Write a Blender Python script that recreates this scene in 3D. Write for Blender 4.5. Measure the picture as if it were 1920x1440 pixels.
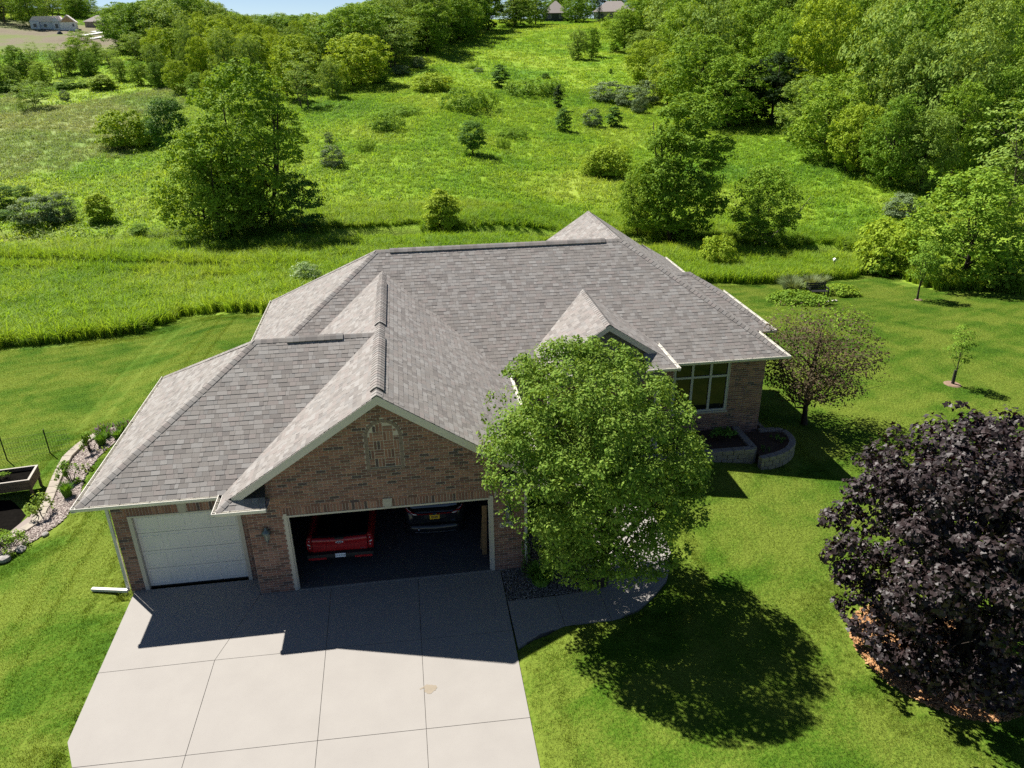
import bpy, math, random
import numpy as np
from mathutils import Matrix, Vector

for ob in list(bpy.data.objects):
    bpy.data.objects.remove(ob)
SC = bpy.context.scene
COL = SC.collection

# ------------------------------------------------------------------ camera
CAM = Vector((4.776, -17.699, 14.086))
cd = bpy.data.cameras.new('camera')
cam = bpy.data.objects.new('camera', cd)
COL.objects.link(cam)
th, ya, ro = math.radians(24.544), math.radians(7.802), math.radians(-0.804)
fwd = Vector((math.sin(ya) * math.cos(th), math.cos(ya) * math.cos(th), -math.sin(th)))
rgt = Vector((math.cos(ya), -math.sin(ya), 0))
upv = rgt.cross(fwd)
r2 = rgt * math.cos(ro) + upv * math.sin(ro)
u2 = -rgt * math.sin(ro) + upv * math.cos(ro)
cam.matrix_world = Matrix(((r2.x, u2.x, -fwd.x, CAM.x), (r2.y, u2.y, -fwd.y, CAM.y), (r2.z, u2.z, -fwd.z, CAM.z), (0, 0, 0, 1)))
cd.sensor_width = 36.0
cd.lens = 36.0 * 1415.08 / 1920.0
cd.clip_start = 0.1
cd.clip_end = 6000
SC.camera = cam

# ------------------------------------------------------------------ light
SUN_DIR = Vector((-0.48, 0.55, 1.0)).normalized()
SUN_EL = math.asin(SUN_DIR.z)
SUN_AZ = math.atan2(SUN_DIR.x, SUN_DIR.y)
wd = bpy.data.worlds.new('World')
SC.world = wd
wd.use_nodes = True
wn = wd.node_tree
wn.nodes.clear()
sky = wn.nodes.new('ShaderNodeTexSky')
sky.sky_type = 'NISHITA'
sky.sun_disc = False
sky.sun_elevation = SUN_EL
sky.sun_rotation = SUN_AZ % (2 * math.pi)
sky.altitude = 1200
sky.air_density = 0.6
sky.dust_density = 0.15
sky.ozone_density = 1.0
bg = wn.nodes.new('ShaderNodeBackground')
bg.inputs['Strength'].default_value = 0.05
wo = wn.nodes.new('ShaderNodeOutputWorld')
wn.links.new(sky.outputs[0], bg.inputs[0])
wn.links.new(bg.outputs[0], wo.inputs[0])
sl = bpy.data.lights.new('sun', 'SUN')
sl.energy = 5.0
sl.angle = math.radians(0.53)
sl.color = (1.0, 0.95, 0.87)
sun = bpy.data.objects.new('sun', sl)
COL.objects.link(sun)
sun.rotation_euler = SUN_DIR.to_track_quat('Z', 'Y').to_euler()
sun.location = (-30, 30, 60)
SC.view_settings.view_transform = 'Standard'
SC.view_settings.look = 'None'
SC.view_settings.exposure = 1.05
SC.view_settings.gamma = 1.0
SC.view_settings.use_curve_mapping = False
SC.render.engine = 'CYCLES'
SC.cycles.max_bounces = 6
SC.cycles.diffuse_bounces = 3
SC.cycles.glossy_bounces = 2
SC.cycles.transmission_bounces = 3
SC.cycles.transparent_max_bounces = 4
SC.cycles.use_denoising = False
SC.cycles.sample_clamp_indirect = 6.0

# ------------------------------------------------------------------ helpers
rng = np.random.default_rng(11)
R = random.Random(7)


def mat(name, col, rough=0.8, col2=None, scale=6.0, spec=0.3, metal=0.0, bump=0.0, bscale=60.0, detail=4.0, obj_rand=0.0):
    """Principled material; colour varies between col and col2 with noise in object space."""
    m = bpy.data.materials.new(name)
    m.use_nodes = True
    nt = m.node_tree
    b = nt.nodes['Principled BSDF']
    b.inputs['Roughness'].default_value = rough
    b.inputs['Specular IOR Level'].default_value = spec
    b.inputs['Metallic'].default_value = metal
    out = None
    if col2 is not None:
        geo = nt.nodes.new('ShaderNodeNewGeometry')
        nz = nt.nodes.new('ShaderNodeTexNoise')
        nz.inputs['Scale'].default_value = scale
        nz.inputs['Detail'].default_value = detail
        nz.inputs['Roughness'].default_value = 0.65
        nt.links.new(geo.outputs['Position'], nz.inputs['Vector'])
        rp = nt.nodes.new('ShaderNodeMapRange')
        rp.inputs[1].default_value = 0.32
        rp.inputs[2].default_value = 0.68
        nt.links.new(nz.outputs[0], rp.inputs[0])
        mx = nt.nodes.new('ShaderNodeMix')
        mx.data_type = 'RGBA'
        mx.inputs[6].default_value = (*col, 1)
        mx.inputs[7].default_value = (*col2, 1)
        nt.links.new(rp.outputs[0], mx.inputs[0])
        out = mx.outputs[2]
        nt.links.new(out, b.inputs['Base Color'])
    else:
        b.inputs['Base Color'].default_value = (*col, 1)
    if bump > 0:
        geo = nt.nodes.new('ShaderNodeNewGeometry')
        nb = nt.nodes.new('ShaderNodeTexNoise')
        nb.inputs['Scale'].default_value = bscale
        nb.inputs['Detail'].default_value = 3
        nt.links.new(geo.outputs['Position'], nb.inputs['Vector'])
        bp = nt.nodes.new('ShaderNodeBump')
        bp.inputs['Strength'].default_value = bump
        bp.inputs['Distance'].default_value = 0.02
        nt.links.new(nb.outputs[0], bp.inputs['Height'])
        nt.links.new(bp.outputs[0], b.inputs['Normal'])
    return m


def mesh_np(name, V, F, mats, mi=None, smooth=False):
    """Mesh from numpy vertices and a list / array of faces."""
    me = bpy.data.meshes.new(name)
    V = np.asarray(V, np.float32)
    if isinstance(F, np.ndarray):
        n = F.shape[1]
        me.vertices.add(len(V))
        me.vertices.foreach_set('co', V.ravel())
        me.loops.add(F.size)
        me.loops.foreach_set('vertex_index', F.ravel().astype(np.int32))
        me.polygons.add(len(F))
        me.polygons.foreach_set('loop_start', (np.arange(len(F)) * n).astype(np.int32))
    else:
        me.from_pydata([tuple(v) for v in V], [], F)
    for m in (mats if isinstance(mats, (list, tuple)) else [mats]):
        me.materials.append(m)
    if mi is not None:
        me.polygons.foreach_set('material_index', np.asarray(mi, np.int32))
    me.polygons.foreach_set('use_smooth', np.full(len(me.polygons), bool(smooth)))
    me.update(calc_edges=True)
    me.validate()
    return me


def link(name, data, parent=None, loc=None):
    o = bpy.data.objects.new(name, data)
    COL.objects.link(o)
    if parent is not None:
        o.parent = parent
    if loc is not None:
        o.location = loc
    return o


def tag(o, label=None, cat=None, group=None, kind=None):
    if label: o['label'] = label
    if cat: o['category'] = cat
    if group: o['group'] = group
    if kind: o['kind'] = kind
    return o


def thing(name, label, cat, loc=(0, 0, 0), rz=0.0, group=None):
    o = link(name, None, None, loc)
    o.rotation_euler = (0, 0, rz)
    o.empty_display_size = 0.2
    return tag(o, label, cat, group)


class MB:
    """Collects shapes and links them as one mesh object."""

    def __init__(self):
        self.v, self.f, self.m = [], [], []

    def add(self, vs, fs, m=0):
        n = len(self.v)
        self.v += [tuple(v) for v in vs]
        self.f += [tuple(i + n for i in f) for f in fs]
        self.m += [m] * len(fs)
        return self

    def box(self, a, b, m=0):
        (x0, y0, z0), (x1, y1, z1) = a, b
        return self.add([(x0, y0, z0), (x1, y0, z0), (x1, y1, z0), (x0, y1, z0), (x0, y0, z1), (x1, y0, z1), (x1, y1, z1), (x0, y1, z1)],
                        [(0, 3, 2, 1), (4, 5, 6, 7), (0, 1, 5, 4), (1, 2, 6, 5), (2, 3, 7, 6), (3, 0, 4, 7)], m)

    def bar(self, p, q, w, h, m=0, up=(0, 0, 1)):
        p, q = Vector(p), Vector(q)
        d = (q - p).normalized()
        s = d.cross(Vector(up))
        if s.length < 1e-4: s = d.cross(Vector((1, 0, 0)))
        s.normalize()
        n = s.cross(d)
        s, n = s * (w / 2), n * (h / 2)
        vs = [p - s - n, p + s - n, p + s + n, p - s + n, q - s - n, q + s - n, q + s + n, q - s + n]
        return self.add(vs, [(0, 1, 2, 3), (7, 6, 5, 4), (0, 4, 5, 1), (1, 5, 6, 2), (2, 6, 7, 3), (3, 7, 4, 0)], m)

    def tube(self, pts, rad, n=7, m=0, cap=True):
        pts = [Vector(p) for p in pts]
        rad = rad if isinstance(rad, (list, tuple)) else [rad] * len(pts)
        base = len(self.v)
        for i, p in enumerate(pts):
            d = (pts[min(i + 1, len(pts) - 1)] - pts[max(i - 1, 0)]).normalized()
            s = d.cross(Vector((0.13, 0.21, 1))) if abs(d.z) < 0.95 else d.cross(Vector((1, 0.1, 0)))
            s.normalize()
            t = d.cross(s)
            for k in range(n):
                a = 2 * math.pi * k / n
                self.v.append(tuple(p + (s * math.cos(a) + t * math.sin(a)) * rad[i]))
        for i in range(len(pts) - 1):
            for k in range(n):
                a, b = base + i * n + k, base + i * n + (k + 1) % n
                self.f.append((a, b, b + n, a + n)); self.m.append(m)
        if cap:
            self.f.append(tuple(base + k for k in range(n))[::-1]); self.m.append(m)
            self.f.append(tuple(base + (len(pts) - 1) * n + k for k in range(n))); self.m.append(m)
        return self

    def lathe(self, prof, c=(0, 0, 0), n=12, m=0):
        base = len(self.v)
        for r, z in prof:
            for k in range(n):
                a = 2 * math.pi * k / n
                self.v.append((c[0] + r * math.cos(a), c[1] + r * math.sin(a), c[2] + z))
        for i in range(len(prof) - 1):
            for k in range(n):
                a, b = base + i * n + k, base + i * n + (k + 1) % n
                self.f.append((a, b, b + n, a + n)); self.m.append(m)
        return self

    def extrude(self, poly, axis, a, b, m=0):
        """poly: 2-D outline; axis 'y': (x,z) run from y=a to y=b; axis 'x': (y,z); axis 'z': (x,y)."""
        def P(q, t):
            return (q[0], t, q[1]) if axis == 'y' else ((t, q[0], q[1]) if axis == 'x' else (q[0], q[1], t))
        n = len(poly)
        vs = [P(q, a) for q in poly] + [P(q, b) for q in poly]
        fs = [tuple(range(n)), tuple(range(2 * n - 1, n - 1, -1))] + [(i, i + n, (i + 1) % n + n, (i + 1) % n) for i in range(n)]
        return self.add(vs, fs, m)

    def build(self, name, mats, parent=None, smooth=False, loc=None):
        me = mesh_np(name, np.array(self.v), self.f, mats, self.m, smooth)
        bm_fix(me)
        return link(name, me, parent, loc)


import bmesh


def bm_fix(me):
    bm = bmesh.new()
    bm.from_mesh(me)
    bmesh.ops.recalc_face_normals(bm, faces=bm.faces)
    bm.to_mesh(me)
    bm.free()


def bevel(o, w, seg=2):
    bm = bmesh.new()
    bm.from_mesh(o.data)
    bmesh.ops.remove_doubles(bm, verts=bm.verts, dist=1e-5)
    bmesh.ops.bevel(bm, geom=bm.edges[:], offset=w, segments=seg, affect='EDGES', profile=0.7)
    bm.to_mesh(o.data)
    bm.free()
    return o


def in_poly(px, py, poly):
    """Vectorised point-in-polygon."""
    px, py = np.asarray(px, float), np.asarray(py, float)
    ins = np.zeros(px.shape, bool)
    n = len(poly)
    for i in range(n):
        x1, y1 = poly[i]
        x2, y2 = poly[(i + 1) % n]
        if y1 == y2: continue
        c = ((y1 > py) != (y2 > py)) & (px < (x2 - x1) * (py - y1) / (y2 - y1) + x1)
        ins ^= c
    return ins


def sstep(a, b, v):
    t = np.clip((np.asarray(v, float) - a) / (b - a), 0, 1)
    return t * t * (3 - 2 * t)
def creek_y(x):
    return 52.5 + 1.5 * np.sin((np.asarray(x, float) - 4) / 15.0) - 0.2 * np.asarray(x, float)
def ground_z(x, y):
    x = np.asarray(x, float); y = np.asarray(y, float)
    z = -1.15 * sstep(12, 23, x) - 0.55 * sstep(23, 40, x) - 0.5 * sstep(-5.2, -9.5, x)
    z = z - 1.8 * sstep(17, 43, y)
    t = np.clip((y - 50) / 280.0, 0, 1)
    z = z + 25.0 * (0.62 * t + 0.38 * t * t * (3 - 2 * t))
    e = x - (34 + (y - 45) * 0.30)
    z = z + 12.0 * sstep(0, 85, e) * sstep(40, 100, y)
    z = z + 5.0 * sstep(60, 150, -x) * sstep(150, 320, y)
    z = z + 0.35 * np.sin(x * 0.1 + 1.3) * np.sin(y * 0.075 + 0.4) * sstep(50, 80, y)
    z = z - 4.0 * sstep(335, 450, y)
    d = y - creek_y(x)
    z = z - 1.3 * np.exp(-(np.where(d > 0, d / 0.9, d / 2.2)) ** 2) * (0.45 + 0.55 * sstep(-6, 4, x))
    return z


def gz(x, y):
    return float(ground_z(x, y))


def in_view(x, y, z, margin=0.15):
    """Rough view test used only to leave out grass nobody could see."""
    dx, dy, dz = x - CAM.x, y - CAM.y, z - CAM.z
    dp = dx * fwd.x + dy * fwd.y + dz * fwd.z
    k = 1415.08 / np.maximum(dp, 0.1)
    u = (dx * r2.x + dy * r2.y + dz * r2.z) * k
    v = (dx * u2.x + dy * u2.y + dz * u2.z) * k
    return (dp > 1) & (np.abs(u) < 960 * (1 + margin)) & (np.abs(v) < 720 * (1 + margin))


# ------------------------------------------------------------------ areas of the site
LAWN = [(-70, -22), (-70, 20), (-30, 22.5), (-18.98, 23.6), (-15.89, 23.9), (-12.87, 24.68), (-11.27, 24.97), (-9.99, 26.56), (-9.39, 27.7), (-9.4, 28.8), (-9.0, 29.2), (-6.37, 27.6),
        (-3.73, 26.4), (6, 27), (16, 30), (26.66, 33.66), (28.86, 32.6), (32.18, 32.93), (35.61, 33.76), (38.89, 34.12), (42.01, 36.96), (42.52, 35.96), (41.41, 31.98), (41.74, 28.89),
        (44.09, 27.68), (45.9, 25.97), (47.58, 24.73), (75, 18), (75, -22)]
PATH = [(-34, 50.9), (-29.19, 49.63), (-24.45, 48.22), (-17.41, 46.0), (-10.73, 43.9), (-3.59, 39.84), (-3.5, 38.7), (-10.63, 42.6), (-17.11, 44.4), (-23.85, 46.5), (-28.4, 47.8), (-34, 49.4)]
DRIVE = [(-3.58, 0.69), (-3.50, -4.45), (-2.4, -6.6), (-2.4, -12), (6.78, -12), (6.78, -0.03), (0.0, -0.03), (0.0, 0.69)]
BED = [(6.80, -0.02), (7.55, -0.02), (7.9, 1.6), (9.4, 1.6), (9.5, -0.6), (9.39, -1.3), (6.81, -1.38)]
WALK = [(6.80, -1.38), (8.13, -1.37), (9.39, -1.30), (9.47, -0.60), (9.6, 1.4), (9.9, 3.2), (12.0, 3.2), (12.05, 1.0), (11.75, -0.55), (11.4, -1.24), (10.9, -1.75), (10.32, -2.22), (9.44, -2.54), (8.18, -2.56), (7.5, -2.75), (6.83, -3.15)]
LEFTBED = [(-7.0, 11.4), (-7.35, 10.62), (-7.55, 9.45), (-7.50, 7.85), (-7.10, 6.3), (-7.16, 5.0), (-7.7, 4.18), (-8.34, 3.6), (-8.9, 3.3), (-9.2, 4.0), (-8.35, 4.9), (-8.16, 5.4), (-8.30, 6.32), (-8.55, 7.66), (-8.75, 8.66), (-8.9, 9.94), (-8.75, 10.9), (-8.3, 11.6), (-7.6, 12.1)]
MULCH_AND_SHADE = [(-8.6, 5.2), (-8.6, 6.0), (-9.3, 6.9), (-9.7, 7.3), (-11.5, 7.5), (-13, 7.1), (-13, 4.3), (-9.4, 4.3)]
MULCH_C, MULCH_R = (17.55, -4.55), 2.15
HOUSE_A = [(-3.7, 0.7), (7.6, 0.0), (7.6, 7.0), (18.0, 7.1), (18.7, 9.0), (18.7, 20), (-1.0, 17), (-3.7, 9)]
DIRT = [(-92, 206), (-120, 225), (-125, 275), (-100, 276), (-66, 276), (-63, 250), (-66, 222), (-78, 212)]
GREYFIELD = [(-50, 80), (-95, 140), (-70, 148), (-56, 137), (-48.9, 141.5), (-38.5, 150), (-34, 142), (-32.5, 116), (-33.8, 95), (-38.1, 84)]


def lawn_mask(x, y):
    a = in_poly(x, y, LAWN) | in_poly(x, y, PATH)
    return a


def blocked(x, y, grow=0.0):
    """Where no grass grows: paving, beds, house."""
    x, y = np.asarray(x, float), np.asarray(y, float)
    b = np.zeros(x.shape, bool)
    for P in (DRIVE, BED, WALK, LEFTBED, MULCH_AND_SHADE, HOUSE_A):
        b |= in_poly(x, y, P)
    b |= (x - MULCH_C[0]) ** 2 + (y - MULCH_C[1]) ** 2 < (MULCH_R - 0.03) ** 2
    b |= (x > 14.3) & (x < 18.9) & (y > 5.3) & (y < 7.5)
    return b


def grass_color(nt, stops, scale=0.35, fine=9.0, seed=0.0, stripes=0.0):
    """World-space mottled colour shared by the soil sheet and the blades."""
    geo = nt.nodes.new('ShaderNodeNewGeometry')
    mp = nt.nodes.new('ShaderNodeMapping')
    mp.inputs['Location'].default_value = (seed, seed * 0.7, 0)
    mp.inputs['Scale'].default_value = (1, 1, 0.0)
    nt.links.new(geo.outputs['Position'], mp.inputs['Vector'])
    n1 = nt.nodes.new('ShaderNodeTexNoise')
    n1.inputs['Scale'].default_value = scale
    n1.inputs['Detail'].default_value = 5
    n1.inputs['Roughness'].default_value = 0.6
    n1.inputs['Distortion'].default_value = 0.6
    n2 = nt.nodes.new('ShaderNodeTexNoise')
    n2.inputs['Scale'].default_value = fine
    n2.inputs['Detail'].default_value = 2
    nt.links.new(mp.outputs[0], n1.inputs['Vector'])
    nt.links.new(mp.outputs[0], n2.inputs['Vector'])
    ad = nt.nodes.new('ShaderNodeMath')
    ad.operation = 'MULTIPLY_ADD'
    nt.links.new(n2.outputs[0], ad.inputs[0])
    ad.inputs[1].default_value = 0.35
    if stripes:
        wv = nt.nodes.new('ShaderNodeTexWave')
        wv.inputs['Scale'].default_value = 0.28
        wv.inputs['Distortion'].default_value = 3.0
        wv.inputs['Detail'].default_value = 1.0
        wv.inputs['Detail Scale'].default_value = 0.25
        m2 = nt.nodes.new('ShaderNodeMapping')
        m2.inputs['Rotation'].default_value = (0, 0, 1.15)
        nt.links.new(mp.outputs[0], m2.inputs['Vector'])
        nt.links.new(m2.outputs[0], wv.inputs['Vector'])
        a2 = nt.nodes.new('ShaderNodeMath')
        a2.operation = 'MULTIPLY_ADD'
        nt.links.new(wv.outputs['Fac'], a2.inputs[0])
        a2.inputs[1].default_value = stripes
        nt.links.new(n1.outputs[0], a2.inputs[2])
        nt.links.new(a2.outputs[0], ad.inputs[2])
    else:
        nt.links.new(n1.outputs[0], ad.inputs[2])
    rp = nt.nodes.new('ShaderNodeValToRGB')
    cr = rp.color_ramp
    while len(cr.elements) < len(stops): cr.elements.new(0.5)
    for e, (p, c) in zip(cr.elements, stops):
        e.position = p
        e.color = (*c, 1)
    nt.links.new(ad.outputs[0], rp.inputs[0])
    return rp.outputs[0]


LAWN_STOPS = [(0.42, (0.034, 0.100, 0.007)), (0.60, (0.080, 0.162, 0.012)), (0.80, (0.165, 0.225, 0.030))]
MEADOW_STOPS = [(0.40, (0.080, 0.195, 0.032)), (0.54, (0.160, 0.300, 0.024)), (0.70, (0.235, 0.360, 0.032)), (0.86, (0.31, 0.40, 0.06))]
GREY_STOPS = [(0.45, (0.130, 0.225, 0.045)), (0.62, (0.185, 0.260, 0.070)), (0.80, (0.255, 0.290, 0.120))]

# ------------------------------------------------------------------ ground sheet
def axis(a, b, fine0, fine1, step, growth):
    xs = list(np.arange(fine0, fine1 + 1e-6, step))
    s = step
    while xs[-1] < b:
        s *= growth
        xs.append(xs[-1] + s)
    s = step
    lo = [fine0]
    while lo[-1] > a:
        s *= growth
        lo.append(lo[-1] - s)
    return np.array(lo[:0:-1] + xs)


gx = axis(-3000, 3000, -36, 52, 0.42, 1.07)
gy = axis(-800, 5000, -14, 62, 0.42, 1.06)
GX, GY = np.meshgrid(gx, gy)
GZ = ground_z(GX, GY)
near_house = blocked(GX, GY)
GZ = np.where(near_house & (GX > -4.2) & (GX < 12.2) & (GY < 4), np.minimum(GZ, 0) - 0.12, GZ - 0.015)
GZ = np.where(in_poly(GX, GY, HOUSE_A), GZ - 0.3, GZ)
nx, ny = len(gx), len(gy)
idx = np.arange(nx * ny).reshape(ny, nx)
F = np.stack([idx[:-1, :-1].ravel(), idx[:-1, 1:].ravel(), idx[1:, 1:].ravel(), idx[1:, :-1].ravel()], 1)


def soft(P, w=1.2, n=8):
    s = in_poly(GX, GY, P).astype(float)
    for k in range(n):
        a = 2 * math.pi * k / n
        s += in_poly(GX + w * math.cos(a), GY + w * math.sin(a), P)
    return s / (n + 1)


MG = bpy.data.materials.new('ground_soil_and_grass')
MG.use_nodes = True
nt = MG.node_tree
pb = nt.nodes['Principled BSDF']
pb.inputs['Roughness'].default_value = 0.95
pb.inputs['Specular IOR Level'].default_value = 0.1


def attr(n):
    a = nt.nodes.new('ShaderNodeAttribute')
    a.attribute_name = n
    return a.outputs['Fac']


def mixc(fac, a, b):
    m = nt.nodes.new('ShaderNodeMix')
    m.data_type = 'RGBA'
    nt.links.new(fac, m.inputs[0])
    for s, k in ((a, 6), (b, 7)):
        if isinstance(s, tuple): m.inputs[k].default_value = (*s, 1)
        else: nt.links.new(s, m.inputs[k])
    return m.outputs[2]


c_me = grass_color(nt, [(p, tuple(v * .80 for v in c)) for p, c in MEADOW_STOPS], 0.045, 1.6, 3.0)
c_gr = grass_color(nt, GREY_STOPS, 0.05, 1.2, 8.0)
c_la = grass_color(nt, [(p, tuple(v * .8 for v in c)) for p, c in LAWN_STOPS], 0.35, 14.0, 0.0, 0.06)
c_di = grass_color(nt, [(0.4, (0.135, 0.115, 0.080)), (0.62, (0.175, 0.150, 0.110)), (0.80, (0.14, 0.17, 0.06))], 0.06, 0.9, 5.0)
c_ba = grass_color(nt, [(0.45, (0.06, 0.05, 0.03)), (0.75, (0.20, 0.155, 0.10))], 0.8, 6.0, 2.0)
c = mixc(attr('grey'), c_me, c_gr)
c = mixc(attr('mown'), c, c_la)
c = mixc(attr('dirt'), c, c_di)
c = mixc(attr('bare'), c, c_ba)
nt.links.new(c, pb.inputs['Base Color'])
nb = nt.nodes.new('ShaderNodeTexNoise')
nb.inputs['Scale'].default_value = 7.0
nb.inputs['Detail'].default_value = 6
gp = nt.nodes.new('ShaderNodeNewGeometry')
nt.links.new(gp.outputs['Position'], nb.inputs['Vector'])
bp = nt.nodes.new('ShaderNodeBump')
bp.inputs['Strength'].default_value = 0.7
bp.inputs['Distance'].default_value = 0.12
nt.links.new(nb.outputs[0], bp.inputs['Height'])
nt.links.new(bp.outputs[0], pb.inputs['Normal'])
me = mesh_np('ground', np.stack([GX.ravel(), GY.ravel(), GZ.ravel()], 1), F, MG, smooth=True)
creek = np.exp(-((GY - creek_y(GX)) / 0.8) ** 2) * 0.75
for nm, arr in (('mown', np.maximum(in_poly(GX, GY, LAWN), in_poly(GX, GY, PATH)).astype(float)), ('grey', soft(GREYFIELD, 7)), ('dirt', soft(DIRT, 5)), ('bare', np.clip(creek, 0, 1))):
    at = me.attributes.new(nm, 'FLOAT', 'POINT')
    at.data.foreach_set('value', arr.ravel().astype(np.float32))
ground = tag(link('ground', me), 'rolling green ground of mown lawn, meadow and bare field', None, kind='structure')

# ================================================================== materials of the built things
M = {}
M['concrete'] = mat('pale_concrete', (0.292, 0.276, 0.256), 0.85, (0.272, 0.256, 0.238), 1.1, 0.3, bump=0.12, bscale=90, detail=8)
M['joint'] = mat('joint_filler', (0.11, 0.10, 0.09), 0.95)
M['stain'] = mat('oil_stain', (0.225, 0.19, 0.14), 0.7, (0.26, 0.22, 0.17), 9)
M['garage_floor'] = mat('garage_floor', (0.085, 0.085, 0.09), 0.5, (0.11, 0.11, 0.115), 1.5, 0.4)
M['mortar'] = mat('mortar', (0.44, 0.38, 0.33), 0.95, (0.50, 0.44, 0.38), 20, 0.1)
BR = [(0.225, 0.122, 0.093), (0.185, 0.100, 0.078), (0.265, 0.148, 0.112), (0.130, 0.078, 0.064), (0.085, 0.064, 0.062), (0.240, 0.125, 0.092), (0.205, 0.125, 0.098), (0.165, 0.090, 0.072)]
BRM = [mat('brick_clay', c, 0.9, tuple(v * 1.2 for v in c), 30, 0.2, bump=0.25, bscale=120) for c in BR]
BRW = [3, 3, 3, 2, 1, 2, 2, 2]
M['border'] = mat('pale_arch_brick', (0.24, 0.185, 0.15), 0.95, (0.17, 0.13, 0.11), 18)
M['stone_key'] = mat('limestone', (0.42, 0.39, 0.34), 0.85, (0.36, 0.33, 0.28), 14)
SH = [(0.240, 0.222, 0.208), (0.270, 0.254, 0.241), (0.212, 0.196, 0.184), (0.248, 0.222, 0.209), (0.190, 0.175, 0.166), (0.285, 0.272, 0.260), (0.228, 0.217, 0.208)]
SHM = [mat('asphalt_shingle', c, 0.9, tuple(v * 0.82 for v in c), 55, 0.15, bump=0.12, bscale=220, detail=2) for c in SH]
SHW = [5, 4, 3, 3, 2, 2, 3]
M['deck'] = mat('roof_underlay', (0.03, 0.028, 0.028), 0.95)
M['vent'] = mat('black_ridge_vent', (0.012, 0.012, 0.014), 0.7)
M['white_metal'] = mat('white_gutter_paint', (0.62, 0.60, 0.54), 0.45, (0.54, 0.52, 0.47), 3, 0.4)
M['fascia'] = mat('taupe_fascia', (0.56, 0.51, 0.47), 0.6, (0.52, 0.475, 0.435), 4)
M['trim'] = mat('cream_trim', (0.48, 0.44, 0.38), 0.6)
M['door'] = mat('white_garage_door', (0.66, 0.64, 0.61), 0.55, (0.63, 0.61, 0.58), 2)
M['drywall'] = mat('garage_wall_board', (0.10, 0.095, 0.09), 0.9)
M['glass'] = mat('window_glass', (0.010, 0.013, 0.010), 0.04, spec=0.5)
M['glass'].node_tree.nodes['Principled BSDF'].inputs['IOR'].default_value = 1.45
M['frame'] = mat('grey_window_frame', (0.42, 0.42, 0.41), 0.5)
M['siding'] = mat('dark_gable_siding', (0.12, 0.12, 0.12), 0.8)


def brick_tex(name):
    m = bpy.data.materials.new(name)
    m.use_nodes = True
    nt = m.node_tree
    b = nt.nodes['Principled BSDF']
    b.inputs['Roughness'].default_value = 0.9
    tc = nt.nodes.new('ShaderNodeNewGeometry')
    sx = nt.nodes.new('ShaderNodeSeparateXYZ')
    ad = nt.nodes.new('ShaderNodeMath')
    cb = nt.nodes.new('ShaderNodeCombineXYZ')
    nt.links.new(tc.outputs['Position'], sx.inputs[0])
    nt.links.new(sx.outputs[0], ad.inputs[0]); nt.links.new(sx.outputs[1], ad.inputs[1])
    nt.links.new(ad.outputs[0], cb.inputs[0]); nt.links.new(sx.outputs[2], cb.inputs[1])
    br = nt.nodes.new('ShaderNodeTexBrick')
    br.inputs['Color1'].default_value = (*BR[0], 1); br.inputs['Color2'].default_value = (*BR[3], 1)
    br.inputs['Mortar'].default_value = (0.27, 0.225, 0.185, 1)
    br.inputs['Scale'].default_value = 1.0
    br.inputs['Brick Width'].default_value = 0.26; br.inputs['Row Height'].default_value = 0.083
    br.inputs['Mortar Size'].default_value = 0.006
    nt.links.new(cb.outputs[0], br.inputs['Vector'])
    nt.links.new(br.outputs['Color'], b.inputs['Base Color'])
    return m


M['brick_far'] = brick_tex('brickwork_side')

# ================================================================== driveway and walk: slabs with recessed joints
def slab_set(root, polys, mt, top, thick=0.12, joint=0.006, zf=None):
    for P in polys:
        n = len(P)
        cx, cy = sum(p[0] for p in P) / n, sum(p[1] for p in P) / n
        Q = []
        for (x, y) in P:
            d = math.hypot(x - cx, y - cy)
            k = (d - joint * 1.5) / d
            Q.append((cx + (x - cx) * k, cy + (y - cy) * k))
        b = MB()
        tz = [top + (zf(x, y) if zf else 0) for x, y in Q]
        vs = [(x, y, z) for (x, y), z in zip(Q, tz)] + [(x, y, z - thick) for (x, y), z in zip(Q, tz)]
        b.add(vs, [tuple(range(n)), tuple(range(2 * n - 1, n - 1, -1))] + [(i, (i + 1) % n, (i + 1) % n + n, i + n) for i in range(n)])
        o = b.build('slab', mt, root)


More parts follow.
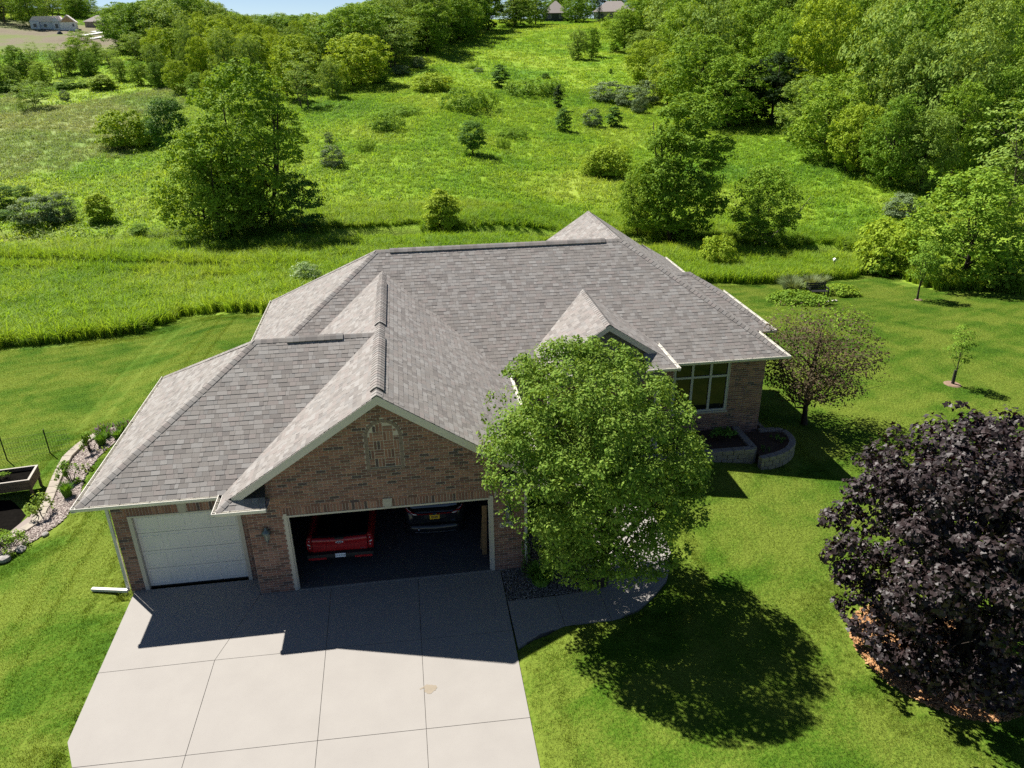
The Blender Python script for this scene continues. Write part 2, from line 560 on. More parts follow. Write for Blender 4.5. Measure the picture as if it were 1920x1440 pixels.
drive = tag(MB().extrude([(-3.57, 0.68), (-3.49, -4.45), (-2.39, -6.6), (-2.39, -12), (6.77, -12), (6.77, -0.02), (0.02, -0.02), (0.02, 0.68)], 'z', -0.12, -0.018).build('driveway', M['joint']),
            'pale concrete driveway of jointed slabs in front of the garage', None, kind='structure')
XL0, XL1, XA, XB, XC, XR = -3.58, -3.50, 0.0, 1.94, 4.39, 6.78
Y0, Y1, Y2, Y3 = -0.03, -2.42, -5.25, -8.2
slab_set(drive, [
    [(XL0, 0.69), (-3.535, -2.40), (-0.76, -2.40), (-0.02, -0.03), (-0.02, 0.69)],
    [(-0.02, -0.03), (-0.76, -2.40), (1.98, -2.44), (XB, Y0)],
    [(XB, Y0), (1.98, -2.44), (4.40, -2.48), (XC, Y0)],
    [(XC, Y0), (4.40, -2.48), (XR, -2.52), (XR, Y0)],
    [(-3.535, -2.40), (XL1, -4.45), (-3.15, -5.15), (-0.80, -5.2), (-0.76, -2.40)],
    [(-0.76, -2.40), (-0.80, -5.2), (2.02, -5.25), (1.98, -2.44)],
    [(1.98, -2.44), (2.02, -5.25), (4.42, -5.3), (4.40, -2.48)],
    [(4.40, -2.48), (4.42, -5.3), (XR, -5.35), (XR, -2.52)],
    [(-3.15, -5.15), (-2.4, -6.6), (-2.4, -8.2), (-0.82, -8.2), (-0.80, -5.2)],
    [(-0.80, -5.2), (-0.82, -8.2), (2.05, -8.2), (2.02, -5.25)],
    [(2.02, -5.25), (2.05, -8.2), (4.44, -8.2), (4.42, -5.3)],
    [(4.42, -5.3), (4.44, -8.2), (XR, -8.2), (XR, -5.35)],
    [(-2.4, -8.2), (-2.4, -12), (2.05, -12), (2.05, -8.2)],
    [(2.05, -8.2), (2.05, -12), (XR, -12), (XR, -8.2)]], M['concrete'], 0.0)
st = MB()
pts = []
for k in range(22):
    a = 2 * math.pi * k / 22
    r = 0.14 * (1 + 0.16 * math.sin(3 * a + 1) + 0.12 * R.uniform(-1, 1))
    pts.append((4.55 + r * math.cos(a) * 1.15, -4.15 + r * math.sin(a)))
st.extrude(pts, 'z', 0.0005, 0.004)
st.extrude([(4.30, -4.12), (4.41, -4.07), (4.40, -4.12), (4.32, -4.15)], 'z', 0.0005, 0.004)
st.build('stain', M['stain'], drive)
walk = tag(MB().extrude([(6.81, -1.40), (9.4, -1.32), (9.6, 1.4), (9.9, 3.2), (12.0, 3.2), (12.0, 1.0), (11.7, -0.55), (10.3, -2.18), (9.44, -2.5), (8.18, -2.5), (6.85, -3.1)], 'z', -0.14, -0.02).build('walkway', M['joint']),
           'curved concrete walkway leading from driveway round the front tree', None, kind='structure')
slab_set(walk, [
    [(6.80, -1.38), (8.13, -1.37), (8.18, -2.56), (7.5, -2.75), (6.83, -3.15)],
    [(8.13, -1.37), (9.39, -1.30), (9.44, -2.54), (8.18, -2.56)],
    [(9.39, -1.30), (10.9, -1.75), (10.32, -2.22), (9.9, -2.42), (9.44, -2.54)],
    [(9.39, -1.30), (9.47, -0.60), (11.4, -1.24), (10.9, -1.75)],
    [(9.47, -0.60), (9.6, 0.7), (12.0, 0.5), (11.95, 0.0), (11.75, -0.55), (11.4, -1.24)],
    [(9.6, 0.7), (9.6, 1.4), (9.9, 3.2), (12.0, 3.2), (12.05, 1.0), (12.0, 0.5)],
    [(9.9, 3.2), (9.9, 5.6), (12.0, 5.6), (12.0, 3.2)]], M['concrete'], 0.0, zf=lambda x, y: 0.0)

# ================================================================== the house
house = thing('brick_house', 'brown brick house with grey shingle hip roof and open double garage', 'house')
ZE, SM = 3.205, 0.664
XG, ZG = 3.73, 6.04


class Plane:
    def __init__(s, P0, U, D, slope, poly):
        s.P0, s.U, s.D, s.k, s.poly = np.array(P0, float), np.array(U, float), np.array(D, float), slope, poly

    def pt(s, u, h, up=0.0):
        p = s.P0 + s.U * u + s.D * h
        return np.array([p[0], p[1], p[2] + s.k * h]) + s.n() * up

    def n(s):
        v = np.array([s.D[0], s.D[1], s.k])
        n = np.cross(s.U, v)
        return n / np.linalg.norm(n)

    def rng_at(s, h):
        xs = []
        n = len(s.poly)
        for i in range(n):
            (u1, h1), (u2, h2) = s.poly[i], s.poly[(i + 1) % n]
            if (h1 - h) * (h2 - h) <= 0 and h1 != h2:
                xs.append(u1 + (u2 - u1) * (h - h1) / (h2 - h1))
            elif h1 == h2 and abs(h1 - h) < 1e-6: xs += [u1, u2]
        return (min(xs), max(xs)) if len(xs) > 1 else None

    def z_at(s, x, y):
        d = np.array([x, y, 0]) - s.P0
        u, h = d[0] * s.U[0] + d[1] * s.U[1], d[0] * s.D[0] + d[1] * s.D[1]
        if in_poly([u], [h], s.poly)[0]: return s.P0[2] + s.k * h
        return None


X, Y, NX, NY = (1, 0, 0), (0, 1, 0), (-1, 0, 0), (0, -1, 0)
GK = (ZG - ZE) / (XG + 0.544)
ZN, KN = 3.74, 0.652
PL = dict(
    third_s=Plane((-4.214, 0.194, ZE), X, Y, 0.6437, [(0, 0), (7.9, 0), (7.9, 4.2445), (4.2215, 4.2445)]),
    third_w=Plane((-4.214, 8.683, ZE), NY, X, 0.6437, [(0, 0), (8.489, 0), (4.2445, 4.2445)]),
    third_n=Plane((3.7, 8.683, ZE), NX, NY, 0.6437, [(0, 0), (7.914, 0), (3.67, 4.2445), (0, 4.2445)]),
    gable_w=Plane((-0.544, 10.99, ZE), NY, X, GK, [(0, 0), (11.35, 0), (11.35, 4.274), (0, 4.274)]),
    gable_e=Plane((8.004, -0.36, ZE), Y, NX, GK, [(0, 0), (11.35, 0), (11.35, 4.274), (0, 4.274)]),
    main_s=Plane((-1.615, 6.722, ZE), X, Y, SM, [(0, 0), (20.138, 0), (14.978, 5.155), (5.14, 5.155)]),
    main_w=Plane((-1.615, 17.038, ZE), NY, X, SM, [(0, 0), (10.316, 0), (5.158, 5.15)]),
    main_n=Plane((13.36, 17.038, ZE), NX, NY, SM, [(0, 0), (14.975, 0), (9.83, 5.155), (0, 5.155)]),
    wing_w=Plane((8.19, 17.436, ZE), NY, X, SM, [(0, 0), (5.56, 0), (5.56, 5.165), (0, 5.165)]),
    main_e=Plane((18.523, 6.722, ZE), Y, NX, SM, [(0, 0), (10.714, 0), (10.714, 5.163), (5.155, 5.163)]),
    wing_e=Plane((18.523, 17.436, ZE), Y, NX, SM, [(0, 0), (3.6, 0), (1.7, 1.9), (0, 1.9)]),
    bump_s=Plane((13.6, 9.367, ZE), X, Y, 0.66, [(0, 0), (5.665, 0), (2.9525, 2.7125), (0, 2.7125)]),
    bump_e=Plane((19.265, 9.367, ZE), Y, NX, 0.66, [(0, 0), (5.425, 0), (2.7125, 2.7125)]),
    bump_n=Plane((19.265, 14.792, ZE), NX, NY, 0.66, [(0, 0), (5.665, 0), (5.665, 2.7125), (2.7125, 2.7125)]),
    entry_w=Plane((9.07, 9.95, ZN), NY, X, KN, [(0, 0), (4.23, 0), (4.23, 2.29), (0, 2.29)]),
    entry_e=Plane((13.65, 5.72, ZN), Y, NX, KN, [(0, 0), (4.23, 0), (4.23, 2.29), (0, 2.29)]),
    entry_rs=Plane((12.55, 5.16, ZN), X, Y, 0.62, [(0, 0), (1.1, 0), (0.5, 0.6), (0.07, 0.6)]),
    entry_re=Plane((13.65, 5.16, ZN), Y, NX, 0.62, [(0, 0), (0.6, 0), (0.6, 0.6)]),
    entry_ls=Plane((9.07, 5.16, ZN), X, Y, 0.62, [(0, 0), (1.1, 0), (1.03, 0.6), (0.6, 0.6)]),
    ret_ls=Plane((-0.544, -0.61, ZE), X, Y, 0.62, [(0, 0), (1.22, 0), (1.15, 0.6), (0.6, 0.6)]),
    ret_lw=Plane((-0.544, -0.01, ZE), NY, X, 0.62, [(0, 0), (0.6, 0), (0, 0.6)]),
    ret_rs=Plane((6.84, -0.61, ZE), X, Y, 0.62, [(0, 0), (1.164, 0), (0.564, 0.6), (0.07, 0.6)]),
    ret_re=Plane((8.004, -0.61, ZE), Y, NX, 0.62, [(0, 0), (0.6, 0), (0.6, 0.6)]),
)
roof = MB()
for nm, p in PL.items():
    n = len(p.poly)
    top = [p.pt(u, h, -0.004) for u, h in p.poly]
    bot = [q - np.array([0, 0, 0.11]) for q in top]
    roof.add(top + bot, [tuple(range(n)), tuple(range(2 * n - 1, n - 1, -1))] + [(i, i + n, (i + 1) % n + n, (i + 1) % n) for i in range(n)])
roof = roof.build('roof', M['deck'], house)

# --- shingles: every tab a wedge with its own thickness and colour
EXPO = 0.150
tabs = []            # (distance to the drone, corner array 8x3, colour)
camn = np.array(CAM)
pnames = list(PL)
sh_rng = np.random.default_rng(3)
for nm, p in PL.items():
    sl = math.sqrt(1 + p.k * p.k)
    e = EXPO / sl
    hmax = max(h for _, h in p.poly)
    others = [PL[q] for q in pnames if q != nm]
    h = 0.0
    while h < hmax - 0.01:
        h1 = min(h + e, hmax - 0.001)
        a, b = p.rng_at(h + 1e-4), p.rng_at(h1)
        if a is None or b is None: break
        u = a[0] - sh_rng.uniform(0, 0.3)
        while u < a[1]:
            w = sh_rng.choice([0.11, 0.15, 0.19, 0.24, 0.30])
            ua, ub = max(u, a[0]), min(u + w, a[1])
            u += w
            ta, tb = min(max(ua, b[0]), b[1]), min(max(ub, b[0]), b[1])
            if ub - ua < 0.01: continue
            mid = p.pt((ua + ub) / 2, (h + h1) / 2)
            hid = False
            for q in others:
                z = q.z_at(mid[0], mid[1])
                if z is not None and z > mid[2] + 0.09: hid = True; break
            if hid: continue
            t = sh_rng.choice([0.004, 0.006, 0.008, 0.011])
            hh = h + e * 1.04
            lo, hi = 0.0, 0.001
            vs = [p.pt(ua + .002, h, 0), p.pt(ub - .002, h, 0), p.pt(tb - .002, h1, 0), p.pt(ta + .002, h1, 0),
                  p.pt(ua + .002, h, t), p.pt(ub - .002, h, t), p.pt(tb - .002, h1, hi), p.pt(ta + .002, h1, hi)]
            ci = sh_rng.choice(7, p=np.array(SHW) / sum(SHW))
            vis = (camn - mid) @ p.n() > 0
            tabs.append((np.linalg.norm(mid - camn) + (0 if vis else 100), np.array(vs), ci))
        h += e
tabs.sort(key=lambda t: t[0])
TF = [(4, 5, 6, 7), (0, 1, 5, 4), (1, 2, 6, 5), (3, 0, 4, 7), (2, 3, 7, 6)]
for d, vs, ci in tabs[:300]:
    c = vs[:4].mean(0)
    me = mesh_np('shingle', vs - c, TF, SHM[ci])
    link('shingle', me, roof, c)
V = np.concatenate([t[1] for t in tabs[300:]])
nb_ = len(tabs) - 300
Fq = (np.array(TF)[None] + (np.arange(nb_) * 8)[:, None, None]).reshape(-1, 4)
mi = np.repeat([t[2] for t in tabs[300:]], 5)
tag(link('shingle_courses', mesh_np('shingle_courses', V, Fq, SHM, mi), roof), kind='stuff')
print('shingle tabs', len(tabs))

# --- ridge and hip caps, ridge vents
caps = []


def cap_line(A, B, pa, pb, lift=0.006, step=0.17, w=0.150):
    A, B = np.array(A, float), np.array(B, float)
    L = np.linalg.norm(B - A)
    d = (B - A) / L
    n1, n2 = PL[pa].n(), PL[pb].n()
    def side(n, other):
        s = np.cross(n, d)
        if (s @ other) > 0: return s if s @ n >= -1 and s[2] < 0 else (s if s[2] < 0 else -s)
        return s if s[2] < 0 else -s
    s1, s2 = side(n1, n2), side(n2, n1)
    if s1 @ s2 > 0.9: s2 = -s2
    up = (n1 + n2) / np.linalg.norm(n1 + n2)
    n = int(L / step)
    for i in range(n):
        a, b = A + d * (L * i / n), A + d * (L * (i + 1) / n + 0.02)
        t0, t1 = lift + 0.018, lift + 0.006
        vs = []
        for q, t in ((a, t0), (b, t1)):
            vs += [q + s1 * w + n1 * t * .8, q + s1 * w * .3 + n1 * t, q + up * t * .95, q + s2 * w * .3 + n2 * t, q + s2 * w + n2 * t * .8]
        for q, t in ((a, 0.0), (b, 0.0)):
            vs += [q + s1 * w, q + s1 * w * .3, q + up * 0, q + s2 * w * .3, q + s2 * w]
        fs = [(i_, i_ + 1, i_ + 6, i_ + 5) for i_ in range(4)] + [(10 + i_, 10 + i_ + 1, i_ + 1, i_) for i_ in range(4)] + [(0, 5, 15, 10), (4, 14, 19, 9)]
        c = (a + b) / 2
        caps.append((np.linalg.norm(c - camn), [v - c for v in vs], fs, c, int(sh_rng.choice([0, 1, 2, 4, 6, 3]))))


third_mid = 0.194 + 4.2445
ZR3 = ZE + 0.6437 * 4.2445
cap_line((-4.214, 0.194, ZE), (0.0075, third_mid, ZR3), 'third_w', 'third_s')
cap_line((-4.214, 8.683, ZE), (0.0075, third_mid, ZR3), 'third_w', 'third_n')
cap_line((0.0075, third_mid, ZR3), (3.55, third_mid, ZR3), 'third_s', 'third_n')
cap_line((XG, -0.36, ZG), (XG, 10.9, ZG), 'gable_w', 'gable_e')
ZM = ZE + SM * 5.155
cap_line((3.525, 11.877, ZM), (13.36, 11.877, ZM), 'main_s', 'main_n')
cap_line((-1.615, 6.722, ZE), (3.525, 11.877, ZM), 'main_w', 'main_s')
cap_line((-1.615, 17.038, ZE), (3.525, 11.877, ZM), 'main_w', 'main_n')
cap_line((18.523, 6.722, ZE), (13.36, 11.877, ZM), 'main_e', 'main_s')
cap_line((13.36, 11.877, ZM), (13.36, 17.436, ZM), 'wing_w', 'main_e')
cap_line((19.265, 9.367, ZE), (16.5525, 12.08, ZE + 0.66 * 2.7125), 'bump_e', 'bump_s')
cap_line((15.6, 12.08, ZE + 0.66 * 2.7125), (16.5525, 12.08, ZE + 0.66 * 2.7125), 'bump_s', 'bump_n')
cap_line((11.36, 5.72, ZN + KN * 2.29), (11.36, 9.75, ZN + KN * 2.29), 'entry_w', 'entry_e')
cap_line((-0.544, -0.61, ZE), (0.056, -0.01, ZE + .372), 'ret_lw', 'ret_ls', 0.006, 0.17, 0.11)
# raised stretches over the vents
for A, B, pa, pb in (((0.95, third_mid, ZR3), (2.6, third_mid, ZR3), 'third_s', 'third_n'),
                     ((XG, 0.05, ZG), (XG, 3.9, ZG), 'gable_w', 'gable_e'),
                     ((XG, 5.0, ZG), (XG, 9.6, ZG), 'gable_w', 'gable_e'),
                     ((4.05, 11.877, ZM), (12.7, 11.877, ZM), 'main_s', 'main_n')):
    A, B = np.array(A), np.array(B)
    d = (B - A) / np.linalg.norm(B - A)
    n1, n2 = PL[pa].n(), PL[pb].n()
    b = MB()
    vs = []
    for q in (A, B):
        for n_, sg in ((n1, 1), (n2, -1)):
            s = np.cross(n_, d)
            if s[2] > 0: s = -s
            vs += [q + s * 0.165 + n_ * 0.008, q + s * 0.165 + n_ * 0.040, q + n_ * 0.036]
    b.add(vs, [(0, 1, 7, 6), (1, 2, 8, 7), (3, 9, 10, 4), (4, 10, 11, 5), (0, 3, 4, 5, 2, 1), (6, 7, 8, 11, 10, 9)])
    b.build('ridge_vent', M['vent'], roof)
    cap_line(A, B, pa, pb, lift=0.048, w=0.185)
caps.sort(key=lambda t: t[0])
rest = MB()
for i, (dist, vs, fs, c, ci) in enumerate(caps):
    if i < 290:
        link('ridge_cap', mesh_np('ridge_cap', np.array(vs), fs, SHM[ci]), roof, c)
    else:
        rest.add([v + c for v in vs], fs, ci)
tag(rest.build('ridge_cap_run', SHM, roof), kind='stuff')

# --- walls
def wall(name, shapes, mt=None):
    b = MB()
    for fn in shapes: fn(b)
    return b.build(name, mt or M['mortar'], house)


OFF = 0.008
gtop = lambda x: ZG - GK * abs(x - XG) - 0.115
gable_wall = wall('garage_wall', [
    lambda b: b.box((0, OFF, -0.12), (1.03, 0.25, 2.49)),
    lambda b: b.box((6.53, OFF, -0.12), (7.529, 0.25, 2.49)),
    lambda b: b.extrude([(0, 2.4901), (7.529, 2.4901), (7.529, gtop(7.529)), (XG, gtop(XG)), (0, gtop(0))], 'y', OFF, 0.25)])
third_wall = wall('third_stall_wall', [
    lambda b: b.box((-3.656, 0.697 + OFF, -0.12), (-3.18, 0.95, 2.475)),
    lambda b: b.box((-0.42, 0.697 + OFF, -0.12), (-0.002, 0.95, 2.475)),
    lambda b: b.box((-3.656, 0.697 + OFF, 2.4751), (-0.002, 0.95, 3.08))])
front_wall = wall('window_wall', [
    lambda b: b.box((7.6, 7.176 + OFF, -0.6), (14.36, 7.42, 3.10)),
    lambda b: b.box((16.55, 7.176 + OFF, -0.6), (17.963, 7.42, 3.10)),
    lambda b: b.box((14.3601, 7.176 + OFF, -0.6), (16.5499, 7.42, 0.86)),
    lambda b: b.box((14.3601, 7.176 + OFF, 2.95), (16.5499, 7.42, 3.10))])
wall('side_wall', [
    lambda b: b.box((-3.656, 0.951, -0.8), (-3.45, 8.2, 3.08)),
    lambda b: b.box((-3.449, 7.95, -0.8), (-1.1, 8.2, 3.08)),
    lambda b: b.box((-1.1, 8.0, -1.2), (-0.85, 16.5, 3.08)),
    lambda b: b.box((-0.849, 16.25, -1.5), (18.0, 16.5, 3.08)),
    lambda b: b.box((17.72, 7.421, -1.2), (17.963, 16.249, 3.08)),
    lambda b: b.box((17.9635, 9.9, -1.2), (18.72, 14.3, 3.08)),
    lambda b: b.extrude([(8.3, 3.081), (18.4, 3.081), (13.36, 6.42)], 'y', 16.9, 17.1),
    lambda b: b.box((8.3, 16.501, -1.5), (18.3, 17.1, 3.08)),
    lambda b: b.box((7.28, 0.2501, -0.12), (7.529, 7.17, 3.08)),
    lambda b: b.box((-0.0015, 0.2501, -0.12), (0.25, 0.951, 3.08))], M['brick_far'])
# garage interior
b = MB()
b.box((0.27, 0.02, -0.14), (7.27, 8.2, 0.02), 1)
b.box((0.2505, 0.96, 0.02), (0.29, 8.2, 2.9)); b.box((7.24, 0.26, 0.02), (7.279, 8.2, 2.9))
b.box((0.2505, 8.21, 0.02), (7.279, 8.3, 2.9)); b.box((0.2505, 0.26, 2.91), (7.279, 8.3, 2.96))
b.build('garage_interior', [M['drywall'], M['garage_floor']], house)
MB().box((1.03, -0.028, -0.1), (6.53, 0.02, 0.012)).build('threshold', M['concrete'], house)

# --- bricks
bricks = []          # distance, (x0,x1,z0,z1,y), colour
PB, PH, MJ = 0.26, 0.083, 0.015
br_rng = np.random.default_rng(9)


def brick(x0, x1, z0, z1, y, parent, ci=None):
    if x1 - x0 < 0.03 or z1 - z0 < 0.02: return
    ci = int(br_rng.choice(8, p=np.array(BRW) / sum(BRW))) if ci is None else ci
    pr = float(br_rng.choice([0.0, 0.0015, 0.003, -0.001]))
    c = np.array([(x0 + x1) / 2, y, (z0 + z1) / 2])
    bricks.append((np.linalg.norm(c - camn), x0 + MJ / 2, x1 - MJ / 2, z0 + MJ / 2, z1 - MJ / 2, y - pr, parent, ci))


def field(y, xa, xb, z0, z1, holes, parent, ztop=None, arch=None):
    r = 0
    z = z0
    while z < z1 - 0.02:
        iv = [(xa, xb)]
        for hx0, hx1, hz0, hz1 in holes:
            if z + PH > hz0 + 0.02 and z < hz1 - 0.02:
                nv = []
                for a, c_ in iv:
                    if hx1 <= a or hx0 >= c_: nv.append((a, c_)); continue
                    if hx0 > a: nv.append((a, hx0))
                    if hx1 < c_: nv.append((hx1, c_))
                iv = nv
        if arch is not None:
            w = arch(z + PH / 2)
            if w:
                nv = []
                for a, c_ in iv:
                    if a < w[0] and c_ > w[1]: nv += [(a, w[0]), (w[1], c_)]
                    else: nv.append((a, c_))
                iv = nv
        for a, c_ in iv:
            x = xa - (PB / 2 if r % 2 else 0)
            while x < c_:
                l, rr = max(x, a), min(x + PB, c_)
                if rr - l > 0.03 and (ztop is None or min(ztop(l), ztop(rr)) > z + PH * .6 or ztop((l + rr) / 2) > z + PH):
                    brick(l, rr, z, min(z + PH, z1), y, parent)
                x += PB
        z += PH
        r += 1


AX, AZ0, AZS, AR = 3.775, 3.72, 4.69, 0.50
def arch_w(z):
    if AZ0 - 0.02 < z < AZS: return (AX - AR, AX + AR)
    if AZS <= z < AZS + AR: 
        q = math.sqrt(AR ** 2 - (z - AZS) ** 2)
        return (AX - q, AX + q)
    return None
field(0.0, 0.0, 7.529, 0.0, 6.0, [(0.94, 6.62, -1, 2.49), (0.86, 6.70, 2.49, 2.75)], gable_wall, ztop=gtop, arch=arch_w)
field(0.697, -3.656, -0.004, 0.0, 3.07, [(-3.27, -0.33, -1, 2.475), (-3.35, -0.25, 2.475, 2.735)], third_wall)
field(7.176, 9.0, 17.963, -0.58, 3.09, [(14.33, 16.58, 0.84, 2.97)], front_wall)
x = 0.86
while x < 6.69:
    if not (3.60 < x + .04 < 3.87): brick(x, min(x + PH, 6.70), 2.49, 2.75, 0.0, gable_wall)
    x += PH
x = -3.35
while x < -0.26:
    if not (-1.93 < x + .04 < -1.69): brick(x, min(x + PH, -0.25), 2.475, 2.735, 0.697, third_wall)
    x += PH
# basket-weave inside the arch
T3 = 0.262
ai = AR - 0.095
for i in range(-2, 2):
    for j in range(6):
        x0, z0 = AX - T3 / 2 + i * T3 + (T3 / 2), AZ0 + 0.05 + j * T3
        for k in range(3):
            if (i + j) % 2: q = (x0 + k * T3 / 3, x0 + (k + 1) * T3 / 3, z0, z0 + T3)
            else: q = (x0, x0 + T3, z0 + k * T3 / 3, z0 + (k + 1) * T3 / 3)
            xa, xb = max(q[0], AX - ai), min(q[1], AX + ai)
            zt = AZS + math.sqrt(max(ai ** 2 - max(abs(xa - AX), abs(xb - AX)) ** 2, 0))
            brick(xa, xb, q[2], min(q[3], zt), 0.004, gable_wall)
bricks.sort(key=lambda t: t[0])
BF = [(0, 1, 5, 4), (1, 2, 6, 5), (3, 0, 4, 7), (4, 5, 6, 7), (0, 3, 2, 1)]
cache = {}
stuff = {}


def brick_vs(x0, x1, z0, z1, y):
    return [(x0, y, z0), (x1, y, z0), (x1, y + .03, z0), (x0, y + .03, z0), (x0, y, z1), (x1, y, z1), (x1, y + .03, z1), (x0, y + .03, z1)]


for i, (d, x0, x1, z0, z1, y, par, ci) in enumerate(bricks):
    if i < 300:
        key = (round(x1 - x0, 3), round(z1 - z0, 3), ci)
        if key not in cache:
            w, h = (x1 - x0) / 2, (z1 - z0) / 2
            cache[key] = mesh_np('brick', np.array(brick_vs(-w, w, -h, h, 0)), BF, BRM[ci])
        link('brick', cache[key], par, ((x0 + x1) / 2, y, (z0 + z1) / 2))
    else:
        stuff.setdefault(par.name, (par, MB()))[1].add(brick_vs(x0, x1, z0, z1, y), BF, ci)
for par, b in stuff.values():
    tag(b.build('brick_courses', BRM, par), kind='stuff')
print('bricks', len(bricks))
# arch border, pale bricks round the panel
for side in (-1, 1):
    for k in range(4):
        z0 = AZ0 + k * (AZS - AZ0) / 4
        a, b_ = sorted((AX + side * (AR - 0.09), AX + side * (AR - 0.005)))
        MB().box((a, -0.012, z0 + .004), (b_, 0.03, z0 + (AZS - AZ0) / 4 - .004)).build('arch_brick', M['border'], gable_wall)
for k in range(10):
    a0, a1 = math.pi * (k + .03) / 10, math.pi * (k + .97) / 10
    ro_, ri = AR - .005, AR - .09
    MB().extrude([(AX + ri * math.cos(a0), AZS + ri * math.sin(a0)), (AX + ro_ * math.cos(a0), AZS + ro_ * math.sin(a0)), (AX + ro_ * math.cos(a1), AZS + ro_ * math.sin(a1)), (AX + ri * math.cos(a1), AZS + ri * math.sin(a1))], 'y', -0.012, 0.03).build('arch_brick', M['border'], gable_wall)
MB().box((AX - AR, -0.014, AZ0 - .02), (AX + AR, 0.03, AZ0 + .035)).build('arch_sill', M['border'], gable_wall)
for (kx, ky, z0, z1) in ((3.735, 0.0, 2.475, 2.79), (-1.81, 0.697, 2.46, 2.76)):
    MB().extrude([(kx - .075, z0), (kx + .075, z0), (kx + .13, z1), (kx - .13, z1)], 'y', ky - .03, ky + .03).build('keystone', M['stone_key'], house)

# --- rake boards, soffits, gutters
def rake(xa, za, xb, zb, y, h=0.21, t=0.04, m='fascia'):
    b = MB()
    b.extrude([(xa, za), (xb, zb), (xb, zb - h), (xa, za - h)], 'y', y, y + t)
    return b.build('fascia', M[m], house)


for sgn in (-1, 1):
    xe = XG + sgn * 3.92
    ze = ZG - GK * 3.92
    rake(XG, ZG - 0.012, xe, ze - 0.012, -0.372, 0.235)
    b = MB().extrude([(XG, ZG - 0.15), (xe, ze - 0.15), (xe, ze - 0.17), (XG, ZG - 0.17)], 'y', -0.33, -0.004)
    b.build('soffit', M['fascia'], house)
    zr_ = ZN + KN * 2.29
    b = MB().extrude([(11.36, zr_ - .012), (11.36 + sgn * 2.1, zr_ - KN * 2.1 - .012), (11.36 + sgn * 2.1, zr_ - KN * 2.1 - .22), (11.36, zr_ - .22)], 'y', 5.705, 5.75)
    b.build('fascia', M['fascia'], house)
MB().extrude([(9.2, 2.9), (13.5, 2.9), (13.5, 3.65), (11.36, 5.05), (9.2, 3.65)], 'y', 6.0, 6.12).build('entry_gable', M['siding'], house)
for px_ in (9.3, 13.2): MB().box((px_, 6.0, -0.3), (px_ + .28, 6.12, 2.899)).build('porch_post', M['trim'], house)
fd = MB().box((10.4, 7.12, 0.05), (11.5, 7.175, 2.2)).build('front_door', mat('dark_door', (0.05, 0.03, 0.02), 0.5), house)
MB().box((11.35, 7.09, 1.0), (11.42, 7.12, 1.12)).build('door_handle', M['frame'], fd)


def gutter(p, q, out, w=0.115, h=0.11, name='gutter'):
    """U-shaped eaves gutter from p to q along the roof edge; out = horizontal direction away from the roof."""
    p, q, o = Vector(p), Vector(q), Vector(out)
    d = (q - p).normalized()
    b = MB()
    up = Vector((0, 0, 1))
    prof = [(0.0, -h), (w * .75, -h), (w, -h * .45), (w, 0.0), (w - .016, 0.0), (w - .016, -h * .4), (w * .7, -h + .014), (0.014, -h + .014), (0.014, -.012), (0, -.012)]
    n = len(prof)
    vs = [p + o * a + up * c for a, c in prof] + [q + o * a + up * c for a, c in prof]
    b.add(vs, [(i, (i + 1) % n, (i + 1) % n + n, i + n) for i in range(n)] + [tuple(range(n)), tuple(range(2 * n - 1, n - 1, -1))])
    g = b.build(name, M['white_metal'], house)
    L = (q - p).length
    k = 0.45
    while k < L - .1:
        hb = MB()
        c = p + d * k
        hb.bar(c + o * 0.012 + up * -.012, c + o * (w - .02) + up * -.008, 0.02, 0.012)
        k += 0.75
        hb.build('hanger', M['deck'], g)
    return g


zt = ZE + 0.012
gutter((-4.214 - .112, 0.194, zt), (-0.66, 0.194, zt), (0, -1, 0))
gutter((-4.214, 0.194 - .112, zt), (-4.214, 8.683, zt), (-1, 0, 0))
gutter((-0.544, 0.30, zt), (-0.544, -0.72, zt), (-1, 0, 0))
gutter((-0.544 - .112, -0.61, zt), (0.69, -0.61, zt), (0, -1, 0))
gutter((6.82, -0.61, zt), (8.11, -0.61, zt), (0, -1, 0))
gutter((8.004, -0.72, zt), (8.004, 6.7, zt), (1, 0, 0))
gutter((13.7, 6.722, zt), (18.635, 6.722, zt), (0, -1, 0))
gutter((18.523, 6.61, zt), (18.523, 9.367, zt), (1, 0, 0))
gutter((18.64, 9.367, zt), (19.377, 9.367, zt), (0, -1, 0))
gutter((19.265, 9.255, zt), (19.265, 14.8, zt), (1, 0, 0))
gutter((18.523, 14.8, zt), (18.523, 21.0, zt), (1, 0, 0))
gutter((13.65, 5.05, ZN + .012), (13.65, 7.45, ZN + .012), (1, 0, 0))
gutter((12.55, 5.16, ZN + .012), (13.76, 5.16, ZN + .012), (0, -1, 0))
gutter((9.07, 5.16, ZN + .012), (10.2, 5.16, ZN + .012), (0, -1, 0))
gutter((-1.615, 8.8, zt), (-1.615, 17.04, zt), (-1, 0, 0))
# soffit boards below the eaves
b = MB()
b.box((-4.21, 0.2, ZE - .13), (0, 0.697, ZE - .115)); b.box((-4.21, 0.70, ZE - .131), (-3.66, 8.6, ZE - .116))
b.box((14.0, 6.73, ZE - .132), (18.5, 7.17, ZE - .117)); b.box((17.965, 7.18, ZE - .133), (18.5, 16.9, ZE - .118))
b.box((-0.53, -0.6, ZE - .134), (0.68, 0.0, ZE - .119)); b.box((6.85, -0.6, ZE - .135), (8.0, 0.0, ZE - .12)); b.box((7.53, 0.01, ZE - .136), (8.0, 6.7, ZE - .121))
b.build('soffit', M['fascia'], house)
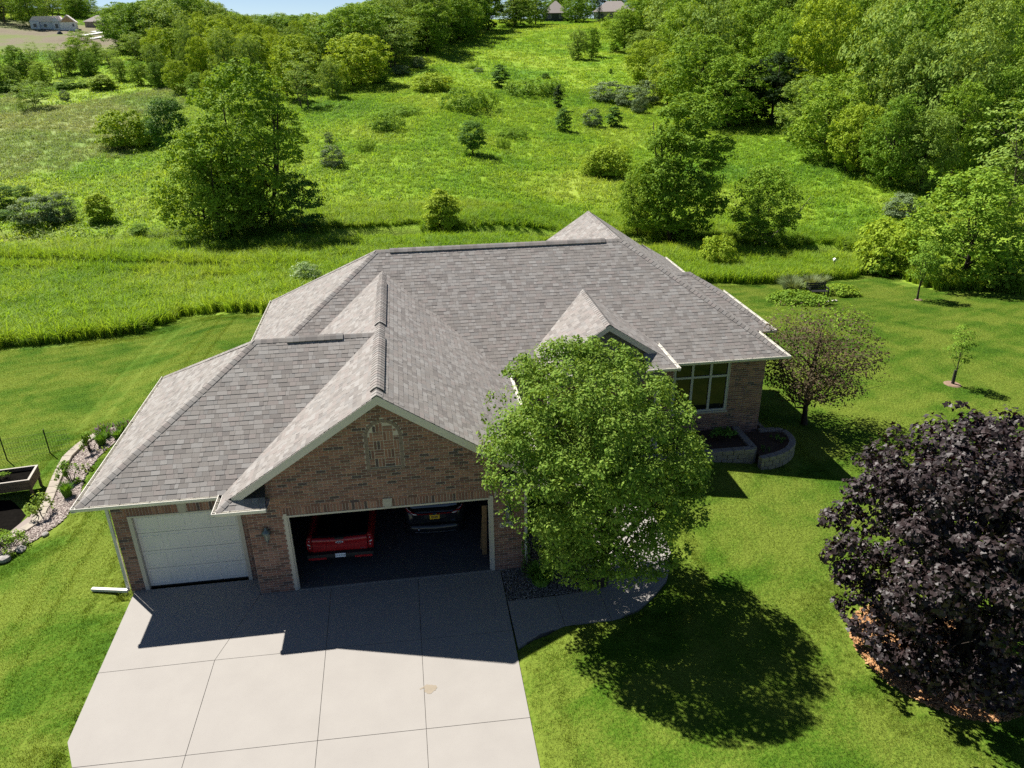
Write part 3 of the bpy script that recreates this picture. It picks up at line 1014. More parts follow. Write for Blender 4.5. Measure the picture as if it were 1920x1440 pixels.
# downspouts
b = MB().box((7.50, -0.055, 0.05), (7.575, -0.002, 3.05))
b.build('downspout', M['white_metal'], house)
b = MB().bar((-3.72, 0.62, 0.09), (-4.78, 0.90, 0.05), 0.10, 0.075)
b.bar((-3.74, 0.72, 0.05), (-3.74, 0.72, 3.1), 0.075, 0.06, up=(0, 1, 0))
b.build('downspout', M['white_metal'], house)

# --- garage doors and their frames
b = MB()
b.box((0.94, -0.012, 0.0), (1.035, 0.16, 2.57)); b.box((6.525, -0.012, 0.0), (6.62, 0.16, 2.57)); b.box((1.0351, -0.012, 2.455), (6.5249, 0.16, 2.51))
b.box((1.036, 0.02, 0.02), (1.075, 0.1, 2.45)); b.box((6.485, 0.02, 0.02), (6.524, 0.1, 2.45))
b.build('door_frame', M['trim'], house)
b = MB()
b.box((-3.27, 0.68, 0.0), (-3.165, 0.86, 2.475)); b.box((-0.435, 0.68, 0.0), (-0.33, 0.86, 2.475)); b.box((-3.1649, 0.68, 2.43), (-0.4351, 0.86, 2.475))
b.build('door_frame', M['trim'], house)
gd = MB()
DX0, DX1, DZ0, DZ1 = -3.16, -0.44, 0.03, 2.43
rows, cols = 4, 4
for r in range(rows):
    za, zb = DZ0 + (DZ1 - DZ0) * r / rows, DZ0 + (DZ1 - DZ0) * (r + 1) / rows
    gd.box((DX0, 0.80, za + .006), (DX1, 0.85, zb - .006))
gd.box((DX0, 0.825, DZ0), (DX1, 0.86, DZ1))
gd = gd.build('garage_door', M['door'], house)
for r in range(rows):
    for c_ in range(cols):
        xa = DX0 + (DX1 - DX0) * c_ / cols + .06
        xb = DX0 + (DX1 - DX0) * (c_ + 1) / cols - .06
        za = DZ0 + (DZ1 - DZ0) * r / rows + .085
        zb = DZ0 + (DZ1 - DZ0) * (r + 1) / rows - .085
        p = MB()
        p.add([(xa, 0.7995, za), (xb, 0.7995, za), (xb, 0.7995, zb), (xa, 0.7995, zb),
               (xa + .02, 0.788, za + .02), (xb - .02, 0.788, za + .02), (xb - .02, 0.788, zb - .02), (xa + .02, 0.788, zb - .02),
               (xa + .05, 0.796, za + .05), (xb - .05, 0.796, za + .05), (xb - .05, 0.796, zb - .05), (xa + .05, 0.796, zb - .05)],
              [(0, 1, 5, 4), (1, 2, 6, 5), (2, 3, 7, 6), (3, 0, 4, 7), (4, 5, 9, 8), (5, 6, 10, 9), (6, 7, 11, 10), (7, 4, 8, 11), (8, 9, 10, 11)])
        p.build('panel', M['door'], gd)
MB().box((DX0, 0.78, 0.0), (DX1, 0.87, 0.028)).build('door_seal', M['vent'], gd)

# --- the big window
wf = MB()
WX0, WX1, WZ0, WZ1 = 14.37, 16.54, 0.87, 2.94
wf.box((WX0, 7.19, WZ0), (WX0 + .07, 7.30, WZ1)); wf.box((WX1 - .07, 7.19, WZ0), (WX1, 7.30, WZ1))
wf.box((WX0 + .0701, 7.19, WZ0), (WX1 - .0701, 7.30, WZ0 + .07)); wf.box((WX0 + .0701, 7.19, WZ1 - .07), (WX1 - .0701, 7.30, WZ1))
cw = (WX1 - WX0) / 3
for k in (1, 2):
    wf.box((WX0 + k * cw - .045, 7.195, WZ0 + .0701), (WX0 + k * cw + .045, 7.30, WZ1 - .0701))
for k in range(3):
    xa = WX0 + k * cw + (.0702 if k == 0 else .0452)
    xb = WX0 + (k + 1) * cw - (.0702 if k == 2 else .0452)
    wf.box((xa, 7.20, 2.29), (xb, 7.30, 2.37))
wf = wf.build('window', M['frame'], house)
for k in range(3):
    xa = WX0 + k * cw + (.071 if k == 0 else .046)
    xb = WX0 + (k + 1) * cw - (.071 if k == 2 else .046)
    MB().box((xa, 7.245, WZ0 + .071), (xb, 7.26, 2.289)).build('pane', M['glass'], wf)
    MB().box((xa, 7.245, 2.371), (xb, 7.26, WZ1 - .071)).build('pane', M['glass'], wf)
MB().box((14.30, 7.14, 0.80), (16.62, 7.25, 0.866)).build('window_sill', M['stone_key'], house)
MB().box((WX0, 7.5, WZ0), (WX1, 7.52, WZ1)).build('window_blind', M['vent'], house)

# ================================================================== vehicles in the garage
M['red_paint'] = mat('red_car_paint', (0.30, 0.012, 0.016), 0.28, spec=0.6)
M['black_paint'] = mat('black_car_paint', (0.012, 0.014, 0.018), 0.2, spec=0.6)
M['black_plastic'] = mat('black_plastic', (0.02, 0.022, 0.024), 0.55)
M['rubber'] = mat('tyre_rubber', (0.015, 0.015, 0.015), 0.85)
M['chrome'] = mat('chrome', (0.75, 0.75, 0.76), 0.15, metal=1.0)
M['red_lens'] = mat('red_lens', (0.22, 0.008, 0.01), 0.15, spec=0.7)
M['clear_lens'] = mat('clear_lens', (0.70, 0.70, 0.72), 0.2, spec=0.7)
M['car_glass'] = mat('dark_car_glass', (0.006, 0.007, 0.008), 0.05, spec=0.8)
M['plate_white'] = mat('white_plate', (0.70, 0.76, 0.85), 0.5)
M['plate_yellow'] = mat('yellow_plate', (0.72, 0.44, 0.03), 0.5)
M['ink'] = mat('dark_ink', (0.03, 0.035, 0.07), 0.6)


def text(body, size, loc, parent, m, name='lettering', rx=90):
    cu = bpy.data.curves.new(name, 'FONT')
    cu.body = body
    cu.size = size
    cu.align_x = 'CENTER'
    cu.align_y = 'CENTER'
    cu.extrude = 0.001
    cu.materials.append(m)
    tmp = bpy.data.objects.new('tmp_text', cu)
    COL.objects.link(tmp)
    bpy.context.view_layer.update()
    me = bpy.data.meshes.new_from_object(tmp.evaluated_get(bpy.context.evaluated_depsgraph_get()))
    bpy.data.objects.remove(tmp)
    o = link(name, me, parent, loc)
    o.rotation_euler = (math.radians(rx), 0, 0)
    return o


def rounded(w, h, r, n=4):
    pts = []
    for cx, cz, a0 in ((w / 2 - r, h / 2 - r, 0), (-w / 2 + r, h / 2 - r, 90), (-w / 2 + r, -h / 2 + r, 180), (w / 2 - r, -h / 2 + r, 270)):
        for k in range(n + 1):
            a = math.radians(a0 + 90 * k / n)
            pts.append((cx + r * math.cos(a), cz + r * math.sin(a)))
    return pts


def loft(secs, m, name, parent, smooth=True, cap=True):
    """secs: list of equal-length closed 3-D loops."""
    b = MB()
    n = len(secs[0])
    vs = [v for s in secs for v in s]
    fs = []
    for i in range(len(secs) - 1):
        for k in range(n):
            a, c = i * n + k, i * n + (k + 1) % n
            fs.append((a, c, c + n, a + n))
    if cap: fs += [tuple(range(n))[::-1], tuple((len(secs) - 1) * n + k for k in range(n))]
    b.add(vs, fs)
    return b.build(name, m, parent, smooth)


def wheel(root, x, y, r=0.40, w=0.26):
    o = MB()
    n = 24
    prof = [(r * .62, -w / 2), (r * .93, -w / 2), (r, -w / 2 + .05), (r, w / 2 - .05), (r * .93, w / 2), (r * .62, w / 2)]
    vs = []
    for k in range(n):
        a = 2 * math.pi * k / n
        vs += [(t, rr * math.cos(a), rr * math.sin(a)) for rr, t in prof]
    fs = []
    for k in range(n):
        for i in range(len(prof)):
            a, c = k * 6 + i, k * 6 + (i + 1) % 6
            e, g = ((k + 1) % n) * 6 + i, ((k + 1) % n) * 6 + (i + 1) % 6
            fs.append((a, c, g, e))
    o.add(vs, fs)
    t = o.build('wheel', M['rubber'], root, True, (x, y, r))
    rm = MB()
    rm.tube([(-w * .4, 0, 0), (w * .4, 0, 0)], r * .2, 10)
    for k in range(5):
        a = 2 * math.pi * k / 5
        rm.bar((0, 0, 0), (0, r * .62 * math.cos(a), r * .62 * math.sin(a)), w * .7, .07, up=(1, 0, 0))
    rm.build('rim', M['chrome'], t)


truck = thing('pickup_truck', 'red pickup truck parked tail outwards in open garage beside the black car', 'pickup truck', (2.22, 0.80, 0.02), math.radians(-1.5))
truck.scale = (0.97, 1, 0.87)
# body runs +y; tail at y = 0
W2 = 0.985
b = MB()
def side_prof(z):  # half width of the bed side by height
    return W2 - 0.04 * abs(z - 0.95) / 0.4
for sg in (-1, 1):
    loop = [(0.80, 0.46), (0.93, 0.48), (0.97, 0.72), (0.985, 1.0), (0.96, 1.20), (0.93, 1.30), (0.86, 1.31), (0.82, 1.28)]
    secs = []
    for y_, k in ((0.02, 0.985), (0.12, 1.0), (1.2, 1.0), (1.95, 1.0)):
        secs.append([(sg * x_ * k, y_, z_) for x_, z_ in loop])
    loft(secs, M['red_paint'], 'bed_side', truck, True)
MB().box((-0.82, 0.05, 0.62), (0.82, 1.93, 0.68)).box((-0.82, 1.87, 0.6801), (0.82, 1.93, 1.30)).build('bed_floor', M['black_plastic'], truck)
# cab
secs = []
for y_, hw, zt_ in ((1.95, .90, 1.30), (2.0, .95, 1.35), (4.2, .95, 1.32), (5.5, .92, 1.18), (5.8, .86, 1.0)):
    secs.append([(-hw, y_, .45), (hw, y_, .45), (hw + .03, y_, .95), (hw, y_, zt_ - .04), (hw - .08, y_, zt_), (-hw + .08, y_, zt_), (-hw, y_, zt_ - .04), (-hw - .03, y_, .95)])
loft(secs, M['red_paint'], 'cab', truck, True)
secs = []
for y_, hw, zt_ in ((2.0, .80, 1.72), (2.15, .80, 1.90), (3.3, .80, 1.92), (4.15, .78, 1.42)):
    secs.append([(-.93, y_, 1.30), (.93, y_, 1.30), (hw, y_, zt_ - .05), (hw - .1, y_, zt_), (-hw + .1, y_, zt_), (-hw, y_, zt_ - .05)])
loft(secs, M['red_paint'], 'cab_roof', truck, True)
MB().add([(-.70, 1.985, 1.42), (.70, 1.985, 1.42), (.66, 2.03, 1.78), (-.66, 2.03, 1.78), (-.70, 1.97, 1.42), (.70, 1.97, 1.42), (.66, 2.015, 1.78), (-.66, 2.015, 1.78)],
         [(4, 5, 6, 7), (0, 3, 2, 1), (0, 1, 5, 4), (1, 2, 6, 5), (2, 3, 7, 6), (3, 0, 4, 7)]).build('rear_window', M['car_glass'], truck)
# tailgate with its sculpted face: rows of (z, y) profile, the top lip sags toward the middle
tg = MB()
nxs = 14
rows_ = [(0.72, -0.01), (0.80, -0.035), (0.92, -0.02), (1.00, -0.03), (1.06, -0.012), (1.12, -0.055), (1.20, -0.06), (1.26, -0.02), (1.275, 0.05)]
for z_, y_ in rows_:
    for k in range(nxs + 1):
        t = k / nxs * 2 - 1
        x_ = t * 0.80
        dip = 0.035 * (1 - t * t) if z_ > 1.05 else 0.0
        crease = 0.018 * (1 if (abs(t) < .72 and 0.84 < z_ < 1.01) else 0)
        tg.v.append((x_, y_ + crease, z_ - dip))
n_ = nxs + 1
for i in range(len(rows_) - 1):
    for k in range(nxs):
        tg.f.append((i * n_ + k, i * n_ + k + 1, (i + 1) * n_ + k + 1, (i + 1) * n_ + k)); tg.m.append(0)
tgo = tg.build('tailgate', M['red_paint'], truck, True)
MB().box((-.80, 0.0, .70), (.80, .05, 1.22)).build('tailgate_inner', M['black_plastic'], tgo)
b = MB()
for k in range(12):
    t0, t1 = k / 12 * 2 - 1, (k + 1) / 12 * 2 - 1
    z0, z1 = 1.278 - .035 * (1 - t0 * t0), 1.278 - .035 * (1 - t1 * t1)
    b.add([(t0 * .8, .0, z0), (t1 * .8, .0, z1), (t1 * .8, .09, z1 + .012), (t0 * .8, .09, z0 + .012)], [(0, 1, 2, 3)])
b.build('top_cap', M['black_plastic'], tgo)
MB().box((-.13, -.045, 1.165), (.13, .03, 1.262)).build('handle', M['black_plastic'], tgo)
em = MB()
for k in range(20):
    a0, a1 = 2 * math.pi * k / 20, 2 * math.pi * (k + 1) / 20
    em.add([(.115 * math.cos(a0), -.075, 1.105 + .045 * math.sin(a0)), (.115 * math.cos(a1), -.075, 1.105 + .045 * math.sin(a1)),
            (.095 * math.cos(a1), -.08, 1.105 + .032 * math.sin(a1)), (.095 * math.cos(a0), -.08, 1.105 + .032 * math.sin(a0))], [(0, 1, 2, 3)])
em.build('badge', M['clear_lens'], tgo)
MB().extrude([(.095 * math.cos(2 * math.pi * k / 20), 1.105 + .032 * math.sin(2 * math.pi * k / 20)) for k in range(20)], 'y', -.072, -.05).build('badge_centre', M['ink'], tgo)
MB().bar((-.06, -.076, 1.10), (-.015, -.076, 1.112), .012, .004).bar((-.015, -.076, 1.112), (.06, -.076, 1.10), .012, .004).build('badge_script', M['clear_lens'], tgo)
MB().box((.58, -.045, .785), (.74, -.03, .80)).build('model_badge', M['chrome'], tgo)
for sg in (-1, 1):
    tl = MB().extrude([(sg * .815, .80), (sg * .965, .86), (sg * .985, 1.12), (sg * .94, 1.285), (sg * .83, 1.285)], 'y', -.02, .05)
    tl = bevel(tl.build('tail_light', M['red_lens'], truck), .012)
    MB().extrude([(sg * .86, .985), (sg * .90, 1.0), (sg * .955, 1.05), (sg * .93, 1.06), (sg * .88, 1.03)], 'y', -.026, -.015).build('reversing_lamp', M['clear_lens'], tl)
    for zz in (.90, 1.17):
        MB().box((sg * .89 - .014, -.026, zz - .014), (sg * .89 + .014, -.016, zz + .014)).build('lamp_glint', M['clear_lens'], tl)
bp_ = loft([[(x_, y_, z_) for x_, z_ in rounded(1.94, .22, .05)] for y_ in ()] or [[(sg_x, yy, zz) for (yy, zz) in ((-.02, .50), (-.13, .52), (-.15, .60), (-.14, .70), (0.0, .715))] for sg_x in (-.97, -.6, 0, .6, .97)], M['black_plastic'], 'rear_bumper', truck, False)
for sg in (-1, 1):
    a, c_ = sorted((sg * .42, sg * .93))
    MB().box((a, -.162, .525), (c_, -.145, .60)).build('bumper_corner', M['red_paint'], bp_)
pl = bevel(MB().box((-.152, -.172, .585), (.152, -.155, .735)).build('licence_plate', M['plate_white'], truck), .006)
text('E1A 25B', .085, (0, -.1735, .66), pl, M['ink'])
for x_ in (-.80, .80):
    wheel(truck, x_, 1.15); wheel(truck, x_, 4.75)

suv = thing('black_car', 'black car with yellow licence plate parked deep in the open garage', 'car', (5.0, 1.75, 0.02), math.radians(-2))
secs = []
for y_, hw, z0, z1, r_ in ((0.02, .80, .42, .98, .1), (0.12, .90, .30, 1.06, .1), (0.6, .95, .26, 1.10, .1), (2.0, .96, .25, 1.08, .1), (3.6, .95, .25, 1.00, .1), (4.4, .90, .28, .92, .12), (4.75, .78, .36, .80, .12)):
    cz = (z0 + z1) / 2
    secs.append([(x_, y_, z_ + cz) for x_, z_ in rounded(2 * hw, z1 - z0, .12)])
loft(secs, M['black_paint'], 'body', suv)
secs = []
for y_, hw, z1 in ((0.18, .76, 1.12), (0.42, .74, 1.42), (0.85, .72, 1.62), (2.0, .70, 1.66), (3.0, .68, 1.42), (3.5, .66, 1.06)):
    secs.append([(-.90, y_, .98), (.90, y_, .98), (hw, y_, z1 - .06), (hw - .1, y_, z1), (-hw + .1, y_, z1), (-hw, y_, z1 - .06)])
loft(secs, M['car_glass'], 'cabin_glass', suv)
loft([[(x_, y_, z_) for x_, z_ in ((-.62, zz), (.62, zz), (.58, zz + .04), (-.58, zz + .04))] for y_, zz in ((.55, 1.55), (.9, 1.62), (2.0, 1.66), (2.6, 1.58))], M['black_paint'], 'roof_panel', suv)
# liftgate with plate recess and lamp strip
lg = MB().extrude([(-.62, .66), (.62, .66), (.70, .98), (-.70, .98)], 'y', -.03, .05)
lg = bevel(lg.build('liftgate', M['black_paint'], suv), .015)
MB().box((-.66, -.04, .955), (.66, -.028, .985)).build('reflector_strip', M['red_lens'], lg)
MB().extrude([(.06 * math.cos(2 * math.pi * k / 16), .975 + .022 * math.sin(2 * math.pi * k / 16)) for k in range(16)], 'y', -.055, -.03).build('badge', M['chrome'], lg)
MB().extrude([(-.30, .80), (.30, .80), (.34, .90), (.26, .94), (-.26, .94), (-.34, .90)], 'y', -.036, -.03).build('plate_recess', M['black_plastic'], lg)
pl = bevel(MB().box((-.152, -.052, .785), (.152, -.036, .935)).build('licence_plate', M['plate_yellow'], suv), .006)
lb = MB()
for k in range(6):
    lb.box((-.105 + k * .036, -.0532, .83), (-.105 + k * .036 + .022, -.0522, .895))
tag(lb.build('plate_lettering', M['ink'], pl), kind='stuff')
for sg in (-1, 1):
    P_ = [(sg * .52, -.02, .975), (sg * .66, .0, 1.0), (sg * .80, .10, 1.06), (sg * .90, .28, 1.15)]
    tl = MB().tube(P_, [.018, .042, .045, .022], 8)
    tl = tl.build('tail_light', M['red_lens'], suv, True)
    MB().tube([(sg * .53, -.045, .972), (sg * .63, -.045, .995), (sg * .70, -.01, 1.02)], [.012, .022, .010], 6).build('reversing_lamp', M['clear_lens'], tl, True)
    MB().tube([(sg * .70, .02, 1.05), (sg * .80, .07, 1.10), (sg * .89, .25, 1.185)], .007, 5).build('lamp_edge', M['clear_lens'], tl, True)
bb = loft([[(sx, yy - .0 + .10 * (abs(sx) / .9) ** 2, zz) for yy, zz in ((-.02, .30), (-.11, .34), (-.13, .46), (-.09, .58), (0.02, .62))] for sx in (-.92, -.6, 0, .6, .92)], M['black_paint'], 'rear_bumper', suv)
cs = MB()
for k in range(10):
    a, c_ = -.62 + k * .124, -.62 + (k + 1) * .124
    cs.bar((a, -.125 + .10 * (abs(a) / .9) ** 2, .36), (c_, -.125 + .10 * (abs(c_) / .9) ** 2, .36), .02, .018)
cs.build('bumper_trim', M['chrome'], bb)
MB().lathe([(.0, .0), (.035, .0), (.03, .012), (0, .014)], (0, 0, 0), 10).build('exhaust_tip', M['chrome'], bb, False, (-.5, -.13, .50))
MB().box((.50, -.06, .70), (.62, -.032, .715)).build('model_badge', M['chrome'], lg)
for x_ in (-.80, .80):
    wheel(suv, x_, .95, .36, .23); wheel(suv, x_, 3.75, .36, .23)

wb = mat('pale_timber', (0.30, 0.19, 0.09), 0.8, (0.22, 0.13, 0.06), 8)
o = MB().bar((6.40, 0.75, 0.03), (6.44, 0.78, 1.75), 0.14, 0.035, up=(0, 1, 0)).build('timber_plank', wb)
tag(o, 'timber plank leaning inside right edge of the open garage door', 'plank')
o = MB().bar((6.36, 1.05, 0.03), (6.43, 1.0, 1.1), 0.12, 0.04, up=(0, 1, 0)).build('timber_plank', wb)
tag(o, 'shorter timber plank behind the leaning one in the garage', 'plank')

# ================================================================== wall lanterns and the number plaque
M['lantern_cap'] = mat('weathered_lantern_metal', (0.10, 0.125, 0.14), 0.45, (0.15, 0.18, 0.19), 20, 0.5, 0.6)
M['lantern_glass'] = mat('lantern_glass', (0.30, 0.30, 0.25), 0.15, spec=0.7)


def lantern(x, z, label):
    t = thing('wall_lantern', label, 'lantern', (x, -0.125, z), 0, 'lanterns either side of the open garage door')
    MB().lathe([(0.0, .36), (.012, .355), (.02, .33), (.035, .31), (.05, .27), (.115, .22), (.125, .165), (.115, .15), (.0, .155)], n=16).build('cap', M['lantern_cap'], t, True)
    MB().lathe([(.0, .15), (.078, .15), (.052, -.06), (0, -.06)], n=8).build('shade', M['lantern_glass'], t)
    b = MB()
    for k in range(6):
        a = 2 * math.pi * k / 6
        MB().bar((.08 * math.cos(a), .08 * math.sin(a), .15), (.054 * math.cos(a), .054 * math.sin(a), -.06), .012, .008).build('rib', M['lantern_cap'], t)
    MB().lathe([(0, -.05), (.062, -.055), (.045, -.08), (.02, -.10), (.035, -.12), (.012, -.15), (.018, -.165), (0, -.18)], n=12).build('finial', M['lantern_cap'], t, True)
    MB().box((-.05, .10, -.05), (.05, .123, .16)).tube([(0, .11, .1), (0, .05, .13), (0, .03, .18)], .014, 6).build('bracket', M['lantern_cap'], t)


lantern(0.46, 1.93, 'wall lantern on brick pier left of open garage door')
lantern(7.03, 1.93, 'wall lantern above number plaque right of open garage door')
pq = thing('number_plaque', 'row of three pale house number tiles under the right lantern', 'number plaque', (6.99, -0.012, 1.56))
for k, ch in enumerate('284'):
    t = bevel(MB().box((-.065, -.012, -.085), (.065, .010, .085)).build('number_tile', M['stone_key'], pq, False, (-.135 + k * .135, 0, .012 * k)), .006)
    text(ch, .15, (0, -.0135, 0), t, M['ink'], 'numeral')

# ================================================================== planters by the window
M['block'] = mat('tumbled_wall_block', (0.25, 0.225, 0.20), 0.95, (0.19, 0.17, 0.15), 5, 0.2, bump=0.4, bscale=25)
M['block_tan'] = mat('tan_wall_block', (0.36, 0.32, 0.265), 0.95, (0.28, 0.25, 0.21), 5, 0.2, bump=0.4, bscale=25)
M['soil'] = mat('bark_mulch_soil', (0.055, 0.035, 0.025), 1.0, (0.09, 0.06, 0.045), 14, 0.1, bump=1.0, bscale=40)
blk_cache = {}


def block_mesh(L, D, H, m, seed):
    key = (round(L, 2), round(D, 2), round(H, 2), m, seed % 4)
    if key not in blk_cache:
        rr = random.Random(seed % 4 + 77)
        b = MB()
        j = lambda s: rr.uniform(-s, s)
        vs = [(-L / 2 + j(.008), -D / 2 + j(.012), -H / 2), (L / 2 + j(.008), -D / 2 + j(.012), -H / 2), (L / 2 + j(.008), D / 2, -H / 2), (-L / 2 + j(.008), D / 2, -H / 2),
              (-L / 2 + j(.008), -D / 2 + j(.012), H / 2), (L / 2 + j(.008), -D / 2 + j(.012), H / 2), (L / 2 + j(.008), D / 2, H / 2), (-L / 2 + j(.008), D / 2, H / 2)]
        b.add(vs, [(0, 3, 2, 1), (4, 5, 6, 7), (0, 1, 5, 4), (1, 2, 6, 5), (2, 3, 7, 6), (3, 0, 4, 7)])
        o = b.build('tmp', M[m])
        bevel(o, .012, 1)
        blk_cache[key] = o.data
        bpy.data.objects.remove(o)
    return blk_cache[key]


def course(root, path, z0, H, L, D, m='block', off=0.0, name='block'):
    """Lays blocks end to end along a polyline of points."""
    pts = [Vector((x, y)) for x, y in path]
    cum = [0]
    for a, b in zip(pts, pts[1:]): cum.append(cum[-1] + (b - a).length)
    def at(s):
        for i in range(len(pts) - 1):
            if s <= cum[i + 1] or i == len(pts) - 2:
                t = (s - cum[i]) / max(cum[i + 1] - cum[i], 1e-6)
                return pts[i].lerp(pts[i + 1], t)
    s = -off
    k = 0
    while s < cum[-1] - .04:
        a, b = max(s, 0), min(s + L, cum[-1])
        if b - a > .06:
            p, q = at(a), at(b)
            d = q - p
            o = link(name, block_mesh(round(d.length - .008, 2), D, H - .008, m, k + int(z0 * 100)), root, ((p.x + q.x) / 2, (p.y + q.y) / 2, z0 + H / 2))
            o.rotation_euler = (0, 0, math.atan2(d.y, d.x))
        s += L
        k += 1


pl1 = thing('stone_planter', 'taller square stone planter under the big window', 'planter')
P1 = [(12.6, 5.45), (17.02, 5.42)]
P1b = [(17.02, 5.42), (17.0, 6.75), (17.0, 7.16)]
for i in range(4):
    course(pl1, P1, -.62 + .19 * i, .19, .42, .26, 'block', .2 * (i % 2))
    course(pl1, P1b, -.62 + .19 * i, .19, .42, .26, 'block', .15 * (i % 2))
MB().box((12.6, 5.5, -.6), (16.95, 7.17, .04)).build('soil', M['soil'], pl1)
pl2 = thing('stone_planter', 'lower rounded stone planter at right corner of the house', 'planter')
P2 = [(17.98, 7.05), (18.85, 7.02), (18.98, 6.7), (18.95, 6.25), (18.8, 5.85), (18.45, 5.48), (18.0, 5.22), (17.5, 5.06), (17.1, 5.0)]
for i in range(3):
    course(pl2, P2, -.62 + .19 * i, .19, .34, .24, 'block', .17 * (i % 2))
MB().extrude([(17.2, 5.1), (17.5, 5.12), (18.0, 5.28), (18.4, 5.54), (18.7, 5.9), (18.86, 6.3), (18.8, 7.0), (17.2, 7.0)], 'z', -.6, -.13).build('soil', M['soil'], pl2)
pl3 = thing('stone_planter', 'small stone edging strip along the right side wall of the house', 'planter')
course(pl3, [(18.5, 7.2), (18.5, 9.6)], -.66, .3, .6, .18, 'block')
MB().box((17.97, 7.15, -.9), (18.42, 9.3, -.42)).build('soil', M['soil'], pl3)

# ================================================================== gravel bed by the garage, mulch ring, left bed
M['gravel'] = mat('river_gravel', (0.19, 0.165, 0.145), 0.9, (0.10, 0.09, 0.085), 35, 0.2)
M['pebble'] = [mat('gravel_stone', c, 0.85) for c in ((0.22, 0.195, 0.175), (0.14, 0.12, 0.11), (0.30, 0.275, 0.25), (0.10, 0.095, 0.09))]
M['chip'] = [mat('wood_chip', c, 0.9) for c in ((0.40, 0.20, 0.085), (0.30, 0.15, 0.065), (0.46, 0.27, 0.13))]
M['greychip'] = [mat('weathered_chip', c, 0.9) for c in ((0.34, 0.29, 0.26), (0.24, 0.20, 0.18), (0.44, 0.39, 0.35), (0.17, 0.13, 0.12))]


def bed(name, label, poly, m, lift=0.01):
    cx, cy = sum(p[0] for p in poly) / len(poly), sum(p[1] for p in poly) / len(poly)
    # a fan of rings so that the sheet follows the ground
    b = MB()
    rings = 5
    n = len(poly)
    vs = [(cx, cy, gz(cx, cy) + lift)]
    for r_ in range(1, rings + 1):
        for (x_, y_) in poly:
            xx, yy = cx + (x_ - cx) * r_ / rings, cy + (y_ - cy) * r_ / rings
            vs.append((xx, yy, gz(xx, yy) + lift - (.05 if r_ == rings else 0)))
    fs = [(0, 1 + k, 1 + (k + 1) % n) for k in range(n)]
    for r_ in range(rings - 1):
        for k in range(n):
            a, c_ = 1 + r_ * n + k, 1 + r_ * n + (k + 1) % n
            fs.append((a, a + n, c_ + n, c_))
    b.add(vs, fs)
    return tag(b.build(name, m), label, None, kind='structure')


def chips(name, label, poly, n, size, mats_, lift=0.01, flat=0.35, avoid=None, ring=None):
    rg = np.random.default_rng(len(name) + n)
    xs = [p[0] for p in poly]; ys = [p[1] for p in poly]
    x = rg.uniform(min(xs), max(xs), n * 3); y = rg.uniform(min(ys), max(ys), n * 3)
    ok = in_poly(x, y, poly)
    x, y = x[ok][:n], y[ok][:n]
    z = ground_z(x, y) + lift
    k = len(x)
    base = np.array([(-1, -1, 0), (1, -1, 0), (1, 1, 0), (-1, 1, 0), (-.6, -.6, 1), (.6, -.6, 1), (.6, .6, 1), (-.6, .6, 1)], float)
    sx = rg.uniform(.6, 1.4, k) * size; sy = rg.uniform(.35, 1.0, k) * size; sz = rg.uniform(.3, 1, k) * size * flat * 2
    a = rg.uniform(0, 6.28, k)
    V = base[None] * np.stack([sx, sy, sz], 1)[:, None]
    ca, sa = np.cos(a)[:, None], np.sin(a)[:, None]
    tl = rg.normal(0, .35, (k, 1))
    Vx, Vy = V[..., 0] * ca - V[..., 1] * sa, V[..., 0] * sa + V[..., 1] * ca
    Vz = V[..., 2] + V[..., 0] * tl
    P = np.stack([Vx + x[:, None], Vy + y[:, None], Vz + z[:, None]], 2).reshape(-1, 3)
    FQ = np.array([(4, 5, 6, 7), (0, 1, 5, 4), (1, 2, 6, 5), (2, 3, 7, 6), (3, 0, 4, 7)])
    Fa = (FQ[None] + (np.arange(k) * 8)[:, None, None]).reshape(-1, 4)
    mi = np.repeat(rg.integers(0, len(mats_), k), 5)
    return tag(link(name, mesh_np(name, P, Fa, mats_, mi)), label, None, kind='stuff')


bed('gravel_bed', 'dark gravel planting bed between garage wall and walkway', BED, M['gravel'], -0.02)
chips('gravel', 'brown grey river gravel between garage wall and walkway', BED, 6000, .022, M['pebble'], -0.01, .6)
ring = [(MULCH_C[0] + MULCH_R * math.cos(2 * math.pi * k / 40), MULCH_C[1] + MULCH_R * .97 * math.sin(2 * math.pi * k / 40)) for k in range(40)]
bed('mulch_ring', 'round orange wood chip ring under the purple maple', ring, M['chip'][1], 0.015)
chips('wood_chips', 'loose orange wood chips under the purple maple', ring, 9000, .030, M['chip'], 0.02, .3)
bed('mulch_bed', 'pale wood chip planting bed left of the garage', LEFTBED, M['greychip'][1], 0.02)
chips('pale_wood_chips', 'pale grey wood chips of the planting bed left of the garage', LEFTBED, 7000, .034, M['greychip'], 0.02, .3)
M['mulch_and_shade'] = mat('shade_darkened_mulch', (0.006, 0.0055, 0.005), 1.0, (0.010, 0.009, 0.008), 8, 0.0)  # dark mulch taken near black: shade round the boxes is put into its colour
bed('mulch_and_shade', 'dark mulched ground with painted shade under the raised wooden beds', MULCH_AND_SHADE, M['mulch_and_shade'], 0.012)
RINGS = [(30.41, 12.23, 0.42), (38.62, 26.66, 0.28)]
for (cx_, cy_, r_) in RINGS:
    pr = [(cx_ + r_ * math.cos(k * .5236), cy_ + r_ * math.sin(k * .5236)) for k in range(12)]
    bed('soil_ring', 'bare soil ring round a young lawn tree', pr, mat('bare_soil', (0.25, 0.17, 0.12), 1.0, (0.19, 0.13, 0.09), 12), 0.03)

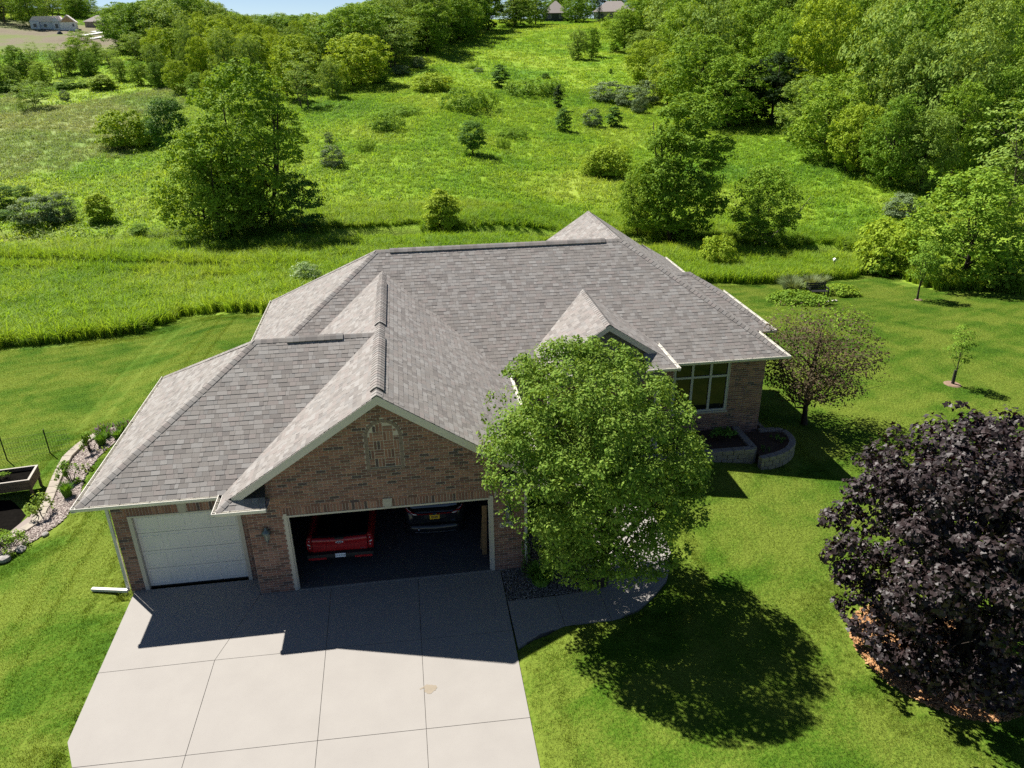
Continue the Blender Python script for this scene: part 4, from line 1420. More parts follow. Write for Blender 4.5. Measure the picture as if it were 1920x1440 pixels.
rw = thing('retaining_wall', 'low wall of flat grey blocks edging the left planting bed', 'garden wall')
RWP = [(-7.55, 12.05), (-8.2, 11.75), (-8.62, 11.0), (-8.82, 9.95), (-8.68, 8.7), (-8.48, 7.65), (-8.22, 6.35), (-8.1, 5.45), (-8.45, 4.75), (-8.95, 4.25)]
def zpath(P, off):
    return min(gz(x, y) for x, y in P) + off
course(rw, RWP, -0.62, .17, .46, .36, 'block_tan', .2)
course(rw, RWP, -0.45, .15, .46, .34, 'block_tan', 0)
eg = [(-7.0, 12.2), (-6.6, 12.05)]
course(rw, eg, -0.35, .14, .4, .3, 'block_tan', 0)

# boulders at the bottom left of the bed
M['rock'] = mat('field_stone', (0.36, 0.34, 0.31), 0.9, (0.22, 0.21, 0.20), 6, 0.2, bump=0.6, bscale=18)


def rock(x, y, r, label, seed, grp):
    bm = bmesh.new()
    bmesh.ops.create_icosphere(bm, subdivisions=2, radius=1)
    rr = random.Random(seed)
    ph = [rr.uniform(0, 6) for _ in range(4)]
    for v in bm.verts:
        c = v.co
        k = 1 + .14 * math.sin(3 * c.x + ph[0]) + .12 * math.sin(3.4 * c.y + ph[1]) + .1 * math.sin(4 * c.z + ph[2])
        v.co = Vector((c.x * r * 1.15 * k, c.y * r * k, c.z * r * .72 * k))
    me = bpy.data.meshes.new('rock')
    bm.to_mesh(me); bm.free()
    me.materials.append(M['rock'])
    o = link('rock', me, None, (x, y, gz(x, y) + r * .32))
    o.rotation_euler = (0, 0, rr.uniform(0, 6))
    tag(o, label, 'rock', grp)


rock(-8.75, 3.32, .26, 'largest pale rock at left end of planting bed', 1, 'rocks edging the left bed')
rock(-8.30, 3.40, .20, 'middle rock between the largest rock and dark shrub', 2, 'rocks edging the left bed')
rock(-7.95, 3.75, .15, 'small rock under the dark rounded shrub', 3, 'rocks edging the left bed')
rock(-9.2, 3.15, .22, 'rock cut by left frame edge', 4, 'rocks edging the left bed')
rock(-7.45, 4.35, .10, 'small flat stone on lower edge of pale chips', 5, 'rocks edging the left bed')

# raised wooden planter boxes
M['wood'] = mat('weathered_wood', (0.17, 0.125, 0.09), 0.85, (0.10, 0.075, 0.055), 5, 0.2)
M['wood_light'] = mat('pale_planter_rim', (0.42, 0.39, 0.34), 0.8, (0.34, 0.31, 0.27), 6)


def raised(x, y, L, D, rz, label):
    z0 = gz(x, y)
    t = thing('raised_planter_box', label, 'planter box', (x, y, z0), rz, 'raised wooden boxes at left frame edge')
    H0, H1 = .42, .80
    for k in range(3):
        za, zb = H0 + k * (H1 - H0) / 3 + .004, H0 + (k + 1) * (H1 - H0) / 3 - .004
        MB().box((-L / 2, -D / 2, za), (L / 2, -D / 2 + .03, zb)).build('board', M['wood'], t)
        MB().box((-L / 2, D / 2 - .03, za), (L / 2, D / 2, zb)).build('board', M['wood'], t)
        MB().box((L / 2 - .03, -D / 2 + .031, za), (L / 2, D / 2 - .031, zb)).build('board', M['wood'], t)
        MB().box((-L / 2, -D / 2 + .031, za), (-L / 2 + .03, D / 2 - .031, zb)).build('board', M['wood'], t)
    for sx in (-1, 1):
        for sy in (-1, 1):
            MB().box((sx * (L / 2 - .06) - .04, sy * (D / 2 - .075) - .035, 0), (sx * (L / 2 - .06) + .04, sy * (D / 2 - .075) + .035, H0 + .2)).build('leg', M['wood'], t)
    w = .045
    MB().box((-L / 2 - .01, -D / 2 - .015, H1), (L / 2 + .01, -D / 2 + w, H1 + .025)).build('rim', M['wood_light'], t)
    MB().box((-L / 2 - .01, D / 2 - w, H1), (L / 2 + .01, D / 2 + .015, H1 + .025)).build('rim', M['wood_light'], t)
    MB().box((L / 2 - w - .02, -D / 2 + w + .001, H1), (L / 2 + .01, D / 2 - w - .001, H1 + .025)).build('rim', M['wood_light'], t)
    MB().box((-L / 2 + .031, -D / 2 + .031, H0 + .05), (L / 2 - .031, D / 2 - .031, H1 - .13)).build('soil', M['mulch_and_shade'], t)
    return t


raised(-10.0, 7.45, 2.1, 1.05, math.radians(7), 'raised wooden planter box with pale rim at left frame edge')
raised(-10.3, 5.0, .9, 1.5, math.radians(20), 'second wooden box at left frame edge below the pale rimmed one')

# thin wire garden fence
M['wire'] = mat('green_black_wire', (0.02, 0.03, 0.015), 0.6)
fn = thing('garden_fence', 'thin dark wire garden fence on the left lawn behind raised box', 'fence')
FP = [(-13.2, 9.75), (-11.2, 10.25), (-9.75, 10.55), (-8.95, 10.75)]
for i, (x, y) in enumerate(FP[1:3] + [FP[0]]):
    MB().box((x - .017, y - .017, gz(x, y) - .1), (x + .017, y + .017, gz(x, y) + 1.05)).build('post', M['wire'], fn)
b = MB()
for a, c_ in zip(FP, FP[1:]):
    L = math.hypot(c_[0] - a[0], c_[1] - a[1])
    n = int(L / .09)
    for k in range(n):
        x, y = a[0] + (c_[0] - a[0]) * k / n, a[1] + (c_[1] - a[1]) * k / n
        b.bar((x, y, gz(x, y)), (x, y, gz(x, y) + .88), .006, .006, up=(0, 1, 0))
    for h in (.04, .25, .46, .67, .88):
        b.bar((a[0], a[1], gz(*a) + h), (c_[0], c_[1], gz(*c_) + h), .006, .006)
tag(b.build('wire_mesh', M['wire'], fn), kind='stuff')

# ================================================================== bench island on the right lawn
ISL = Vector((32.1, 28.0))
M['bench'] = mat('dark_bench_metal', (0.02, 0.02, 0.02), 0.5)
bx, by_ = 31.95, 27.9
bn = thing('garden_bench', 'black garden bench facing the house in small planting island', 'bench', (bx, by_, gz(bx, by_) + .07), math.radians(-4))
for k in range(4):
    MB().box((-.66, -.24 + k * .125, .42), (.66, -.24 + k * .125 + .10, .45)).build('slat', M['bench'], bn)
for k in range(3):
    MB().box((-.66, .27 + .03 * k, .55 + k * .13), (.66, .295 + .03 * k, .64 + k * .13)).build('back_slat', M['bench'], bn)
for sx in (-.64, .64):
    MB().box((sx - .03, -.25, 0), (sx + .03, -.19, .62)).build('leg', M['bench'], bn)
    MB().bar((sx, .24, 0), (sx, .36, .95), .06, .05).build('leg', M['bench'], bn)
    MB().box((sx - .03, -.25, .62), (sx + .03, .30, .66)).build('armrest', M['bench'], bn)
pv = thing('paved_step', 'small reddish brick landing with pale kerb before the bench', 'step', (bx - .05, by_ - .75, gz(bx, by_ - .8)), math.radians(8))
M['paver'] = mat('dull_red_paver', (0.14, 0.085, 0.075), 0.9, (0.10, 0.07, 0.065), 8)
for r_ in range(4):
    for k in range(7):
        MB().box((-.75 + k * .215, -.38 + r_ * .22, .0), (-.75 + k * .215 + .205, -.38 + r_ * .22 + .21, .06)).build('paver', M['paver'], pv)
MB().box((-.80, -.56, .0), (.80, -.395, .085)).build('kerb', M['trim'], pv)
# small white bird house on a post by the creek
bx2, by2 = 38.64, 37.35
bh = thing('bird_house', 'small white bird house on a dark post by the creek', 'bird house', (bx2, by2, gz(bx2, by2)))
MB().box((-.04, -.04, 0), (.04, .04, .85)).build('post', M['wood'], bh)
MB().box((-.11, -.09, .85), (.11, .09, .97)).extrude([(-.14, .971), (.14, .971), (0, 1.06)], 'y', -.11, .11).build('box', mat('white_paint', (0.8, 0.8, 0.78), 0.5), bh)

# ================================================================== distant houses and the building site
M['far_roof'] = mat('far_grey_roof', (0.24, 0.21, 0.20), 0.9, (0.28, 0.25, 0.235), 3)
M['far_roof_light'] = mat('far_pale_roof', (0.66, 0.60, 0.58), 0.9)
M['far_wall'] = mat('far_taupe_wall', (0.28, 0.25, 0.23), 0.9)
M['far_blue'] = mat('far_blue_wall', (0.55, 0.60, 0.66), 0.9)
M['far_white'] = mat('far_white_wall', (0.75, 0.76, 0.78), 0.8)
M['far_dark'] = mat('far_dark_wall', (0.055, 0.06, 0.075), 0.9)
M['osb'] = mat('bare_sheathing', (0.45, 0.30, 0.18), 0.9)


def hip_house(name, label, x, y, L, D, H, RH, rz, wm, rm, windows=(), z=None, gable=None):
    t = thing(name, label, 'house', (x, y, gz(x, y) - .3 if z is None else z), rz)
    MB().box((-L / 2 + .5, -D / 2 + .5, -1.5), (L / 2 - .5, D / 2 - .5, H)).build('wall', wm, t)
    a = D / 2
    r = MB()
    top = [(-L / 2 + a, 0, H + RH), (L / 2 - a, 0, H + RH)]
    e = [(-L / 2, -D / 2, H), (L / 2, -D / 2, H), (L / 2, D / 2, H), (-L / 2, D / 2, H)]
    r.add(e + top, [(0, 1, 5, 4), (1, 2, 5), (2, 3, 4, 5), (3, 0, 4), (0, 3, 2, 1)])
    r.build('roof', rm, t)
    for (wx, wz, ww, wh) in windows:
        f = MB().box((wx - ww / 2, -D / 2 + .46, wz), (wx + ww / 2, -D / 2 + .52, wz + wh)).build('window', M['trim'], t)
        MB().box((wx - ww / 2 + .1, -D / 2 + .44, wz + .1), (wx + ww / 2 - .1, -D / 2 + .459, wz + wh - .1)).build('pane', M['glass'], f)
    return t


h1 = hip_house('hilltop_house', 'grey roofed house on hilltop crest between trees', 71.5, 322, 11.5, 11, 3.0, 4.6, math.radians(-10), M['far_dark'], M['far_roof'], ((-2.5, 1, 1.6, 1.4), (2.2, 1, 1.6, 1.4)))
h2 = hip_house('hilltop_house', 'low grey roofed house right of blue spruce on the crest', 96, 322, 16, 10, 3.0, 4.0, math.radians(-22), M['far_wall'], M['far_roof'], ((-4, 1, 1.6, 1.4), (0, 1, 1.6, 1.4)))
h3 = hip_house('hilltop_house', 'grey roof showing above right wood at the top frame edge', 106, 306, 14, 10, 3.4, 4.6, math.radians(-30), M['far_wall'], M['far_roof'], ((-4, 1, 1.6, 1.4),))
nz_ = gz(-101.5, 262)
nh = thing('new_house', 'pale unfinished house beside the bare field on far left', 'house', (-101.0, 262.5, nz_ - .4), math.radians(14))
nh.scale = (.82, .82, .82)
MB().box((-6.8, -2.2, -1), (2.8, 4.5, 3.0)).build('wall', M['far_blue'], nh)
MB().box((-6.8, -3.6, -1), (-3.8, -2.201, 2.9)).build('wall', M['far_blue'], nh)
MB().box((.6, -3.2, -1), (3.1, -2.201, 2.9)).build('wall', M['far_blue'], nh)
MB().box((3.101, -3.6, -1), (8.4, 4.0, 2.7)).build('wall', M['far_white'], nh)
MB().extrude([(-7.2, 2.9), (4.2, 2.9), (3.2, 4.9), (-5.6, 4.7)], 'y', -2.6, 4.9).build('roof', M['far_roof_light'], nh)
MB().extrude([(3.0, 2.7), (8.8, 2.7), (5.9, 5.2)], 'y', -4.0, 4.4).build('roof', M['far_roof_light'], nh)
MB().extrude([(3.5, 2.701), (8.3, 2.701), (5.9, 4.8)], 'y', -4.02, -4.001).build('gable_panel', M['osb'], nh)
MB().extrude([(.2, 2.9), (3.5, 2.9), (1.85, 4.6)], 'y', -3.6, 1.0).build('roof', M['far_roof_light'], nh)
MB().extrude([(.5, 2.901), (3.2, 2.901), (1.85, 4.35)], 'y', -3.62, -3.601).build('gable_panel', M['far_blue'], nh)
for (wx, wy, wz, ww, wh) in ((-5.3, -3.6, .9, 1.3, 1.4), (1.85, -3.2, .5, 1.2, 1.7), (7.6, -3.6, 1.0, .8, 1.2), (-2.0, -2.2, .9, 1.2, 1.3)):
    f = MB().box((wx - ww / 2, wy - .04, wz), (wx + ww / 2, wy + .02, wz + wh)).build('window', M['far_white'], nh)
    MB().box((wx - ww / 2 + .1, wy - .06, wz + .1), (wx + ww / 2 - .1, wy - .041, wz + wh - .1)).build('pane', M['glass'], f)
bz = gz(-82, 275)
dk = hip_house('dark_house', 'long dark low house behind the building site', -80.5, 277, 15, 9, 3.4, 2.2, math.radians(10), M['far_dark'], M['far_wall'], ((-4, 1, 1.5, 1.4), (3, 1, 1.5, 1.4)))
lo = hip_house('low_house', 'brown roofed low house right of the pale unfinished house', -91.5, 277, 9, 8, 1.6, 2.0, math.radians(10), M['far_wall'], M['far_roof'], ())
M['slab_white'] = mat('fresh_white_concrete', (0.75, 0.74, 0.72), 0.7)
for (x, y, L, D, rz, lb) in ((-85.2, 252, 2.2, 17, .30, 'long white concrete slab on the building site'), (-85.0, 259.5, 7.5, 2.2, .12, 'white cross slab at the top of long slab'), (-79.8, 244, 2.0, 13, .33, 'right hand white slab beside the dirt mound')):
    o = MB().box((-L / 2, -D / 2, -.2), (L / 2, D / 2, .35)).build('concrete_slab', M['slab_white'], None, False, (x, y, gz(x, y)))
    o.rotation_euler = (math.radians(5.5), 0, -rz)
    tag(o, lb, 'slab', 'white slabs of the building site')
M['earth'] = mat('orange_earth', (0.30, 0.19, 0.11), 1.0, (0.24, 0.16, 0.10), 1.5)


def mound(x, y, r, h, m, label, grp):
    b = MB()
    prof = [(r, -.3), (r * .85, h * .25), (r * .55, h * .7), (r * .2, h), (0.01, h * 1.02)]
    b.lathe(prof, n=14)
    o = b.build('earth_mound', m, None, True, (x, y, gz(x, y)))
    for v in o.data.vertices:
        k = 1 + .18 * math.sin(v.co.x * 2.1 + x) * math.cos(v.co.y * 1.7)
        v.co.x *= k; v.co.y *= k; v.co.z *= 1 + .1 * math.sin(3 * v.co.x)
    tag(o, label, 'earth mound', grp)


mound(-78.4, 250.5, 2.2, 1.3, M['earth'], 'orange earth mound between the white slabs and brush piles', 'mounds on the building site')
mound(-75.0, 249.0, 1.1, 1.6, M['far_dark'], 'tall dark brush pile at right of the building site', 'mounds on the building site')
mound(-74.5, 244.5, .9, .9, M['far_dark'], 'small dark brush pile below the tall one', 'mounds on the building site')
mound(-94.6, 249.5, .9, .9, M['far_dark'], 'small dark brush pile alone on the bare field', 'mounds on the building site')
mound(-96.2, 262.0, .8, .6, M['far_white'], 'white wrapped pile near the unfinished house', 'mounds on the building site')
mound(-83.2, 262.5, 1.0, .7, M['far_white'], 'white covered heap behind the white slabs', 'mounds on the building site')
pz = gz(-73.5, 263)
pole = thing('utility_pole', 'thin pale utility pole in front of the long dark house', 'utility pole', (-74.6, 262, gz(-74.6, 262)))
MB().tube([(0, 0, -.3), (0, 0, 6.5)], [.16, .11], 8).build('pole', M['far_wall'], pole)
MB().box((-.9, -.06, 5.9), (.9, .06, 6.05)).build('crossarm', M['far_wall'], pole)


# ================================================================== vegetation
def leaf_mat(name, c0, c1, c2, trans=0.27, rough=0.65, spec=0.07, tscale=(1.35, 1.2, 0.55), gain=1.75):
    """Two-sided leaf: colour differs from leaf to leaf and from plant to plant, light passes through."""
    c0, c1, c2 = [tuple(v * gain for v in c) for c in (c0, c1, c2)]
    m = bpy.data.materials.new(name)
    m.use_nodes = True
    nt = m.node_tree
    b = nt.nodes['Principled BSDF']
    b.inputs['Roughness'].default_value = rough
    b.inputs['Specular IOR Level'].default_value = spec
    geo = nt.nodes.new('ShaderNodeNewGeometry')
    oi = nt.nodes.new('ShaderNodeObjectInfo')
    tc = nt.nodes.new('ShaderNodeTexCoord')
    nz = nt.nodes.new('ShaderNodeTexNoise')
    nz.inputs['Scale'].default_value = 0.9
    nt.links.new(tc.outputs['Object'], nz.inputs['Vector'])
    a = nt.nodes.new('ShaderNodeMath'); a.operation = 'MULTIPLY_ADD'
    nt.links.new(geo.outputs['Random Per Island'], a.inputs[0]); a.inputs[1].default_value = 0.45
    c = nt.nodes.new('ShaderNodeMath'); c.operation = 'MULTIPLY_ADD'
    nt.links.new(oi.outputs['Random'], c.inputs[0]); c.inputs[1].default_value = 0.30
    d = nt.nodes.new('ShaderNodeMath'); d.operation = 'MULTIPLY_ADD'
    nt.links.new(nz.outputs[0], d.inputs[0]); d.inputs[1].default_value = 0.55; d.inputs[2].default_value = -0.15
    nt.links.new(d.outputs[0], c.inputs[2]); nt.links.new(c.outputs[0], a.inputs[2])
    rp = nt.nodes.new('ShaderNodeValToRGB')
    cr = rp.color_ramp
    cr.elements.new(0.5)
    for e, (p, col) in zip(cr.elements, ((0.1, c0), (0.5, c1), (0.9, c2))):
        e.position = p; e.color = (*col, 1)
    nt.links.new(a.outputs[0], rp.inputs[0])
    nt.links.new(rp.outputs[0], b.inputs['Base Color'])
    tr = nt.nodes.new('ShaderNodeBsdfTranslucent')
    mu = nt.nodes.new('ShaderNodeMix'); mu.data_type = 'RGBA'; mu.blend_type = 'MULTIPLY'; mu.inputs[0].default_value = 1
    nt.links.new(rp.outputs[0], mu.inputs[6]); mu.inputs[7].default_value = (*tscale, 1)
    nt.links.new(mu.outputs[2], tr.inputs['Color'])
    ms = nt.nodes.new('ShaderNodeMixShader')
    ms.inputs[0].default_value = trans
    nt.links.new(b.outputs[0], ms.inputs[1]); nt.links.new(tr.outputs[0], ms.inputs[2])
    nt.links.new(ms.outputs[0], nt.nodes['Material Output'].inputs['Surface'])
    return m


LM = dict(
    green=leaf_mat('green_leaf', (0.046, 0.092, 0.012), (0.094, 0.165, 0.018), (0.155, 0.225, 0.026)),
    maple=leaf_mat('maple_leaf', (0.036, 0.074, 0.010), (0.078, 0.134, 0.019), (0.138, 0.190, 0.034), 0.25),
    fresh=leaf_mat('fresh_leaf', (0.060, 0.112, 0.012), (0.118, 0.190, 0.020), (0.185, 0.255, 0.032), 0.3),
    pale=leaf_mat('pale_leaf', (0.072, 0.118, 0.022), (0.125, 0.186, 0.034), (0.182, 0.240, 0.050)),
    yellow=leaf_mat('yellow_green_leaf', (0.085, 0.135, 0.012), (0.155, 0.220, 0.018), (0.225, 0.280, 0.030), 0.3),
    deep=leaf_mat('deep_green_leaf', (0.026, 0.062, 0.012), (0.052, 0.108, 0.018), (0.090, 0.160, 0.026)),
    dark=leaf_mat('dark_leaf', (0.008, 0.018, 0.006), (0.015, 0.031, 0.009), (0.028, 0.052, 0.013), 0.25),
    grey=leaf_mat('grey_green_leaf', (0.055, 0.085, 0.034), (0.098, 0.136, 0.066), (0.15, 0.19, 0.10), 0.25),
    purple=leaf_mat('purple_leaf', (0.0085, 0.0060, 0.0064), (0.0165, 0.0110, 0.0112), (0.031, 0.019, 0.019), 0.10, 0.50, 0.36, (1.6, 0.6, 0.6), 2.2),
    bronze=leaf_mat('bronze_leaf', (0.026, 0.026, 0.012), (0.052, 0.043, 0.023), (0.082, 0.050, 0.034), 0.25, 0.5),
    white=leaf_mat('white_blossom', (0.06, 0.12, 0.03), (0.14, 0.2, 0.08), (0.55, 0.6, 0.42), 0.3),
    spruce=leaf_mat('blue_needles', (0.020, 0.045, 0.032), (0.035, 0.070, 0.055), (0.06, 0.10, 0.085), 0.1),
    violet=leaf_mat('violet_flower', (0.05, 0.022, 0.06), (0.11, 0.05, 0.13), (0.18, 0.09, 0.20), 0.3),
    blade=leaf_mat('blade_leaf', (0.045, 0.11, 0.014), (0.085, 0.17, 0.022), (0.14, 0.23, 0.04), 0.3),
    plume=leaf_mat('plume_grass', (0.055, 0.082, 0.026), (0.105, 0.132, 0.060), (0.17, 0.19, 0.11), 0.3),
)
BARK = mat('grey_brown_bark', (0.075, 0.060, 0.048), 0.95, (0.13, 0.11, 0.09), 9, 0.1, bump=0.5, bscale=25)
BARKD = mat('dark_bark', (0.035, 0.028, 0.023), 0.95, (0.06, 0.05, 0.042), 9, 0.1, bump=0.5, bscale=25)

LOBED = np.array([(0, 0), (.34, .16), (.62, .40), (.26, .58), (0, 1.05), (-.26, .58), (-.62, .40), (-.34, .16)])


def norm(a):
    return a / np.maximum(np.linalg.norm(a, axis=-1, keepdims=True), 1e-9)


def leaves(P, N, size, rg, aspect=0.62, lobed=False, droop=0.0):
    """Leaf polygons at P with normals N."""
    k = len(P)
    ref = norm(rg.normal(size=(k, 3)))
    T = norm(np.cross(N, ref))
    B = np.cross(N, T)
    s = size * rg.uniform(.65, 1.3, k)[:, None]
    if lobed:
        n = len(LOBED)
        V = P[:, None] + (T[:, None] * LOBED[None, :, :1] + B[:, None] * (LOBED[None, :, 1:] - .4) + N[:, None] * (-.22 * np.abs(LOBED[None, :, :1]))) * s[:, None]
        return V.reshape(-1, 3), (np.arange(k * n).reshape(k, n))
    a = s * aspect * .5
    V = np.stack([P - B * s * .5, P + T * a + N * s * .06, P + B * s * .5, P - T * a + N * s * .06], 1)
    V[:, 2, 2] -= droop * s[:, 0]
    return V.reshape(-1, 3), np.arange(k * 4).reshape(k, 4)


def crown_points(rg, h, w, h0, ncl, per, cr, shape='round', fill=0.45, upness=0.6, squash=0.75, sub=None):
    """Clump centres spread through the crown's volume, leaves on each clump's shell."""
    C, Rr = [], []
    for q in range(ncl):
        zf = 1 - 2 * (q + .5) / ncl
        af = q * 2.399963 + rg.uniform(-.35, .35)
        d = norm(np.array([math.sqrt(1 - zf * zf) * math.cos(af), math.sqrt(1 - zf * zf) * math.sin(af), zf]) + rg.normal(size=3) * .16)
        r = rg.uniform(.86, 1.02) if q % 3 else fill + (.85 - fill) * rg.uniform()
        p = d * r
        p[2] = min(p[2], .93)
        t = (p[2] + 1) / 2
        k = 1.0
        if shape == 'full':
            k = 1.03
            p[2] = p[2] * .97
        if shape == 'egg': k = 1.10 - 0.34 * t
        elif shape == 'vase': k = 0.62 + 0.5 * t
        elif shape == 'column': k = 1.0
        elif shape == 'open': k = 0.86 + 0.24 * math.sin(t * 3.1)
        elif shape == 'dome':
            if p[2] < -0.25: p[2] = -0.25 - 0.35 * abs(p[2] + .25)
            k = 1.05
        x, y = p[0] * k * w / 2, p[1] * k * w / 2
        z = h0 + (h - h0) * (p[2] + 1) / 2
        if shape == 'dome': z = h * (0.36 + 0.62 * p[2])
        C.append((x * (1 - cr * .5), y * (1 - cr * .5), max(z, h * .04)))
        Rr.append(cr * w / 2 * rg.uniform(.75, 1.2))
    C, Rr = np.array(C), np.array(Rr)
    cen = np.array([0, 0, h0 + (h - h0) * .42])
    def shell(n, up):
        d = rg.normal(size=(n, 3))
        d[:, 2] = np.abs(d[:, 2]) * up * 1.6 + d[:, 2] * (1 - up)
        return norm(d)
    if sub is None:
        ci = np.repeat(np.arange(ncl), per)
        d = shell(len(ci), upness)
        P = C[ci] + d * (Rr[ci][:, None] * (1.08 - .6 * rg.uniform(0, 1, (len(ci), 1)) ** 1.8)) * np.array([1, 1, squash])
        N = norm(d * .75 + norm(P - cen) * .3 + np.array([0, 0, .4]) + rg.normal(size=P.shape) * .34)
        return C, P, N
    nsub, srad = sub
    ci = np.repeat(np.arange(ncl), nsub)
    ds = shell(len(ci), .15)
    S = C[ci] + ds * Rr[ci][:, None] * rg.uniform(.55, 1.05, (len(ci), 1)) * np.array([1, 1, squash])
    S[:, 2] = np.maximum(S[:, 2], h * .03)
    sr = srad * rg.uniform(.55, 1.35, len(S))
    si = np.repeat(np.arange(len(S)), per)
    d = shell(len(si), upness * .5)
    P = S[si] + d * (sr[si][:, None] * (1.1 - .7 * rg.uniform(0, 1, (len(si), 1)) ** 1.6)) * np.array([1.08, 1.08, .95])
    N = norm(d * .8 + norm(S[si] - cen) * .25 + np.array([0, 0, .35]) + rg.normal(size=P.shape) * .33)
    zc, hz = (h + h0) / 2, (h - h0) / 2
    ok = (P[:, 0] / (w / 2)) ** 2 + (P[:, 1] / (w / 2)) ** 2 + ((P[:, 2] - zc) / hz) ** 2 < 1.05 ** 2
    return C, P[ok], N[ok]


def limbs(rg, h, w, h0, C, r0, n, bark, name='trunk', stems=1, bend=0.05, n2=0):
    b = MB()
    for s in range(stems):
        ang = rg.uniform(0, 6.28)
        sp = (w * .10) if stems > 1 else 0.0
        bx_, by2_ = sp * math.cos(ang), sp * math.sin(ang)
        top = (bx_ * 3.0 + rg.normal() * bend * w, by2_ * 3.0 + rg.normal() * bend * w, h * .82)
        pts = []
        for i in range(7):
            t = i / 6
            pts.append((bx_ + (top[0] - bx_) * t + bend * w * .5 * math.sin(t * 5 + ang), by2_ + (top[1] - by2_) * t + bend * w * .5 * math.cos(t * 4 + ang), -.25 + (h * .82 + .25) * t))
        k = 1.0 if stems == 1 else 0.6
        b.tube(pts, [r0 * k * (1.35 if i == 0 else 1) * (1 - .82 * i / 6) for i in range(7)], 7)
        order = rg.permutation(len(C))[: n // stems]
        for j in order:
            c = C[j]
            z0 = min(max(c[2] * rg.uniform(.45, .75), h0 * .75, h * .12), h * .75)
            t = (z0 + .25) / (h * .82 + .25)
            i = min(int(t * 6), 5)
            f = t * 6 - i
            p0 = np.array(pts[i]) * (1 - f) + np.array(pts[i + 1]) * f
            mid = (p0 + c) / 2 + np.array([0, 0, -.06 * h * rg.uniform(-.4, 1)])
            rr = r0 * k * (1 - .82 * t) * .55
            b.tube([p0, p0 * .5 + mid * .5 + rg.normal(size=3) * .02 * w, mid, c], [rr, rr * .75, rr * .5, rr * .16], 5, cap=False)
            for _ in range(n2):
                e = c + rg.normal(size=3) * w * .10
                b.tube([mid, (mid + e) / 2 + rg.normal(size=3) * .02 * w, e], [rr * .35, rr * .22, rr * .08], 4, cap=False)
    me = mesh_np(name, np.array(b.v), b.f, bark, smooth=True)
    return me


KINDS = {}


def kind(key, name, cname, h, w, h0, ncl, per, cr, lsize, leafm, shape='egg', r0=None, nl=14, bark=None, seed=1, lobed=False, aspect=.62, stems=1, fill=.45, tname='trunk', n2=0, upness=.6, squash=.75, mi2=None, bend=.05, keep=None, sub=None, lean=0.0):
    rg = np.random.default_rng(seed * 101 + 7)
    C, P, N = crown_points(rg, h, w, h0, ncl, per, cr, shape, fill, upness, squash, sub)
    if lean:
        for A in (P, C):
            A[:, 0] -= lean * np.maximum(A[:, 2] - 2.4, 0)
    if keep is not None:
        ok = keep(P)
        P, N = P[ok], N[ok]
    V, Fq = leaves(P, N, lsize, rg, aspect, lobed)
    mats_ = [LM[leafm]]
    mi = None
    if mi2 is not None:
        mats_.append(LM[mi2[0]])
        mi = mi2[1](P, rg).astype(int)
    crown = mesh_np(cname, V, Fq, mats_, mi)
    tr = limbs(rg, h, w, h0, C, r0 or w * .022, nl, bark or BARK, tname, stems, bend, n2)
    KINDS[key] = (name, cname, tname, h, w, crown, tr)


# the distinct trees of the yard
def clear_of_house(P):
    X_, Y_, Z_ = P[:, 0] * .98 + 9.4, P[:, 1] * .98 - 1.15, P[:, 2] * .98
    east = ZE + GK * (8.004 - X_)
    inside = (X_ < 8.15) & (Y_ > -0.75) & (Z_ < np.maximum(east, ZE) + 0.12)
    return ~inside & ~((X_ < 7.6) & (Z_ < 3.3))


kind('front', 'maple_tree', 'crown', 7.45, 5.9, 0.75, 190, 62, .25, .092, 'maple', 'full', .15, 30, BARKD, 3, keep=clear_of_house, n2=1, fill=.25, sub=(8, .25), lean=.13)
kind('purple', 'purple_maple_tree', 'crown', 6.6, 6.9, 0.05, 120, 50, .26, .115, 'purple', 'egg', .16, 24, BARKD, 5, lobed=True, fill=.25, n2=1, sub=(8, .28))
kind('crab', 'crab_apple_tree', 'crown', 4.9, 5.0, 1.0, 150, 76, .24, .095, 'bronze', 'vase', .11, 30, BARKD, 8, n2=2, fill=.3, mi2=('fresh', lambda P, rg: (P[:, 2] > 3.9) & (P[:, 0] > .1) & (rg.uniform(size=len(P)) < .5)), bend=.03)
kind('sapling_slim', 'sapling_tree', 'crown', 2.9, 1.15, 1.0, 34, 34, .30, .085, 'green', 'egg', .035, 10, BARK, 12, fill=.2)
kind('sapling_round', 'sapling_tree', 'crown', 3.9, 2.0, 1.2, 40, 46, .34, .13, 'green', 'egg', .07, 10, BARKD, 13, fill=.3)
# middle distance
kind('tall_maple', 'maple_tree', 'crown', 14, 9, 0.9, 100, 32, .24, .25, 'fresh', 'open', .30, 40, BARKD, 21, stems=3, fill=.30, n2=1, sub=(8, .42))
kind('tall_maple2', 'maple_tree', 'crown', 13, 8, 0.4, 110, 34, .27, .24, 'fresh', 'egg', .28, 30, BARKD, 22, stems=2, fill=.35, sub=(8, .42))
kind('bushy_tree', 'bushy_tree', 'crown', 9, 9, 0.1, 100, 30, .25, .23, 'fresh', 'egg', .18, 34, BARKD, 23, stems=3, fill=.3, n2=1, sub=(8, .40))
kind('bush_dark', 'bushy_tree', 'crown', 5, 4, 0.1, 70, 70, .28, .19, 'deep', 'egg', .08, 10, BARKD, 24, stems=2)
kind('round_tree', 'round_tree', 'crown', 4, 3.6, 0.55, 90, 70, .28, .17, 'deep', 'egg', .09, 14, BARKD, 25, fill=.6)
for i, (lm, sh, sd) in enumerate((('fresh', 'egg', 31), ('pale', 'open', 32), ('green', 'egg', 33))):
    kind('broad%d' % i, 'broadleaf_tree', 'crown', 11, 8.5, 0.1, 66, 30, .29, .27, lm, 'full', .2, 16, BARKD, sd, fill=.3, squash=.95, sub=(8, .48))
